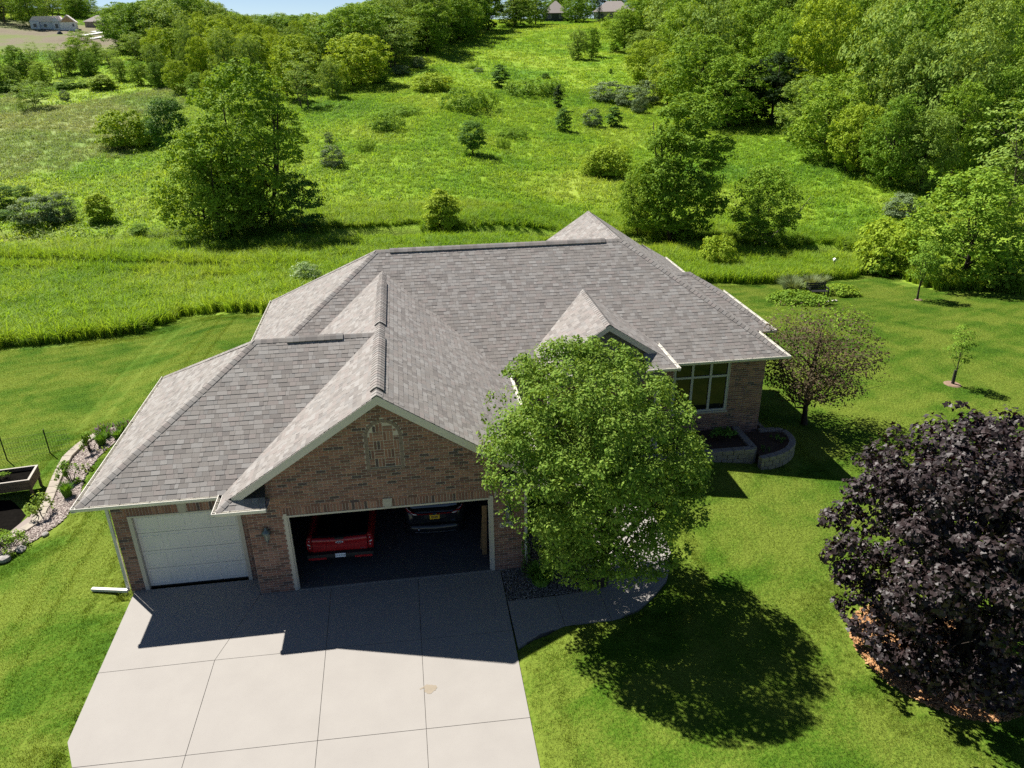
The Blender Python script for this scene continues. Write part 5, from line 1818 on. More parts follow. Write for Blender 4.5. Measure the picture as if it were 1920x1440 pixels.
kind('yellow0', 'yellow_green_tree', 'crown', 10, 9, 0.4, 66, 28, .28, .29, 'yellow', 'open', .2, 22, BARKD, 34, fill=.4, stems=2, sub=(8, .46))
kind('airy0', 'open_tree', 'crown', 11, 8, 1.4, 95, 36, .22, .30, 'pale', 'vase', .2, 40, BARK, 35, fill=.25, n2=2, stems=2)
kind('airy1', 'domed_tree', 'crown', 6, 6.5, 1.1, 95, 44, .22, .26, 'pale', 'open', .13, 26, BARKD, 36, fill=.3, stems=2)
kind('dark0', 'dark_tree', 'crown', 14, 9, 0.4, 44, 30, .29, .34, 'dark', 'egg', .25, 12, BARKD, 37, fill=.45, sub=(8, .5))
kind('poplar', 'poplar_tree', 'crown', 9, 4.5, 0.3, 36, 26, .34, .26, 'yellow', 'column', .12, 10, BARK, 38, fill=.4, sub=(7, .36))
kind('bush0', 'bush', 'foliage', 3, 4.5, 0.0, 80, 58, .26, .24, 'yellow', 'dome', .06, 12, BARKD, 41, stems=3, tname='stem')
kind('bush1', 'bush', 'foliage', 2.4, 2.8, 0.0, 50, 55, .30, .20, 'green', 'dome', .05, 9, BARKD, 42, stems=3, tname='stem')
kind('bush_leafy', 'bush', 'foliage', 3.2, 3.0, 0.0, 75, 70, .28, .20, 'yellow', 'egg', .06, 12, BARKD, 43, stems=3, tname='stem')
kind('bush_tall', 'bush', 'foliage', 3.2, 2.0, 0.0, 60, 50, .30, .17, 'deep', 'egg', .05, 8, BARKD, 44, stems=2, tname='stem')
kind('bush_grey', 'bush', 'foliage', 2.6, 3.4, 0.0, 65, 55, .26, .19, 'grey', 'dome', .05, 14, BARKD, 45, stems=3, tname='stem', n2=1)
kind('bush_weed', 'weed_thicket', 'foliage', 1.8, 5.0, 0.0, 80, 34, .16, .21, 'green', 'dome', .03, 20, BARKD, 46, stems=4, tname='stem', fill=.05, squash=1.3)
kind('juniper', 'juniper', 'foliage', 3.6, 1.2, 0.0, 46, 50, .38, .14, 'dark', 'egg', .05, 6, BARKD, 47, tname='stem', squash=1.4)
kind('white_bush', 'flowering_bush', 'foliage', 2.2, 2.6, 0.1, 60, 60, .26, .12, 'white', 'egg', .05, 12, BARKD, 48, tname='stem', stems=3)


def spruce_kind():
    rg = np.random.default_rng(5)
    P, N = [], []
    h, w = 8.0, 4.2
    for t in range(16):
        z = .5 + t * .46
        r = w / 2 * (1 - z / (h + .1)) + .1
        for k in range(11):
            a = 6.283 * k / 11 + t * .7 + rg.normal() * .1
            for j in range(9):
                q = (j + 1) / 9 * r
                P.append((q * math.cos(a) + rg.normal() * .07, q * math.sin(a) + rg.normal() * .07, z - q * .28 + rg.normal() * .06))
                N.append((math.cos(a) * .3, math.sin(a) * .3, .9))
    P, N = np.array(P), norm(np.array(N) + rg.normal(size=(len(N), 3)) * .3)
    V, Fq = leaves(P, N, .42, rg, .4)
    b = MB().tube([(0, 0, -.2), (0, 0, 7.6)], [.16, .02], 7)
    KINDS['spruce'] = ('spruce_tree', 'crown', 'trunk', h, w, mesh_np('crown', V, Fq, LM['spruce']), mesh_np('trunk', np.array(b.v), b.f, BARKD))


spruce_kind()


def plant(key, x, y, h, w, label, cat, group=None, rz=None, z=None):
    name, cn, tn, h_, w_, cm, tm = KINDS[key]
    t = thing(name, label, cat, (x, y, gz(x, y) - .03 if z is None else z), R.uniform(0, 6.28) if rz is None else rz, group)
    t.scale = (w / w_, w / w_, h / h_)
    link(cn, cm, t)
    link(tn, tm, t)
    return t


plant('front', 9.4, -1.15, 7.3, 5.8, 'full round green maple beside the walkway in front of the house', 'tree', rz=0.0, z=-0.02)
plant('purple', 17.9, -4.6, 6.85, 7.1, 'dark purple leaved maple in the orange chip ring at lower right', 'tree', rz=0.6)

PLANTS = [
 ('sapling_slim', 30.41, 12.23, 3.04, 1.34, 'slim young sapling with a stake guard in a bare soil ring on right lawn', 'tree'),
 ('sapling_round', 38.62, 26.66, 4.0, 2.23, 'small leafy sapling at far edge of right lawn casting a short shadow', 'tree'),
 ('crab', 21.08, 9.05, 4.94, 6.0, 'bronze leaved ornamental tree beside the right corner of the brick house', 'tree'),
 ('tall_maple', -8.62, 54.34, 14.87, 10.14, 'tallest open limbed tree of the clump left of the roof ridge', 'tree'),
 ('bushy_tree', -12.57, 54.32, 9.98, 10.08, 'pale green bushy tree low at the front of the left clump', 'tree'),
 ('bush_dark', -4.48, 53.21, 5.47, 4.32, 'dark shrubby tree at right foot of the left clump', 'tree'),
 ('broad0', -14.29, 78.78, 8.37, 7.68, 'green tree behind the tall left clump, its crown half hidden', 'tree'),
 ('round_tree', -24.87, 90.19, 7.64, 5.97, 'upright dense green tree left behind the pale bushy tree', 'tree'),
 ('bush0', -33.15, 99.66, 4.99, 7.91, 'wide yellow green bush at edge of the grey left field', 'shrub'),
 ('bush1', -31.57, 102.34, 3.33, 4.62, 'loose green bush between wide bush and upright dense tree', 'shrub'),
 ('tall_maple2', 29.83, 49.14, 12.93, 8.73, 'tall dark green tree close behind the right end of the roof', 'tree'),
 ('bushy_tree', 26.93, 51.03, 6.87, 5.32, 'lower pale green tree leaning out left of the tall dark tree', 'tree'),
 ('broad2', 37.08, 47.31, 7.51, 6.33, 'rounded dark tree with bare leaning branch beside the creek bank', 'tree'),
 ('broad2', 44.16, 30.17, 8.3, 8.35, 'broad bright green tree at right edge behind the mown lawn', 'tree'),
 ('bush0', 42.33, 36.02, 4.27, 5.02, 'large rounded green bush left of the broad bright tree', 'shrub'),
 ('bush1', 41.54, 35.15, 1.88, 2.51, 'small dark bush on the lawn edge below the rounded bush', 'shrub'),
 ('airy0', 62.71, 47.86, 12.09, 10.39, 'feathery pale tree with dark branches at right frame edge', 'tree'),
 ('bush_grey', 55.22, 53.62, 2.46, 3.84, 'grey green low bush at foot of the right wood', 'shrub'),
 ('bush1', 46.44, 28.54, 2.62, 4.17, 'shadowed bush at lawn edge below the broad bright tree', 'shrub'),
 ('bush0', 29.71, 39.52, 2.63, 3.06, 'yellow green bush in gap between the two creekside trees', 'shrub'),
 ('bush_leafy', 8.04, 52.15, 3.9, 3.57, 'yellow green leafy bush standing alone above the roof beside the ditch', 'shrub'),
 ('round_tree', 13.99, 83.86, 4.28, 4.03, 'small round dark green tree alone in the bright meadow', 'tree'),
 ('broad1', 51.57, 190.15, 7.24, 5.79, 'left one of two young trees together on upper meadow', 'tree'),
 ('broad2', 56.28, 193.92, 7.25, 5.06, 'right one of two young trees together on upper meadow', 'tree'),
 ('bush0', 11.69, 139.53, 3.25, 8.06, 'wide domed olive bush near the tree line in mid meadow', 'shrub'),
 ('bush_tall', 25.7, 146.42, 4.42, 4.36, 'upright dark green bush in the middle of upper meadow', 'shrub'),
 ('bush_weed', 15.63, 118.2, 3.22, 7.71, 'broad low weedy thicket left of centre in the meadow', 'shrub'),
 ('bush_weed', 19.47, 122.61, 2.89, 5.63, 'grey green half of the broad low thicket in the meadow', 'shrub'),
 ('bush_weed', 29.97, 137.41, 2.7, 9.35, 'long low scrub strip right of the upright dark bush', 'shrub'),
 ('bush_weed', 34.84, 137.98, 2.53, 5.24, 'right end of long low scrub strip in the meadow', 'shrub'),
 ('juniper', 33.12, 123.43, 4.28, 1.92, 'slender dark evergreen above the small bronze shrub', 'shrub'),
 ('bush_tall', 30.58, 106.24, 3.53, 2.89, 'small bronze green shrub under the slender evergreen', 'shrub'),
 ('bush_grey', 36.28, 110.0, 2.9, 3.34, 'grey bush left of the pair of bushes below grey thicket', 'shrub'),
 ('bush_tall', 39.82, 109.7, 3.15, 3.0, 'dark bush right of the pair of bushes below grey thicket', 'shrub'),
 ('bush_grey', 44.47, 131.53, 3.59, 7.12, 'pale grey left half of the thicket beside the right wood', 'shrub'),
 ('bush_grey', 47.32, 126.09, 3.68, 5.92, 'dark grey middle bush of the thicket beside the right wood', 'shrub'),
 ('bush_grey', 51.5, 128.71, 4.21, 5.03, 'upper right bush of thicket beside the right wood', 'shrub'),
 ('bush_grey', 47.13, 119.97, 2.85, 3.04, 'smallest grey bush at the foot of thicket beside the right wood', 'shrub'),
 ('bush0', 29.89, 75.37, 3.8, 5.61, 'large olive bush left of the tall dark tree behind the house', 'shrub'),
 ('bush0', 28.39, 75.33, 2.67, 3.95, 'lower left shoulder bush of the large olive bush', 'shrub'),
 ('bush_weed', 5.41, 113.72, 1.23, 6.26, 'low yellow weed patch high on left side of meadow', 'shrub'),
 ('bush_weed', 2.86, 99.63, 2.28, 5.15, 'tall weed patch below the low yellow weed patch', 'shrub'),
 ('bush_grey', -3.58, 79.29, 2.62, 3.0, 'grey willow bush right of the left tree clump', 'shrub'),
 ('bush_grey', -4.95, 92.5, 1.6, 1.24, 'tiny grey bush above the grey willow bush', 'shrub'),
 ('bush_weed', 0.22, 87.34, 1.34, 2.53, 'small dark weed clump right of the grey willow bush', 'shrub'),
 ('bush_weed', 18.86, 90.46, 1.56, 2.08, 'small weed clump right of the round lone tree', 'shrub'),
 ('bush_weed', 21.46, 100.21, 1.38, 4.43, 'faint weed patch right above the round lone tree', 'shrub'),
 ('bush_tall', 37.72, 160.6, 1.32, 2.38, 'small dark bush up the slope above the grey thicket', 'shrub'),
 ('bush_tall', 54.15, 166.46, 1.14, 0.99, 'tiny bush near the young twin trees', 'shrub'),
 ('bush_weed', 22.67, 176.07, 0.93, 3.3, 'thin weed bush right of the domed olive bush, upslope', 'shrub'),
 ('bush_grey', 23.58, 169.02, 1.13, 2.45, 'tiny grey weed bush just left of the upright dark bush', 'shrub'),
 ('bush_weed', 31.76, 211.24, 1.09, 1.19, 'tiny dark sprig on the upper meadow slope', 'shrub'),
 ('airy1', -57.97, 133.33, 4.66, 6.37, 'spreading small tree alone on grey left field', 'tree'),
 ('airy1', -58.1, 127.87, 2.51, 1.26, 'thin leaning sapling beside the spreading small tree', 'tree'),
 ('bush_leafy', -52.85, 152.31, 2.72, 5.81, 'dense dark round bush at edge of left field', 'shrub'),
 ('bush_grey', -55.82, 140.64, 2.0, 1.97, 'small grey bush right of the spreading small tree', 'shrub'),
 ('bush1', -60.41, 154.64, 1.76, 4.79, 'low bright bush under the row of left trees', 'shrub'),
 ('bush1', -69.69, 151.83, 2.1, 5.19, 'bush at far left end of the tree row', 'shrub'),
 ('bush1', -57.64, 155.42, 1.38, 3.21, 'low bush between the dense dark bush and tree row', 'shrub'),
 ('bush_leafy', -24.58, 60.5, 2.7, 2.8, 'round yellow tipped bush in tall grass, left foreground meadow', 'shrub'),
 ('bush1', -19.82, 56.2, 1.02, 1.79, 'small leafy plant clump beside the pale bushy tree', 'shrub'),
 ('bush_dark', -36.24, 67.92, 2.38, 2.77, 'dark bush cut by the left frame edge', 'shrub'),
 ('bush_dark', -35.88, 71.35, 1.43, 2.07, 'dark bush next to the one at left frame edge', 'shrub'),
 ('bush_grey', -30.53, 60.85, 2.72, 4.12, 'grey green willow thicket in the left tall grass', 'shrub'),
 ('bush_grey', -28.36, 60.87, 2.89, 3.1, 'right half of the grey willow thicket with bare stem', 'shrub'),
 ('bush_dark', -34.15, 62.87, 1.01, 2.1, 'low dark bush below the left willow thicket', 'shrub'),
 ('white_bush', -2.47, 35.05, 1.56, 2.33, 'white blossomed bush peeking over the left roof slope', 'shrub'),
 ('broad0', -72.86, 153.0, 6.65, 4.79, 'half seen tree at left frame edge of the tree row', 'tree'),
 ('broad1', -70.91, 155.93, 4.18, 3.82, 'low tree at left end of tree row with twisted stem', 'tree'),
 ('broad2', -72.81, 164.18, 6.86, 5.55, 'dark trunked leaning tree near left end of tree row', 'tree'),
 ('broad1', -70.79, 165.17, 3.88, 4.47, 'short tree second in front of tree row on left', 'tree'),
 ('broad0', -66.53, 159.76, 4.18, 4.79, 'short bright tree in the middle of tree row', 'tree'),
 ('airy0', -74.16, 176.49, 6.12, 3.31, 'thin bare topped tree behind row against the dirt field', 'tree'),
 ('airy0', -66.17, 167.64, 6.51, 4.77, 'tall thin tree with visible trunk in tree row', 'tree'),
 ('broad1', -65.28, 170.74, 5.05, 3.93, 'slim green tree left of the two trunked tree', 'tree'),
 ('broad0', -63.66, 173.17, 7.01, 6.09, 'large bright crowned tree centre of the tree row', 'tree'),
 ('broad2', -60.28, 168.74, 4.92, 4.82, 'round tree right of the large bright crowned tree', 'tree'),
 ('broad1', -63.86, 185.74, 4.98, 3.74, 'tree with dark crown below the white slabs', 'tree'),
 ('airy1', -76.4, 213.29, 4.82, 6.74, 'sparse tree just below the white slabs', 'tree'),
 ('airy0', -59.43, 180.75, 4.44, 4.88, 'twiggy pale tree under the construction site', 'tree'),
 ('airy1', -57.08, 192.68, 5.86, 7.26, 'grey green domed tree right of the construction site', 'tree'),
 ('broad1', -51.98, 161.69, 4.48, 3.78, 'short green tree at right end of tree row', 'tree'),
 ('broad0', -46.81, 155.78, 4.75, 3.89, 'short dark tree beside the mown hollow', 'tree'),
 ('broad1', -43.17, 154.91, 7.85, 5.4, 'yellow green tree above dark hollow', 'tree'),
 ('broad2', -41.73, 151.17, 4.85, 4.23, 'low dark tree at the edge of left field', 'tree'),
 ('yellow0', -35.97, 142.43, 6.1, 5.25, 'bright yellow green tree with split stem near left field', 'tree'),
 ('broad2', -31.59, 139.06, 4.11, 4.76, 'dark rounded tree right of the yellow green split tree', 'tree'),
 ('yellow0', -28.29, 133.27, 5.3, 3.46, 'young yellow topped tree behind the left clump', 'tree'),
 ('airy0', -11.11, 126.44, 9.3, 7.67, 'open twiggy tree with dark trunk above the left clump', 'tree'),
 ('broad1', -6.96, 134.0, 6.77, 4.92, 'pale tree between the twiggy tree and yellow tree', 'tree'),
 ('yellow0', -2.42, 148.15, 9.72, 13.74, 'large yellow crowned tree of the middle tree line', 'tree'),
 ('bush0', -5.85, 140.93, 5.09, 4.72, 'bush at the foot of large yellow crowned tree', 'shrub'),
 ('bush1', 1.38, 150.97, 2.52, 3.94, 'dark bush right of large yellow crowned tree', 'shrub'),
 ('airy0', 5.2, 167.88, 10.77, 12.59, 'tall open tree right of the large yellow crowned tree', 'tree'),
 ('bush_grey', 5.88, 159.8, 1.91, 3.91, 'grey green bush under the tall open tree', 'shrub'),
 ('bush_grey', 9.96, 167.55, 2.53, 3.12, 'thin weedy bush where tree line meets meadow', 'shrub'),
 ('broad0', 12.91, 192.89, 11.51, 12.89, 'dense tree third along tree line from the yellow tree', 'tree'),
 ('broad2', 24.55, 231.9, 12.85, 15.27, 'tall dense tree near top of meadow tree line', 'tree'),
 ('dark0', 38.07, 274.76, 14.33, 11.29, 'dark shadowed tree group at the crest beside the left of houses', 'tree'),
 ('broad1', 48.98, 284.24, 13.08, 19.1, 'bright crest tree left of the hilltop house', 'tree'),
 ('broad0', 58.57, 296.36, 10.94, 11.38, 'narrow crest tree touching the hilltop house', 'tree'),
 ('broad2', 76.76, 306.37, 9.55, 12.4, 'grey green tree between the two hilltop houses', 'tree'),
 ('spruce', 85.97, 306.06, 7.55, 5.5, 'blue spruce in front of the right hilltop house', 'tree'),
 ('bush1', 74.82, 315.59, 2.34, 3.03, 'small bush at wall of hilltop house', 'shrub'),
 ('bush1', 87.8, 304.76, 1.9, 2.11, 'tiny shrub by the right hilltop house corner', 'shrub'),
 ('broad0', 67.31, 203.42, 10.86, 12.8, 'leftmost tree of the right wood on the upper meadow', 'tree'),
 ('broad2', 73.9, 206.62, 13.46, 16.79, 'tall tree second from meadow in the right wood', 'tree'),
 ('broad1', 66.96, 185.97, 6.97, 9.56, 'low drooping tree at meadow edge of the right wood', 'tree'),
 ('yellow0', 58.38, 152.22, 9.1, 10.04, 'pale green young tree on lower meadow edge of right wood', 'tree'),
 ('airy1', 58.65, 144.47, 6.72, 5.77, 'conical pale tree above grey thicket', 'tree'),
 ('broad1', 72.19, 178.27, 12.59, 16.32, 'tree in front rank of right wood above conical tree', 'tree'),
 ('yellow0', 55.66, 125.58, 9.82, 9.72, 'yellow green tree above tall dark tree behind the house', 'tree'),
 ('broad0', 54.74, 111.88, 13.38, 13.33, 'big bright tree in right wood above tall dark tree', 'tree'),
 ('broad2', 56.9, 103.29, 10.88, 11.38, 'bright rounded tree at left side of the dark wood gap', 'tree'),
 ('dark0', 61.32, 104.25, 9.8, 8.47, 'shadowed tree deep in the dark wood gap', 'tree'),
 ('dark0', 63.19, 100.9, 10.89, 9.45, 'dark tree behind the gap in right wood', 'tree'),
 ('broad1', 62.37, 89.23, 8.66, 8.64, 'bright edge tree on right side of the wood gap', 'tree'),
 ('broad0', 59.83, 78.21, 10.56, 10.33, 'large bright edge tree above the grassy swale', 'tree'),
 ('yellow0', 59.99, 71.23, 8.35, 7.26, 'yellow green edge tree above the grassy swale', 'tree'),
 ('broad2', 60.58, 64.72, 10.14, 7.45, 'broad edge tree low over the grassy swale', 'tree'),
 ('broad1', 62.86, 62.09, 8.98, 6.67, 'edge tree with dark hollow under its crown', 'tree'),
 ('broad0', 68.55, 65.17, 10.79, 6.92, 'bright tree behind feathery pale tree', 'tree'),
 ('broad2', 76.3, 69.39, 10.92, 7.91, 'dense tree above the feathery pale tree', 'tree'),
 ('broad1', 82.22, 70.71, 11.64, 8.04, 'tree cut by right frame edge in the right wood', 'tree'),
]
WOOD_LABELS = ['deep green broadleaf tree in right hillside wood, high toward right frame edge', 'pale green broadleaf tree in right hillside wood, above grassy swale', 'bright green broadleaf tree in right hillside wood, beside upper meadow', 'grey green domed tree in right hillside wood, above grassy swale', 'deep green broadleaf tree in right hillside wood, high in its middle', 'grey green domed tree in right hillside wood, beside upper meadow', 'bright green broadleaf tree in right hillside wood, high toward hilltop houses', 'pale green broadleaf tree in right hillside wood, high toward right frame edge', 'yellow green tree in right hillside wood, high toward hilltop houses', 'yellow green tree in right hillside wood, high toward right frame edge', 'grey green domed tree in right hillside wood, high toward right frame edge', 'deep green broadleaf tree in right hillside wood, beside upper meadow', 'bright green broadleaf tree in right hillside wood, above dark gap', 'deep green broadleaf tree in right hillside wood, above dark gap', 'grey green domed tree in right hillside wood, high in its middle', 'bright green broadleaf tree in right hillside wood, high in its middle', 'yellow green tree in right hillside wood, beside upper meadow', 'pale green broadleaf tree in right hillside wood, high in its middle', 'deep green broadleaf tree in right hillside wood, above grassy swale', 'bright green broadleaf tree in right hillside wood, high toward right frame edge', 'yellow green tree in right hillside wood, above dark gap', 'grey green domed tree in right hillside wood, above dark gap', 'pale green broadleaf tree in right hillside wood, above dark gap', 'bright green broadleaf tree in right hillside wood, above grassy swale', 'pale green broadleaf tree in right hillside wood, above feathery pale tree', 'pale green broadleaf tree in right hillside wood, beside upper meadow', 'bright green broadleaf tree in right hillside wood, above feathery pale tree', 'yellow green tree in right hillside wood, above feathery pale tree', 'deep green broadleaf tree in right hillside wood, above feathery pale tree', 'yellow green tree in right hillside wood, high in its middle', 'grey green domed tree in right hillside wood, above feathery pale tree', 'yellow green tree in right hillside wood, above grassy swale', 'grey green domed tree in right hillside wood, high toward hilltop houses', 'pale green broadleaf tree in right hillside wood, high toward hilltop houses', 'deep green broadleaf tree in right hillside wood, high toward hilltop houses', 'pale green broadleaf tree in middle hollow, toward left field', 'pale green broadleaf tree in middle hollow, behind tallest clump tree', 'yellow green tree in middle hollow, toward left field', 'upright yellow green tree in middle hollow, behind tallest clump tree', 'upright yellow green tree in middle hollow, toward left field', 'yellow green tree in middle hollow, behind tallest clump tree', 'deep green broadleaf tree in far middle wood, behind left clump', 'deep green broadleaf tree in far middle wood, toward hilltop houses', 'grey green domed tree in far middle wood, toward bare dirt field', 'bright green broadleaf tree in far middle wood, behind left clump', 'pale green broadleaf tree in far middle wood, toward hilltop houses', 'pale green broadleaf tree in far middle wood, behind left clump', 'grey green domed tree in far middle wood, toward hilltop houses', 'deep green broadleaf tree in far middle wood, toward bare dirt field', 'bright green broadleaf tree in far middle wood, toward hilltop houses', 'grey green domed tree in far middle wood, behind left clump', 'bright green broadleaf tree in far middle wood, toward bare dirt field', 'dark shadowy tree in skyline row, under sky gap', 'thin crowned tree in skyline row, right of sky gap', 'deep green broadleaf tree in skyline row, under sky gap', 'thin crowned tree in skyline row, under sky gap', 'bright green broadleaf tree in skyline row, right of sky gap', 'dark shadowy tree in skyline row, right of sky gap', 'deep green broadleaf tree in skyline row, right of sky gap', 'deep green broadleaf tree in skyline row, left of sky gap', 'dark shadowy tree in skyline row, left of sky gap', 'bright green broadleaf tree in skyline row, under sky gap', 'bright green broadleaf tree in skyline row, left of sky gap', 'thin crowned tree in tall wood behind the pale new house', 'deep green broadleaf tree in tall wood behind the pale new house', 'dark shadowy tree in tall wood behind the pale new house', 'deep green broadleaf tree in row above the bare dirt field', 'pale green broadleaf tree in row above the bare dirt field', 'thin crowned tree in row above the bare dirt field', 'deep green broadleaf tree in row behind the hilltop houses', 'dark shadowy tree in row behind the hilltop houses', 'bright green broadleaf tree in row behind the hilltop houses']
WOOD_GROUPS = ['trees of the right hillside wood', 'upright trees in the middle hollow', 'trees of the far middle wood', 'trees along the far skyline', 'tall trees behind the left new house', 'trees above the dirt field', 'trees behind the hilltop houses']
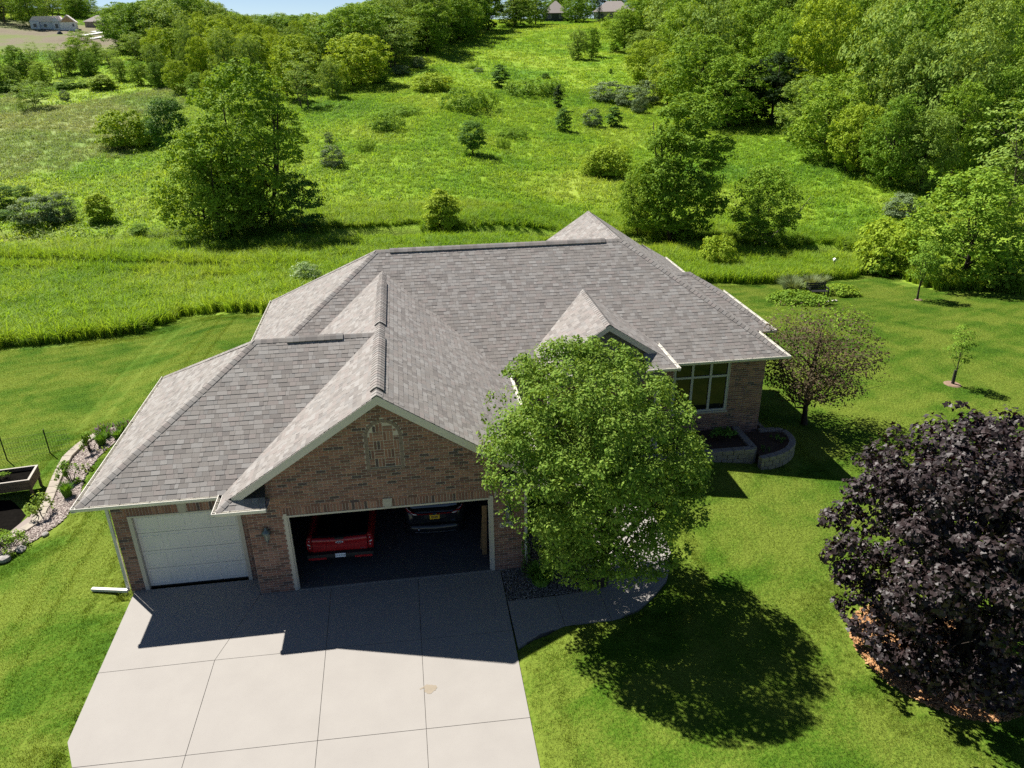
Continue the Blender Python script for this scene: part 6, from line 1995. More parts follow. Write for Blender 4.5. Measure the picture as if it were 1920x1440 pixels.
WOODS = [
 ('broad2',217.1,278.1,11.24,16.0,0,0), ('broad1',124.3,170.3,15.4,10.2,1,0), ('broad0',91.6,177.4,20.6,14.3,2,0), ('airy1',126.3,193.1,16.3,13.6,3,0),
 ('broad2',189.4,294.9,10.08,14.8,4,0), ('airy1',111.5,277.7,19.8,14.6,5,0), ('broad0',120.9,316.8,21.0,16.3,6,0), ('airy1',92.8,260.2,21.28,15.8,5,0),
 ('broad1',192.3,231.6,12.12,13.7,7,0), ('yellow0',125.9,275.4,18.93,14.9,8,0), ('broad2',174.8,314.1,11.87,19.0,4,0), ('yellow0',161.7,189.5,12.98,14.8,9,0),
 ('broad2',132.4,230.5,16.87,16.2,4,0), ('airy1',228.8,283.8,11.39,14.1,10,0), ('broad2',96.8,192.8,21.5,13.0,11,0), ('broad0',101.3,180.7,15.4,10.5,12,0),
 ('broad2',82.9,152.3,17.3,13.1,13,0), ('airy1',140.0,240.1,15.33,16.2,14,0), ('broad0',170.7,259.1,10.95,15.1,15,0), ('broad2',72.8,117.7,13.5,9.3,13,0),
 ('yellow0',87.8,222.3,19.3,15.5,16,0), ('broad1',131.7,243.7,17.16,15.9,17,0), ('broad0',122.7,250.8,18.95,13.9,2,0), ('yellow0',199.6,204.4,13.24,12.6,9,0),
 ('broad2',147.9,221.5,13.21,14.9,4,0), ('broad2',161.6,241.5,11.54,13.0,4,0), ('airy1',204.2,317.9,10.18,15.9,14,0), ('broad2',150.4,208.2,12.83,13.2,0,0),
 ('broad0',147.4,309.1,16.88,15.0,6,0), ('yellow0',177.7,196.9,12.82,11.4,9,0), ('broad2',122.2,157.6,16.1,9.9,18,0), ('broad0',69.4,160.8,15.3,13.5,2,0),
 ('airy1',236.3,316.4,11.12,14.7,10,0), ('broad2',129.0,260.1,17.84,16.1,4,0), ('broad1',113.1,174.8,19.07,11.8,1,0), ('broad2',162.6,223.7,11.25,14.2,0,0),
 ('airy1',97.1,145.5,19.8,12.7,3,0), ('broad2',144.1,187.9,13.66,14.4,0,0), ('broad0',259.9,317.9,12.2,18.4,19,0), ('broad0',81.8,160.8,15.1,9.9,2,0),
 ('yellow0',74.7,109.1,17.4,11.2,20,0), ('broad0',98.2,217.8,21.73,12.2,2,0), ('airy1',120.6,214.2,18.71,13.9,21,0), ('broad0',186.7,192.3,13.08,13.7,19,0),
 ('broad1',106.8,199.1,17.3,11.1,22,0), ('broad2',193.8,329.1,10.36,16.57,4,0), ('broad2',113.2,217.4,20.02,14.0,13,0), ('broad0',154.6,200.9,12.59,14.2,19,0),
 ('broad0',105.9,128.9,16.8,9.2,23,0), ('broad1',96.4,101.6,17.8,10.8,24,0), ('airy1',155.4,162.7,13.69,12.9,10,0), ('yellow0',240.5,298.8,11.5,14.5,9,0),
 ('broad0',185.2,281.6,9.81,15.69,15,0), ('broad0',133.1,208.7,15.93,14.6,15,0), ('yellow0',183.0,217.2,12.28,15.9,9,0), ('broad0',117.8,147.9,15.4,11.2,23,0),
 ('yellow0',195.5,282.1,10.07,13.2,9,0), ('airy1',107.4,191.3,17.2,12.4,21,0), ('broad1',164.3,215.6,11.42,15.5,7,0), ('broad1',88.3,183.6,17.3,11.0,25,0),
 ('broad0',115.1,123.1,14.4,10.7,26,0), ('airy1',225.6,269.2,11.9,16.2,10,0), ('broad0',165.2,327.0,14.56,18.7,15,0), ('broad2',158.4,266.2,13.02,13.3,4,0),
 ('broad1',132.8,184.0,15.04,11.2,7,0), ('yellow0',107.2,113.5,15.9,9.8,27,0), ('broad2',138.7,180.6,14.19,11.5,0,0), ('yellow0',146.7,157.1,13.81,10.1,9,0),
 ('broad2',140.3,150.4,14.4,10.0,28,0), ('broad1',164.2,276.5,12.23,16.7,17,0), ('broad1',238.7,329.5,11.32,16.7,7,0), ('broad2',207.9,233.7,12.19,13.1,0,0),
 ('airy1',160.4,310.8,14.03,18.6,14,0), ('broad0',171.9,238.9,10.88,13.0,19,0), ('broad0',140.7,211.3,14.49,14.7,15,0), ('broad1',114.4,107.9,18.0,10.1,24,0),
 ('broad1',116.9,285.6,20.48,16.0,25,0), ('yellow0',106.0,95.6,14.2,10.0,27,0), ('yellow0',127.8,303.4,20.26,17.0,8,0), ('broad2',74.4,169.4,19.7,13.0,11,0),
 ('broad2',237.5,257.7,12.31,15.8,0,0), ('yellow0',206.4,301.5,10.28,14.6,9,0), ('broad0',98.2,268.2,21.29,15.6,2,0), ('broad2',175.2,211.4,12.09,12.4,0,0),
 ('broad2',149.0,293.3,15.64,15.6,4,0), ('broad0',224.6,319.9,10.5,16.79,19,0), ('airy1',87.1,171.4,18.0,11.7,5,0), ('yellow0',198.6,265.6,10.47,12.8,9,0),
 ('yellow0',176.3,271.6,10.35,16.55,29,0), ('airy1',132.6,154.7,15.25,12.3,30,0), ('broad2',188.7,305.8,10.39,14.6,4,0), ('yellow0',108.5,159.8,18.2,13.7,31,0),
 ('broad1',144.9,275.2,15.66,15.0,17,0), ('broad0',251.8,301.1,12.07,19.1,19,0), ('broad1',244.2,262.6,12.17,13.6,7,0), ('broad2',93.2,208.9,22.0,13.4,11,0),
 ('yellow0',87.1,239.5,21.42,15.4,16,0), ('broad0',177.3,185.1,13.31,12.7,19,0), ('airy1',237.5,286.7,11.48,18.37,10,0), ('airy1',87.0,106.7,17.5,10.2,3,0),
 ('broad2',99.4,116.4,16.3,11.3,18,0), ('broad2',98.3,158.0,19.7,13.7,13,0), ('airy1',195.5,245.4,11.35,13.3,10,0), ('broad1',213.1,324.3,10.29,16.47,17,0),
 ('broad0',82.3,205.0,19.9,12.0,2,0), ('broad0',162.9,251.0,11.69,17.3,15,0), ('airy1',135.7,292.9,18.42,13.7,32,0), ('broad2',198.5,291.6,10.17,16.28,0,0),
 ('broad2',183.9,262.6,10.07,13.9,0,0), ('broad0',207.8,249.6,11.59,14.3,19,0), ('broad0',97.3,165.3,19.4,10.7,12,0), ('broad1',228.4,239.4,12.5,14.9,7,0),
 ('broad0',96.1,91.0,13.9,9.3,26,0), ('broad2',237.3,276.1,11.78,14.7,0,0), ('broad1',182.7,229.0,11.79,16.0,7,0), ('broad1',159.6,291.6,13.37,14.0,17,0),
 ('airy1',77.1,77.1,14.0,7.9,30,0), ('broad0',86.5,126.8,14.8,10.8,23,0), ('broad1',129.6,283.1,18.77,15.2,33,0), ('broad2',82.5,104.5,13.2,8.3,18,0),
 ('broad0',149.3,168.7,13.55,12.0,19,0), ('yellow0',100.7,249.9,21.57,13.3,16,0), ('airy1',214.4,263.4,11.61,13.4,10,0), ('yellow0',121.1,180.2,17.28,12.0,31,0),
 ('broad2',120.8,233.7,19.18,15.7,13,0), ('broad0',242.6,308.6,11.57,16.6,19,0), ('broad0',100.3,286.1,20.6,14.1,2,0), ('broad2',130.7,217.6,16.86,14.0,4,0),
 ('broad2',73.6,83.3,16.9,10.3,18,0), ('airy1',164.9,232.1,11.07,14.5,10,0), ('broad2',106.7,222.6,20.88,13.8,11,0), ('broad0',110.0,260.8,18.8,15.8,2,0),
 ('broad0',106.4,169.6,19.5,12.9,12,0), ('broad1',90.4,157.8,17.2,12.7,22,0), ('broad2',152.0,174.6,13.46,10.6,0,0), ('broad2',100.3,135.5,16.8,12.5,18,0),
 ('broad0',152.4,187.7,13.17,12.1,19,0), ('broad2',112.4,113.9,16.9,9.3,28,0), ('broad2',129.1,315.8,20.59,14.3,34,0), ('broad2',251.3,311.1,12.08,15.1,0,0),
 ('broad1',68.7,76.1,14.7,8.0,1,0), ('broad0',77.5,130.4,14.4,11.1,12,0), ('airy1',162.6,204.1,12.12,11.1,10,0), ('airy1',204.2,220.6,12.75,13.6,10,0),
 ('yellow0',224.9,301.8,10.55,14.4,9,0), ('broad2',117.0,186.7,18.41,13.4,13,0), ('broad0',183.9,323.3,11.25,15.4,15,0), ('broad2',143.8,266.0,15.42,16.8,4,0),
 ('airy1',124.0,221.0,17.7,12.8,21,0), ('yellow0',100.4,228.9,18.4,13.2,16,0), ('airy1',68.8,145.9,16.6,13.1,5,0), ('broad2',78.8,90.2,12.6,10.0,18,0),
 ('airy1',71.2,71.7,14.3,9.2,3,0), ('airy1',140.4,172.9,14.04,10.6,10,0), ('broad0',105.4,300.9,20.24,18.2,2,0), ('airy1',95.5,125.1,13.6,8.8,3,0),
 ('broad0',106.9,106.3,13.0,9.1,26,0), ('broad1',114.5,203.9,19.49,13.0,22,0), ('broad2',139.7,163.4,14.23,9.9,0,0), ('broad2',195.9,257.4,10.65,14.2,0,0),
 ('yellow0',135.7,168.1,14.59,12.7,9,0), ('broad2',124.4,117.5,14.0,11.1,28,0), ('broad2',110.6,148.1,18.81,9.9,18,0), ('yellow0',137.4,223.2,15.59,12.4,29,0),
 ('airy1',136.8,250.9,16.2,16.2,14,0), ('broad0',149.4,328.9,17.96,18.1,6,0), ('broad2',103.3,238.1,21.29,13.9,11,0), ('broad2',139.0,202.0,14.56,11.5,4,0),
 ('airy1',68.0,81.8,16.9,10.0,3,0), ('airy1',189.1,209.9,12.78,14.1,10,0), ('broad2',159.1,300.7,13.72,17.9,4,0), ('broad1',107.8,140.7,18.1,12.3,1,0),
 ('broad0',228.0,249.1,12.33,16.8,19,0), ('broad0',148.2,198.1,13.26,11.4,19,0), ('broad2',141.2,316.0,18.68,15.9,34,0), ('broad1',142.3,287.1,16.72,17.3,17,0),
 ('broad0',196.2,213.4,12.91,14.9,19,0), ('airy1',77.5,195.0,16.1,14.0,5,0), ('broad0',105.7,211.3,17.5,13.9,2,0), ('broad0',135.7,194.9,14.87,11.2,15,0),
 ('yellow0',254.0,290.7,12.04,18.8,9,0), ('broad1',152.5,229.0,12.44,16.4,17,0), ('airy1',88.3,196.4,16.4,14.8,5,0), ('broad0',90.4,144.9,14.4,9.4,12,0),
 ('broad1',81.2,81.2,16.5,9.2,24,0), ('airy1',202.8,279.4,10.42,14.9,10,0), ('broad2',132.0,326.7,20.5,16.4,34,0), ('airy1',177.5,329.2,12.49,14.7,14,0),
 ('broad1',162.3,166.3,13.89,10.3,7,0), ('broad2',78.3,186.1,21.1,10.7,11,0), ('broad1',-40.2,167.8,9.0,5.7,35,1), ('broad1',-22.0,140.8,10.1,6.0,36,1),
 ('yellow0',-42.7,197.6,10.6,6.9,37,1), ('poplar',-24.8,163.7,8.5,6.2,38,1), ('poplar',-41.4,163.0,10.0,6.8,39,1), ('broad1',-17.6,173.7,9.2,5.9,36,1),
 ('poplar',-14.9,150.8,8.6,7.1,38,1), ('poplar',-21.3,147.7,9.5,6.4,38,1), ('yellow0',-24.0,184.9,8.5,5.2,40,1), ('poplar',-26.2,154.1,8.8,5.8,38,1),
 ('yellow0',-18.0,159.1,8.6,6.2,40,1), ('poplar',-37.4,188.1,10.2,5.4,39,1), ('yellow0',-33.5,152.4,9.2,5.3,37,1), ('yellow0',-15.5,165.6,8.4,7.2,40,1),
 ('broad1',-36.4,157.0,10.8,5.8,35,1), ('yellow0',-46.8,173.4,9.2,6.7,37,1), ('yellow0',-25.8,158.8,9.0,5.5,40,1), ('yellow0',-26.4,173.5,10.2,7.0,40,1),
 ('poplar',-40.1,208.9,8.9,5.7,39,1), ('yellow0',-30.9,194.2,10.36,6.8,40,1), ('poplar',-44.1,191.1,8.9,5.4,39,1), ('broad1',-33.7,173.7,9.2,5.5,35,1),
 ('poplar',-15.3,134.6,9.3,5.5,38,1), ('yellow0',-35.9,198.5,9.4,5.8,40,1), ('yellow0',-43.9,180.1,8.1,5.6,37,1), ('yellow0',-17.2,178.9,10.0,5.3,40,1),
 ('poplar',-42.6,204.6,8.9,6.1,39,1), ('poplar',-31.1,157.6,10.2,7.0,39,1), ('poplar',-14.5,144.9,10.1,6.8,38,1), ('broad1',-35.2,204.0,9.1,6.4,36,1),
 ('poplar',-38.7,179.5,10.8,5.7,39,1), ('poplar',-31.0,181.5,9.0,5.5,38,1), ('broad1',-27.1,144.3,11.2,6.6,36,1), ('poplar',-32.0,165.6,11.3,6.9,38,1),
 ('broad1',-39.0,193.4,9.9,5.6,35,1), ('poplar',-27.3,190.0,8.7,6.0,38,1), ('yellow0',-21.4,168.6,8.3,5.4,40,1), ('broad1',-19.7,183.5,8.1,5.4,36,1),
 ('broad1',-43.4,185.8,10.7,5.9,35,1), ('poplar',-13.3,158.6,8.5,5.3,38,1), ('broad2',-21.5,232.0,6.27,10.03,41,2), ('broad2',10.7,231.9,14.73,16.3,42,2),
 ('airy1',-56.1,213.2,12.2,15.1,43,2), ('broad2',-37.4,257.3,4.91,7.86,41,2), ('broad0',-40.2,226.2,7.85,12.57,44,2), ('broad2',-46.7,249.3,6.89,11.03,41,2),
 ('broad2',-55.1,245.2,12.09,15.6,41,2), ('broad1',3.1,183.8,13.58,12.6,45,2), ('broad1',-31.5,213.5,8.11,12.7,46,2), ('airy1',1.1,225.8,10.62,16.99,47,2),
 ('broad2',-32.0,248.2,5.41,8.66,41,2), ('broad2',-66.0,222.9,11.01,17.1,48,2), ('broad1',26.2,260.8,16.1,18.8,45,2), ('broad1',-9.2,179.6,10.93,15.1,45,2),
 ('broad0',-6.2,205.4,10.02,14.7,49,2), ('broad2',-6.0,195.2,10.61,14.0,42,2), ('broad2',2.8,248.8,9.09,14.54,42,2), ('broad2',-69.4,235.2,9.92,13.4,48,2),
 ('broad2',-12.7,214.9,7.94,12.71,41,2), ('broad1',-9.0,248.1,6.67,10.66,45,2), ('broad2',-66.6,243.6,9.8,15.0,48,2), ('airy1',-24.8,206.2,8.82,13.1,50,2),
 ('broad0',-23.1,214.5,7.87,12.59,44,2), ('airy1',-50.9,199.8,12.1,12.8,43,2), ('broad2',-1.2,213.5,10.69,17.11,42,2), ('broad2',14.5,209.4,16.4,14.1,42,2),
 ('broad2',14.9,250.8,15.6,19.5,42,2), ('broad1',5.8,205.1,12.8,14.5,45,2), ('broad2',-17.3,195.6,9.83,12.7,41,2), ('broad2',-13.1,235.2,6.16,9.85,42,2),
 ('broad0',-21.1,252.6,4.97,7.95,44,2), ('airy1',-6.1,231.9,8.61,13.4,47,2), ('broad0',-52.5,229.3,13.28,16.6,51,2), ('airy1',21.4,239.5,13.2,14.8,47,2),
 ('broad1',-33.9,235.2,6.23,9.98,46,2), ('broad2',2.4,196.4,12.68,13.2,42,2), ('broad2',-13.4,223.9,7.14,11.43,41,2), ('broad2',-3.0,165.8,13.37,14.4,42,2),
 ('broad1',-44.2,217.6,11.58,13.6,46,2), ('airy1',-23.0,242.3,5.58,8.92,50,2), ('broad2',-56.8,204.4,12.3,14.2,48,2), ('broad2',-15.7,203.6,8.98,14.37,41,2),
 ('airy1',13.0,217.6,12.6,13.3,47,2), ('airy1',-57.9,254.2,11.35,16.9,43,2), ('broad2',29.0,245.7,16.9,14.4,42,2), ('broad2',-31.6,225.4,6.92,11.07,41,2),
 ('broad2',-47.1,238.5,8.44,13.51,41,2), ('broad1',0.7,237.0,9.82,15.71,45,2), ('broad2',20.2,224.3,14.4,17.3,42,2), ('broad0',-73.2,250.5,8.55,13.67,51,2),
 ('broad1',-14.4,258.8,4.3,6.88,45,2), ('broad0',33.5,268.4,18.3,17.4,49,2), ('broad2',-53.3,220.8,13.85,13.5,48,2), ('broad2',-8.2,171.5,11.57,13.3,42,2),
 ('broad0',-3.9,187.6,11.47,14.2,49,2), ('broad0',-13.8,187.5,10.44,12.8,44,2), ('broad2',1.3,176.4,12.1,14.1,42,2), ('broad2',-24.5,198.5,9.72,12.1,41,2),
 ('broad1',12.9,200.3,16.3,12.5,45,2), ('broad2',-59.4,236.2,12.81,17.2,48,2), ('broad2',-48.1,211.0,13.5,12.9,41,2), ('broad2',9.6,242.0,13.54,13.7,42,2),
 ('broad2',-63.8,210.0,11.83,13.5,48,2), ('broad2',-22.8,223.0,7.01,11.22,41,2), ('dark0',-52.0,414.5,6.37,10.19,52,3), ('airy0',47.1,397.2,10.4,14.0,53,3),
 ('broad2',-24.0,260.8,4.53,7.24,54,3), ('airy0',-31.6,418.0,6.46,10.33,55,3), ('broad0',27.1,389.9,11.6,13.7,56,3), ('dark0',19.3,403.7,13.6,12.9,57,3),
 ('broad2',-21.2,409.6,8.48,12.2,58,3), ('broad0',30.0,280.7,12.9,11.9,56,3), ('broad2',-6.5,416.5,12.65,12.1,58,3), ('broad2',7.0,411.0,12.7,11.6,58,3),
 ('broad2',-64.6,257.7,11.13,12.4,59,3), ('broad2',-18.6,396.7,7.56,12.09,58,3), ('broad2',32.4,410.4,12.2,12.2,58,3), ('dark0',-65.9,270.7,10.41,10.8,60,3),
 ('broad0',-31.3,269.8,4.04,6.47,61,3), ('broad0',-86.0,419.5,12.4,13.0,62,3), ('broad0',-25.5,400.3,5.2,8.31,61,3), ('airy0',19.7,266.2,12.0,11.0,53,3),
 ('dark0',19.5,279.1,12.0,12.1,57,3), ('airy0',13.3,415.7,12.2,10.4,53,3), ('broad0',-59.6,264.5,10.66,14.0,62,3), ('broad2',-36.2,403.9,5.06,8.09,54,3),
 ('airy0',-8.9,271.8,5.81,9.3,53,3), ('broad2',-14.0,413.8,10.9,12.2,58,3), ('broad0',2.5,419.4,10.7,13.3,56,3), ('broad2',-23.0,267.8,4.0,6.4,54,3),
 ('broad0',33.7,288.0,11.9,10.4,56,3), ('broad0',46.9,406.0,11.2,13.4,56,3), ('broad2',-42.9,415.8,6.32,10.12,54,3), ('airy0',21.5,413.2,11.4,12.3,53,3),
 ('dark0',34.9,384.7,11.3,10.7,57,3), ('dark0',6.5,399.1,12.5,13.8,57,3), ('broad2',-74.0,415.6,8.67,13.87,54,3), ('broad2',-72.0,264.6,8.63,12.3,59,3),
 ('dark0',-4.6,400.5,11.4,12.8,57,3), ('broad2',-75.9,276.4,7.36,11.78,59,3), ('dark0',-7.5,262.7,6.51,10.41,57,3), ('broad2',-51.0,261.9,7.79,12.47,59,3),
 ('broad2',-39.3,264.9,4.38,7.01,54,3), ('broad2',44.1,388.5,14.2,13.9,58,3), ('broad0',-2.9,251.3,8.09,10.6,56,3), ('broad0',36.7,391.7,12.6,11.0,56,3),
 ('broad2',11.1,263.2,11.9,14.1,58,3), ('dark0',34.2,399.9,14.4,11.2,57,3), ('airy0',-17.2,271.8,3.47,5.56,55,3), ('broad0',-82.8,271.8,7.03,11.24,62,3),
 ('airy0',-117.4,267.0,11.27,11.0,63,4), ('airy0',-110.7,312.7,7.36,11.1,63,4), ('broad2',-144.2,302.4,8.79,11.7,64,4), ('dark0',-130.1,314.7,8.62,8.6,65,4),
 ('airy0',-109.3,277.0,10.92,10.3,63,4), ('broad2',-128.2,283.2,10.05,8.9,64,4), ('broad2',-140.4,290.3,9.67,9.2,64,4), ('broad2',-117.8,281.9,10.28,9.4,64,4),
 ('broad2',-106.8,302.3,7.85,9.5,64,4), ('broad2',-109.6,322.4,5.58,8.7,64,4), ('broad2',-129.9,305.9,8.98,11.3,64,4), ('airy0',-109.5,287.8,10.23,10.6,63,4),
 ('airy0',-113.7,306.7,9.32,9.1,63,4), ('broad2',-128.9,264.7,11.43,10.0,64,4), ('broad2',-129.4,272.7,10.72,11.1,64,4), ('broad2',-107.7,264.0,11.99,11.8,64,4),
 ('dark0',-122.5,276.4,10.48,8.6,65,4), ('airy0',-133.5,293.8,9.45,10.0,63,4), ('broad2',-104.7,296.6,8.13,9.4,64,4), ('dark0',-117.3,323.4,7.98,9.0,65,4),
 ('dark0',-141.9,326.2,8.05,9.9,65,4), ('broad2',-120.2,310.9,9.06,10.3,64,4), ('broad2',-75.9,302.6,9.13,8.3,66,5), ('broad1',-94.7,300.1,4.07,6.52,67,5),
 ('broad2',-90.4,325.1,4.35,6.96,66,5), ('broad2',-83.2,291.9,5.49,8.79,66,5), ('airy0',-101.9,315.2,2.96,4.73,68,5), ('airy0',-74.4,327.7,8.66,11.1,68,5),
 ('airy0',-79.9,317.5,8.41,11.3,68,5), ('broad1',-73.4,312.4,9.06,11.3,67,5), ('airy0',-71.6,290.1,9.77,9.1,68,5), ('airy0',-89.7,286.7,5.5,8.79,68,5),
 ('broad2',-77.6,287.0,7.84,10.2,66,5), ('broad1',-70.1,299.9,9.6,10.4,67,5), ('broad1',-83.7,307.1,6.11,9.1,67,5), ('airy0',-101.3,307.8,3.36,5.38,68,5),
 ('broad2',100.2,333.2,12.4,9.4,69,6), ('broad2',114.5,336.5,10.4,9.5,69,6), ('broad2',109.2,345.9,12.2,9.3,69,6), ('dark0',66.6,344.8,9.6,10.7,70,6),
 ('broad0',74.1,339.0,9.7,10.2,71,6), ('dark0',96.5,346.2,11.9,8.1,70,6), ('broad0',81.3,330.3,12.9,10.0,71,6), ('dark0',108.3,329.2,10.2,7.7,70,6),
 ('dark0',58.1,335.9,11.1,8.4,70,6), ('broad0',59.0,328.1,9.5,9.3,71,6), ('broad2',73.6,328.6,11.0,8.8,69,6), ('broad0',124.6,331.9,13.0,9.3,71,6),
 ('broad0',122.4,345.4,12.7,9.3,71,6), ('broad2',78.7,348.4,10.6,8.7,69,6), ('broad2',89.2,340.5,12.4,10.0,69,6), ('broad0',59.4,350.0,11.3,9.5,71,6),
]

for (k_, x_, y_, h_, w_, lb, ct) in PLANTS:
    plant(k_, x_, y_, h_, w_, lb, ct)
for (k_, x_, y_, h_, w_, li, gi) in WOODS:
    plant(k_, x_, y_, h_, w_, WOOD_LABELS[li], 'tree', WOOD_GROUPS[gi])

# stake and guard of the slim sapling, bare leaning branch at the creek
gx_, gy_ = 27.0, 10.86
for o in bpy.data.objects:
    if o.get('label', '').startswith('slim young sapling'):
        gx_, gy_ = o.location.x, o.location.y
        sc = o.scale
        gd_ = MB().tube([(0, 0, 0), (0, 0, .75 / sc.z)], .075 / sc.x, 9).build('trunk_guard', mat('dark_trunk_guard', (0.05, 0.045, 0.04), 0.8), o)
    if o.get('label', '').startswith('rounded dark tree with bare'):
        sc = o.scale
        b = MB().tube([(.2, -.3, .6), (2.2, -.9, 3.2), (3.9, -1.2, 5.4), (4.9, -1.2, 7.2)], [.12, .09, .06, .015], 6)
        for q, e in (((3.2, -1.1, 4.5), (4.6, -.8, 5.0)), ((3.9, -1.2, 5.4), (3.6, -1.0, 7.0)), ((4.3, -1.2, 6.2), (5.4, -1.5, 6.6))):
            b.tube([q, e], [.04, .01], 5)
        b.build('bare_branch', mat('pale_dead_wood', (0.22, 0.19, 0.15), .9), o)
        o.rotation_euler = (0, 0, -0.2)

# ---- small garden plants
def tuft(name, label, x, y, h, r, n, m, width=.016, cat='plant', group=None, lean=.5, extra=None, z=None):
    rg = np.random.default_rng(int(abs(x * 97 + y * 31)) + n)
    a = rg.uniform(0, 6.28, n)
    L = h * rg.uniform(.6, 1.1, n)
    ln = rg.uniform(.05, lean, n)
    r0 = r * .25 * np.sqrt(rg.uniform(0, 1, n))
    bx_, by2_ = r0 * np.cos(a), r0 * np.sin(a)
    d = np.stack([np.cos(a), np.sin(a), np.zeros(n)], 1)
    s = np.stack([-np.sin(a), np.cos(a), np.zeros(n)], 1) * width * rg.uniform(.6, 1.3, n)[:, None]
    b0 = np.stack([bx_, by2_, np.zeros(n)], 1)
    m1 = b0 + d * (ln * L * .35)[:, None] + np.array([0, 0, 1]) * (L * .62)[:, None]
    t1 = b0 + d * (ln * L)[:, None] + np.array([0, 0, 1]) * (L * (1 - ln * .35))[:, None]
    V = np.stack([b0 - s, b0 + s, m1 + s * .8, m1 - s * .8, t1], 1).reshape(-1, 3)
    i = np.arange(n) * 5
    Fq = [tuple(q) for q in np.stack([i, i + 1, i + 2, i + 3], 1)] + [tuple(q) for q in np.stack([i + 3, i + 2, i + 4], 1)]
    t = thing(name, label, cat, (x, y, gz(x, y) if z is None else z), 0, group)
    link('blades', mesh_np('blades', V, Fq, LM[m]), t)
    if extra:
        k = n // 3
        P = t1[:k]
        Nn = norm(rg.normal(size=(k, 3)) + np.array([0, 0, .6]))
        PP = np.concatenate([P + np.array([0, 0, -.03 * j]) for j in range(3)])
        VV, FF = leaves(PP, np.concatenate([Nn] * 3), extra[1], rg, .6)
        link('flowers', mesh_np('flowers', VV, FF, LM[extra[0]]), t)
    return t


def mound_plant(name, label, x, y, h, rx, ry, n, size, m, cat='plant', group=None, z=None, m2=None, rz=0.0):
    rg = np.random.default_rng(int(abs(x * 53 + y * 17)) + n)
    nc = max(10, n // 40)
    a = rg.uniform(0, 6.28, nc); q = np.sqrt(rg.uniform(0, 1, nc))
    C = np.stack([rx * q * np.cos(a), ry * q * np.sin(a), h * .75 * np.sqrt(np.maximum(1 - q ** 2, 0.02))], 1)
    ci = rg.integers(0, nc, n)
    d = norm(rg.normal(size=(n, 3)) * np.array([1, 1, .8]) + np.array([0, 0, .3]))
    P = C[ci] + d * np.array([rx, ry, h]) * .26 * rg.uniform(.3, 1, (n, 1))
    P[:, 2] = np.maximum(P[:, 2], .02)
    N = norm(d + np.array([0, 0, .6]) + rg.normal(size=P.shape) * .4)
    V, Fq = leaves(P, N, size, rg, .7)
    t = thing(name, label, cat, (x, y, gz(x, y) if z is None else z), rz, group)
    mi = None if m2 is None else (rg.uniform(size=n) < .12).astype(int)
    link('foliage', mesh_np('foliage', V, Fq, [LM[m]] + ([LM[m2]] if m2 else []), mi), t)
    b = MB()
    for k in range(6):
        c = C[k]
        b.tube([(c[0] * .2, c[1] * .2, -.03), (c[0] * .6, c[1] * .6, c[2] * .6), tuple(c)], [.02, .014, .006], 5)
    link('stem', mesh_np('stem', np.array(b.v), b.f, BARKD), t)
    return t


# left bed
tuft('salvia_plant', 'purple flowering plant row at far end of the left bed', -7.85, 11.2, .55, .9, 260, 'blade', .014, extra=('violet', .055), lean=.55)
tuft('salvia_plant', 'second purple flowering clump nearer the roof edge in left bed', -7.2, 11.35, .5, .8, 240, 'blade', .014, extra=('violet', .055), lean=.5)
tuft('daylily_plant', 'bright green grassy clump below the purple flowers', -7.75, 10.5, .6, .5, 220, 'blade', .018)
tuft('daylily_plant', 'small grassy clump right of the bright clump by the roof edge', -7.25, 10.8, .42, .4, 140, 'blade', .018)
mound_plant('rose_bush', 'sparse bush with yellow tips near the purple flowers', -8.05, 10.1, .95, .42, .42, 420, .085, 'green', m2='yellow')
mound_plant('rose_bush', 'leggy yellow green bush in the middle of the left bed', -7.95, 7.9, .95, .48, .45, 520, .085, 'green', m2='yellow')
mound_plant('rose_bush', 'pale yellow flecked bush beside the raised box', -8.1, 5.7, 1.0, .42, .42, 480, .08, 'pale', m2='yellow')
mound_plant('small_plant', 'tiny bright plant right of the leggy bush', -7.6, 8.45, .35, .22, .2, 130, .06, 'yellow')
mound_plant('small_plant', 'low seedling between bush and grassy clump', -7.5, 9.9, .2, .2, .18, 60, .05, 'yellow')
tuft('iris_clump', 'dark green spiky grass clump in pale chips', -7.62, 6.7, .62, .5, 260, 'blade', .016, lean=.45)
mound_plant('rounded_shrub', 'dark rounded shrub at left end of the planting bed', -8.45, 3.95, .75, .62, .55, 1500, .06, 'green')
mound_plant('box_herbs', 'feathery green herbs growing in the pale rimmed planter box', -10.1, 7.5, .28, .75, .32, 500, .05, 'green', z=gz(-10.0, 7.45) + .66)
# front bed
tuft('daylily_plant', 'dark grassy clump in the gravel bed before the garage', 7.85, -.75, .6, .95, 420, 'blade', .02, lean=.8)
mound_plant('hosta_plant', 'low leafy plant at trunk of the round maple', 8.85, -.75, .35, .3, .3, 120, .09, 'deep')
mound_plant('wall_shrub', 'dark slim shrub against the brick under number plaque', 7.45, -.38, 1.55, .16, .16, 200, .07, 'deep')
# planters
mound_plant('leafy_perennial', 'broad leaved plant in the taller square planter', 16.1, 6.3, .6, .7, .4, 380, .11, 'deep', z=.02)
mound_plant('small_plant', 'small plant in lower rounded planter near its wall', 18.3, 6.2, .32, .3, .22, 120, .07, 'deep', z=-.14)
mound_plant('small_plant', 'smaller plant at inner corner of lower rounded planter', 17.55, 5.6, .22, .2, .2, 70, .06, 'deep', z=-.14)
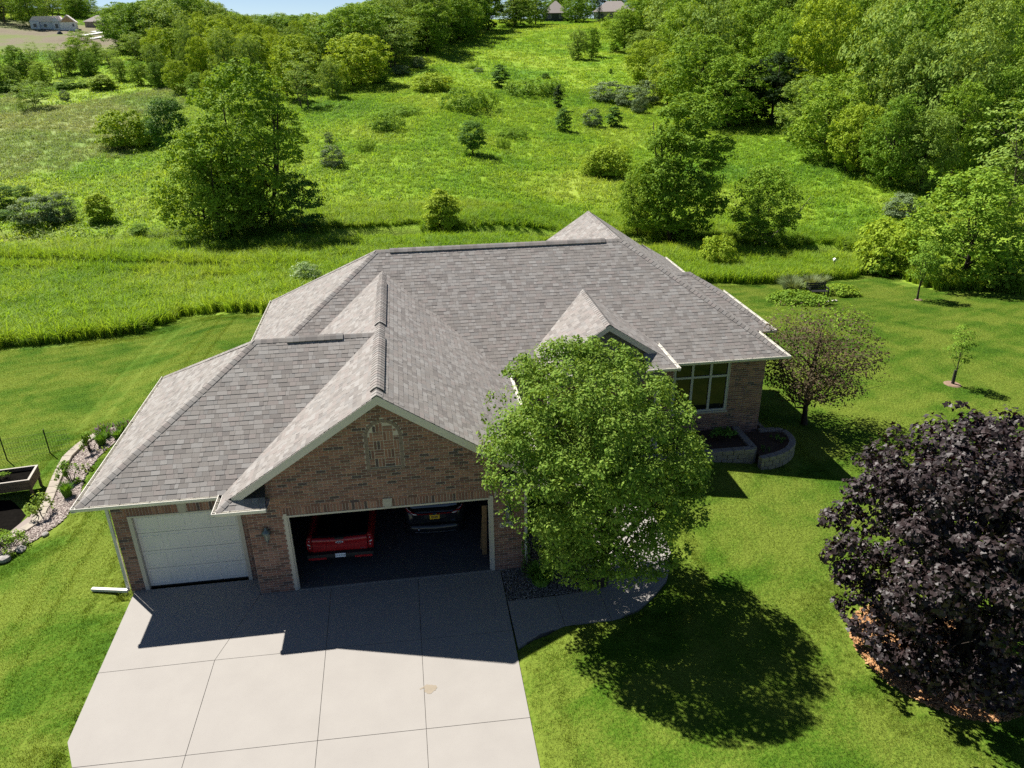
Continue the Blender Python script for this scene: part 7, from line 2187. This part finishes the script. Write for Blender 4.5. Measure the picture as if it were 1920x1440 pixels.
# bench island
tuft('fountain_grass', 'pale fountain grass at left of the bench island', 30.5, 28.6, 1.25, 1.5, 700, 'plume', .026, lean=.85, group='pale fountain grasses behind the bench')
tuft('fountain_grass', 'rear fountain grass behind the left one', 31.1, 30.1, 1.25, 1.4, 600, 'plume', .026, lean=.8, group='pale fountain grasses behind the bench')
tuft('fountain_grass', 'pale fountain grass directly behind the bench', 32.35, 29.7, 1.3, 1.6, 760, 'plume', .026, lean=.85, group='pale fountain grasses behind the bench')
tuft('fountain_grass', 'darker fountain grass at right rear of bench island', 33.7, 30.6, 1.2, 1.1, 520, 'plume', .026, lean=.6, group='pale fountain grasses behind the bench')
mound_plant('fern_clump', 'yellow green upright fern between the fountain grasses', 31.6, 29.0, 1.0, .35, .35, 320, .11, 'yellow')
mound_plant('ground_cover_mound', 'large bright leafy mound left of the bench', 29.75, 26.9, .72, 1.7, 1.35, 3400, .14, 'fresh', group='leafy mounds of the bench island', rz=.3)
mound_plant('ground_cover_mound', 'long leafy mound in front left of the bench', 30.7, 26.2, .6, 1.4, .9, 2000, .14, 'green', group='leafy mounds of the bench island', rz=-.2)
mound_plant('ground_cover_mound', 'leafy mound with orange flowers right of the bench', 34.1, 28.9, .75, 1.5, 1.05, 2200, .14, 'fresh', m2='yellow', group='leafy mounds of the bench island')
mound_plant('hosta_plant', 'broad dark leaves beside the bench back', 31.0, 28.1, .45, .5, .4, 200, .13, 'green')

# ================================================================== grass
def blade_mat(name, stops, scale, fine, seed, trans=.45, stripes=0.0):
    m = bpy.data.materials.new(name)
    m.use_nodes = True
    nt = m.node_tree
    b = nt.nodes['Principled BSDF']
    b.inputs['Roughness'].default_value = 0.6
    b.inputs['Specular IOR Level'].default_value = 0.25
    c = grass_color(nt, stops, scale, fine, seed, stripes)
    geo = nt.nodes.new('ShaderNodeNewGeometry')
    rp = nt.nodes.new('ShaderNodeMapRange')
    rp.inputs[3].default_value = 0.70
    rp.inputs[4].default_value = 1.32
    nt.links.new(geo.outputs['Random Per Island'], rp.inputs[0])
    mu = nt.nodes.new('ShaderNodeMix'); mu.data_type = 'RGBA'; mu.blend_type = 'MULTIPLY'; mu.inputs[0].default_value = 1
    nt.links.new(c, mu.inputs[6])
    cb = nt.nodes.new('ShaderNodeCombineColor')
    for i in range(3): nt.links.new(rp.outputs[0], cb.inputs[i])
    nt.links.new(cb.outputs[0], mu.inputs[7])
    nt.links.new(mu.outputs[2], b.inputs['Base Color'])
    tr = nt.nodes.new('ShaderNodeBsdfTranslucent')
    tm = nt.nodes.new('ShaderNodeMix'); tm.data_type = 'RGBA'; tm.blend_type = 'MULTIPLY'; tm.inputs[0].default_value = 1
    nt.links.new(mu.outputs[2], tm.inputs[6]); tm.inputs[7].default_value = (1.3, 1.2, .6, 1)
    nt.links.new(tm.outputs[2], tr.inputs['Color'])
    ms = nt.nodes.new('ShaderNodeMixShader')
    ms.inputs[0].default_value = trans
    nt.links.new(b.outputs[0], ms.inputs[1]); nt.links.new(tr.outputs[0], ms.inputs[2])
    nt.links.new(ms.outputs[0], nt.nodes['Material Output'].inputs['Surface'])
    return m


BL_LAWN = blade_mat('lawn_blade', LAWN_STOPS, 0.35, 14.0, 0.0, .45, .06)
BL_MEAD = blade_mat('meadow_blade', MEADOW_STOPS, 0.045, 1.6, 3.0, .5)
BL_GREY = blade_mat('seeding_grass_blade', GREY_STOPS, 0.05, 1.2, 8.0, .45)


def tile_mesh(name, size, n, h0, h1, w, m, seed, lean=.5, clump=0.0, two=True):
    rg = np.random.default_rng(seed)
    x, y = rg.uniform(-size / 2, size / 2, n), rg.uniform(-size / 2, size / 2, n)
    if clump > 0:
        nc = max(4, n // 14)
        cx, cy = rg.uniform(-size / 2, size / 2, nc), rg.uniform(-size / 2, size / 2, nc)
        i = rg.integers(0, nc, n)
        x, y = cx[i] + rg.normal(0, clump, n), cy[i] + rg.normal(0, clump, n)
    a = rg.uniform(0, 6.28, n)
    L = rg.uniform(h0, h1, n)
    if clump > 0: L *= rg.uniform(.6, 1.15, nc)[i]
    ln = rg.uniform(.1, lean, n)
    la = a + rg.normal(0, .8, n)
    d = np.stack([np.cos(la), np.sin(la), np.zeros(n)], 1)
    s = np.stack([-np.sin(a), np.cos(a), np.zeros(n)], 1) * (w * rg.uniform(.6, 1.3, n))[:, None] / 2
    b0 = np.stack([x, y, np.full(n, -.03)], 1)
    up = np.array([0, 0, 1.0])
    m1 = b0 + d * (ln * L * .3)[:, None] + up * (L * .6)[:, None]
    t1 = b0 + d * (ln * L)[:, None] + up * (L * (1 - .3 * ln))[:, None]
    if two:
        V = np.stack([b0 - s, b0 + s, m1 + s * .9, m1 - s * .9, t1 + s * .25, t1 - s * .25], 1).reshape(-1, 3)
        k = np.arange(n) * 6
        Fq = np.concatenate([np.stack([k, k + 1, k + 2, k + 3], 1), np.stack([k + 3, k + 2, k + 4, k + 5], 1)])
    else:
        V = np.stack([b0 - s, b0 + s, t1], 1).reshape(-1, 3)
        Fq = np.arange(n * 3).reshape(n, 3)
    return mesh_np(name, V, Fq, m)


def scatter_tiles(name, label, pts, tiles, rots, scales):
    """One object: points carrying tile instances through geometry nodes."""
    n = len(pts)
    me = bpy.data.meshes.new(name)
    me.vertices.add(n)
    me.vertices.foreach_set('co', np.asarray(pts, np.float32).ravel())
    for nm, ty, arr, key in (('rot', 'FLOAT_VECTOR', rots, 'vector'), ('sca', 'FLOAT', scales, 'value'), ('pick', 'INT', rng.integers(0, len(tiles), n), 'value')):
        at = me.attributes.new(nm, ty, 'POINT')
        at.data.foreach_set(key, np.asarray(arr, np.int32 if ty == 'INT' else np.float32).ravel())
    ob = tag(link(name, me), label, None, kind='stuff')
    ng = bpy.data.node_groups.new(name + '_scatter', 'GeometryNodeTree')
    ng.interface.new_socket('Geometry', in_out='INPUT', socket_type='NodeSocketGeometry')
    ng.interface.new_socket('Geometry', in_out='OUTPUT', socket_type='NodeSocketGeometry')
    gi, go = ng.nodes.new('NodeGroupInput'), ng.nodes.new('NodeGroupOutput')
    ip = ng.nodes.new('GeometryNodeInstanceOnPoints')
    gi2 = ng.nodes.new('GeometryNodeGeometryToInstance')
    for t in reversed(tiles):
        o = bpy.data.objects.new(t.name, t)
        oi = ng.nodes.new('GeometryNodeObjectInfo')
        oi.inputs['Object'].default_value = o
        ng.links.new(oi.outputs['Geometry'], gi2.inputs[0])
    def na(nm, ty):
        a = ng.nodes.new('GeometryNodeInputNamedAttribute')
        a.data_type = ty
        a.inputs[0].default_value = nm
        return a.outputs[0]
    ng.links.new(gi.outputs[0], ip.inputs['Points'])
    ng.links.new(gi2.outputs[0], ip.inputs['Instance'])
    ip.inputs['Pick Instance'].default_value = True
    ng.links.new(na('pick', 'INT'), ip.inputs['Instance Index'])
    ng.links.new(na('rot', 'FLOAT_VECTOR'), ip.inputs['Rotation'])
    ng.links.new(na('sca', 'FLOAT'), ip.inputs['Scale'])
    ng.links.new(ip.outputs[0], go.inputs[0])
    md = ob.modifiers.new('scatter', 'NODES')
    md.node_group = ng
    return ob


def grid(step, x0, x1, y0, y1, jit=0.0):
    xs, ys = np.arange(x0, x1, step), np.arange(y0, y1, step)
    a, b = np.meshgrid(xs, ys)
    a = a.ravel() + rng.uniform(-jit, jit, a.size) * step
    b = b.ravel() + rng.uniform(-jit, jit, b.size) * step
    return a, b


def slopes(x, y):
    e = .5
    sx = (ground_z(x + e, y) - ground_z(x - e, y)) / (2 * e)
    sy = (ground_z(x, y + e) - ground_z(x, y - e)) / (2 * e)
    return sx, sy


def rot_for(x, y, k=None):
    sx, sy = slopes(x, y)
    k = rng.integers(0, 4, len(x)) if k is None else k
    # small tilts only: euler XYZ, first the spin in the tile's own plane by a quarter turn, so apply tilt in its turned frame
    a = k * math.pi / 2
    tx = np.cos(a) * np.arctan(sy) - np.sin(a) * -0 * sx
    rx = np.arctan(sy)
    ry = -np.arctan(sx)
    # tilt is expressed after the spin, so turn it back by -a
    lx = rx * np.cos(a) + ry * np.sin(a)
    ly = -rx * np.sin(a) + ry * np.cos(a)
    return np.stack([lx, ly, a], 1)


def area_ok(x, y, want_lawn, half):
    """Tile centre and corners on the right kind of ground."""
    ok = np.ones(len(x), bool)
    for dx, dy in ((0, 0), (half, half), (-half, half), (half, -half), (-half, -half)):
        l = lawn_mask(x + dx, y + dy)
        b = blocked(x + dx, y + dy)
        ok &= (l == want_lawn) & ~b
    return ok


def fill(step, x0, x1, y0, y1, want_lawn, half, cond=None):
    x, y = grid(step, x0, x1, y0, y1)
    z = ground_z(x, y)
    ok = in_view(x, y, z) & area_ok(x, y, want_lawn, half)
    if cond is not None: ok &= cond(x, y)
    return x[ok], y[ok]


# lawn: big tiles in the open, small ones fill in along the edges
lt = [tile_mesh('lawn_tile', 1.0, 2300, .035, .085, .016, BL_LAWN, 3 + i, .9, two=False) for i in range(3)]
ls = [tile_mesh('lawn_tuft', .30, 190, .035, .085, .016, BL_LAWN, 13 + i, .9, two=False) for i in range(2)]
x, y = fill(1.0, -30, 60, -12, 40, True, .5)
big = set()
P = np.stack([x, y, ground_z(x, y) - .01], 1)
scatter_tiles('lawn_grass', 'short mown lawn grass round the house', P, lt, rot_for(x, y), np.ones(len(x)))
# edge strip: cells whose own 1 m tile would not fit
xs, ys = grid(.27, -14, 30, -10, 36, .3)
z = ground_z(xs, ys)
ok = in_view(xs, ys, z) & area_ok(xs, ys, True, .11)
ok &= ~area_ok(xs, ys, True, .95)
xs, ys = xs[ok], ys[ok]
scatter_tiles('lawn_edge_grass', 'lawn grass along the paving and bed edges', np.stack([xs, ys, ground_z(xs, ys) - .01], 1), ls, rot_for(xs, ys), np.ones(len(xs)))
print('lawn tiles', len(x), len(xs))

# tall grass near the creek
notgrey = lambda x, y: ~in_poly(x, y, GREYFIELD)
nodirt = lambda x, y: ~in_poly(x, y, DIRT)
near = lambda x, y: (np.hypot(x - CAM.x, y - CAM.y) < 78) & ~((np.abs(y - creek_y(x)) < 1.3) & (x > -3))
mid = lambda x, y: (np.hypot(x - CAM.x, y - CAM.y) >= 76) & (np.hypot(x - CAM.x, y - CAM.y) < 165) & notgrey(x, y) & nodirt(x, y)
far = lambda x, y: (np.hypot(x - CAM.x, y - CAM.y) >= 161) & notgrey(x, y) & nodirt(x, y)
ta = [tile_mesh('tall_grass_tile', 1.4, 560, .55, .98, .034, BL_MEAD, 23 + i, 1.3, .07) for i in range(3)]
te = [tile_mesh('tall_grass_tuft', .50, 80, .75, 1.12, .032, BL_MEAD, 33 + i, .7, .06) for i in range(2)]
x, y = fill(1.4, -45, 75, 15, 80, False, .62, near)
scatter_tiles('tall_grass', 'uncut tall green grass between lawn and creek', np.stack([x, y, ground_z(x, y)], 1), ta, rot_for(x, y), rng.uniform(.85, 1.2, len(x)))
xs, ys = grid(.42, -32, 50, 18, 52, .3)
ok = in_view(xs, ys, ground_z(xs, ys)) & area_ok(xs, ys, False, .16) & ~area_ok(xs, ys, False, 1.3)
xs, ys = xs[ok], ys[ok]
scatter_tiles('tall_grass_edge', 'edge of the uncut tall grass along the mown lawn', np.stack([xs, ys, ground_z(xs, ys)], 1), te, rot_for(xs, ys), rng.uniform(.85, 1.25, len(xs)))
print('tall grass', len(x), len(xs))
tb = [tile_mesh('meadow_tile', 4.0, 700, .25, .55, .08, BL_MEAD, 43 + i, 2.2, .22) for i in range(3)]
x, y = fill(4.0, -90, 130, 50, 160, False, .3, mid)
scatter_tiles('meadow_grass', 'bright yellow green meadow grass on the lower slope', np.stack([x, y, ground_z(x, y)], 1), tb, rot_for(x, y), rng.uniform(.85, 1.2, len(x)))
tc_ = [tile_mesh('hill_meadow_tile', 8.2, 650, .25, .55, .15, BL_MEAD, 53 + i, 2.2, .5) for i in range(3)]
x, y = fill(8.2, -170, 200, 100, 345, False, .5, far)
scatter_tiles('hill_grass', 'meadow grass on the upper slope', np.stack([x, y, ground_z(x, y)], 1), tc_, rot_for(x, y), rng.uniform(.85, 1.2, len(x)))
tg_ = [tile_mesh('seeding_grass_tile', 4.0, 600, .25, .6, .06, BL_GREY, 63 + i, 1.8, .3) for i in range(3)]
x, y = fill(4.0, -110, -25, 75, 165, False, .5, lambda x, y: in_poly(x, y, GREYFIELD))
scatter_tiles('seeding_grass', 'dull seeding grass of the left field', np.stack([x, y, ground_z(x, y)], 1), tg_, rot_for(x, y), rng.uniform(.85, 1.2, len(x)))
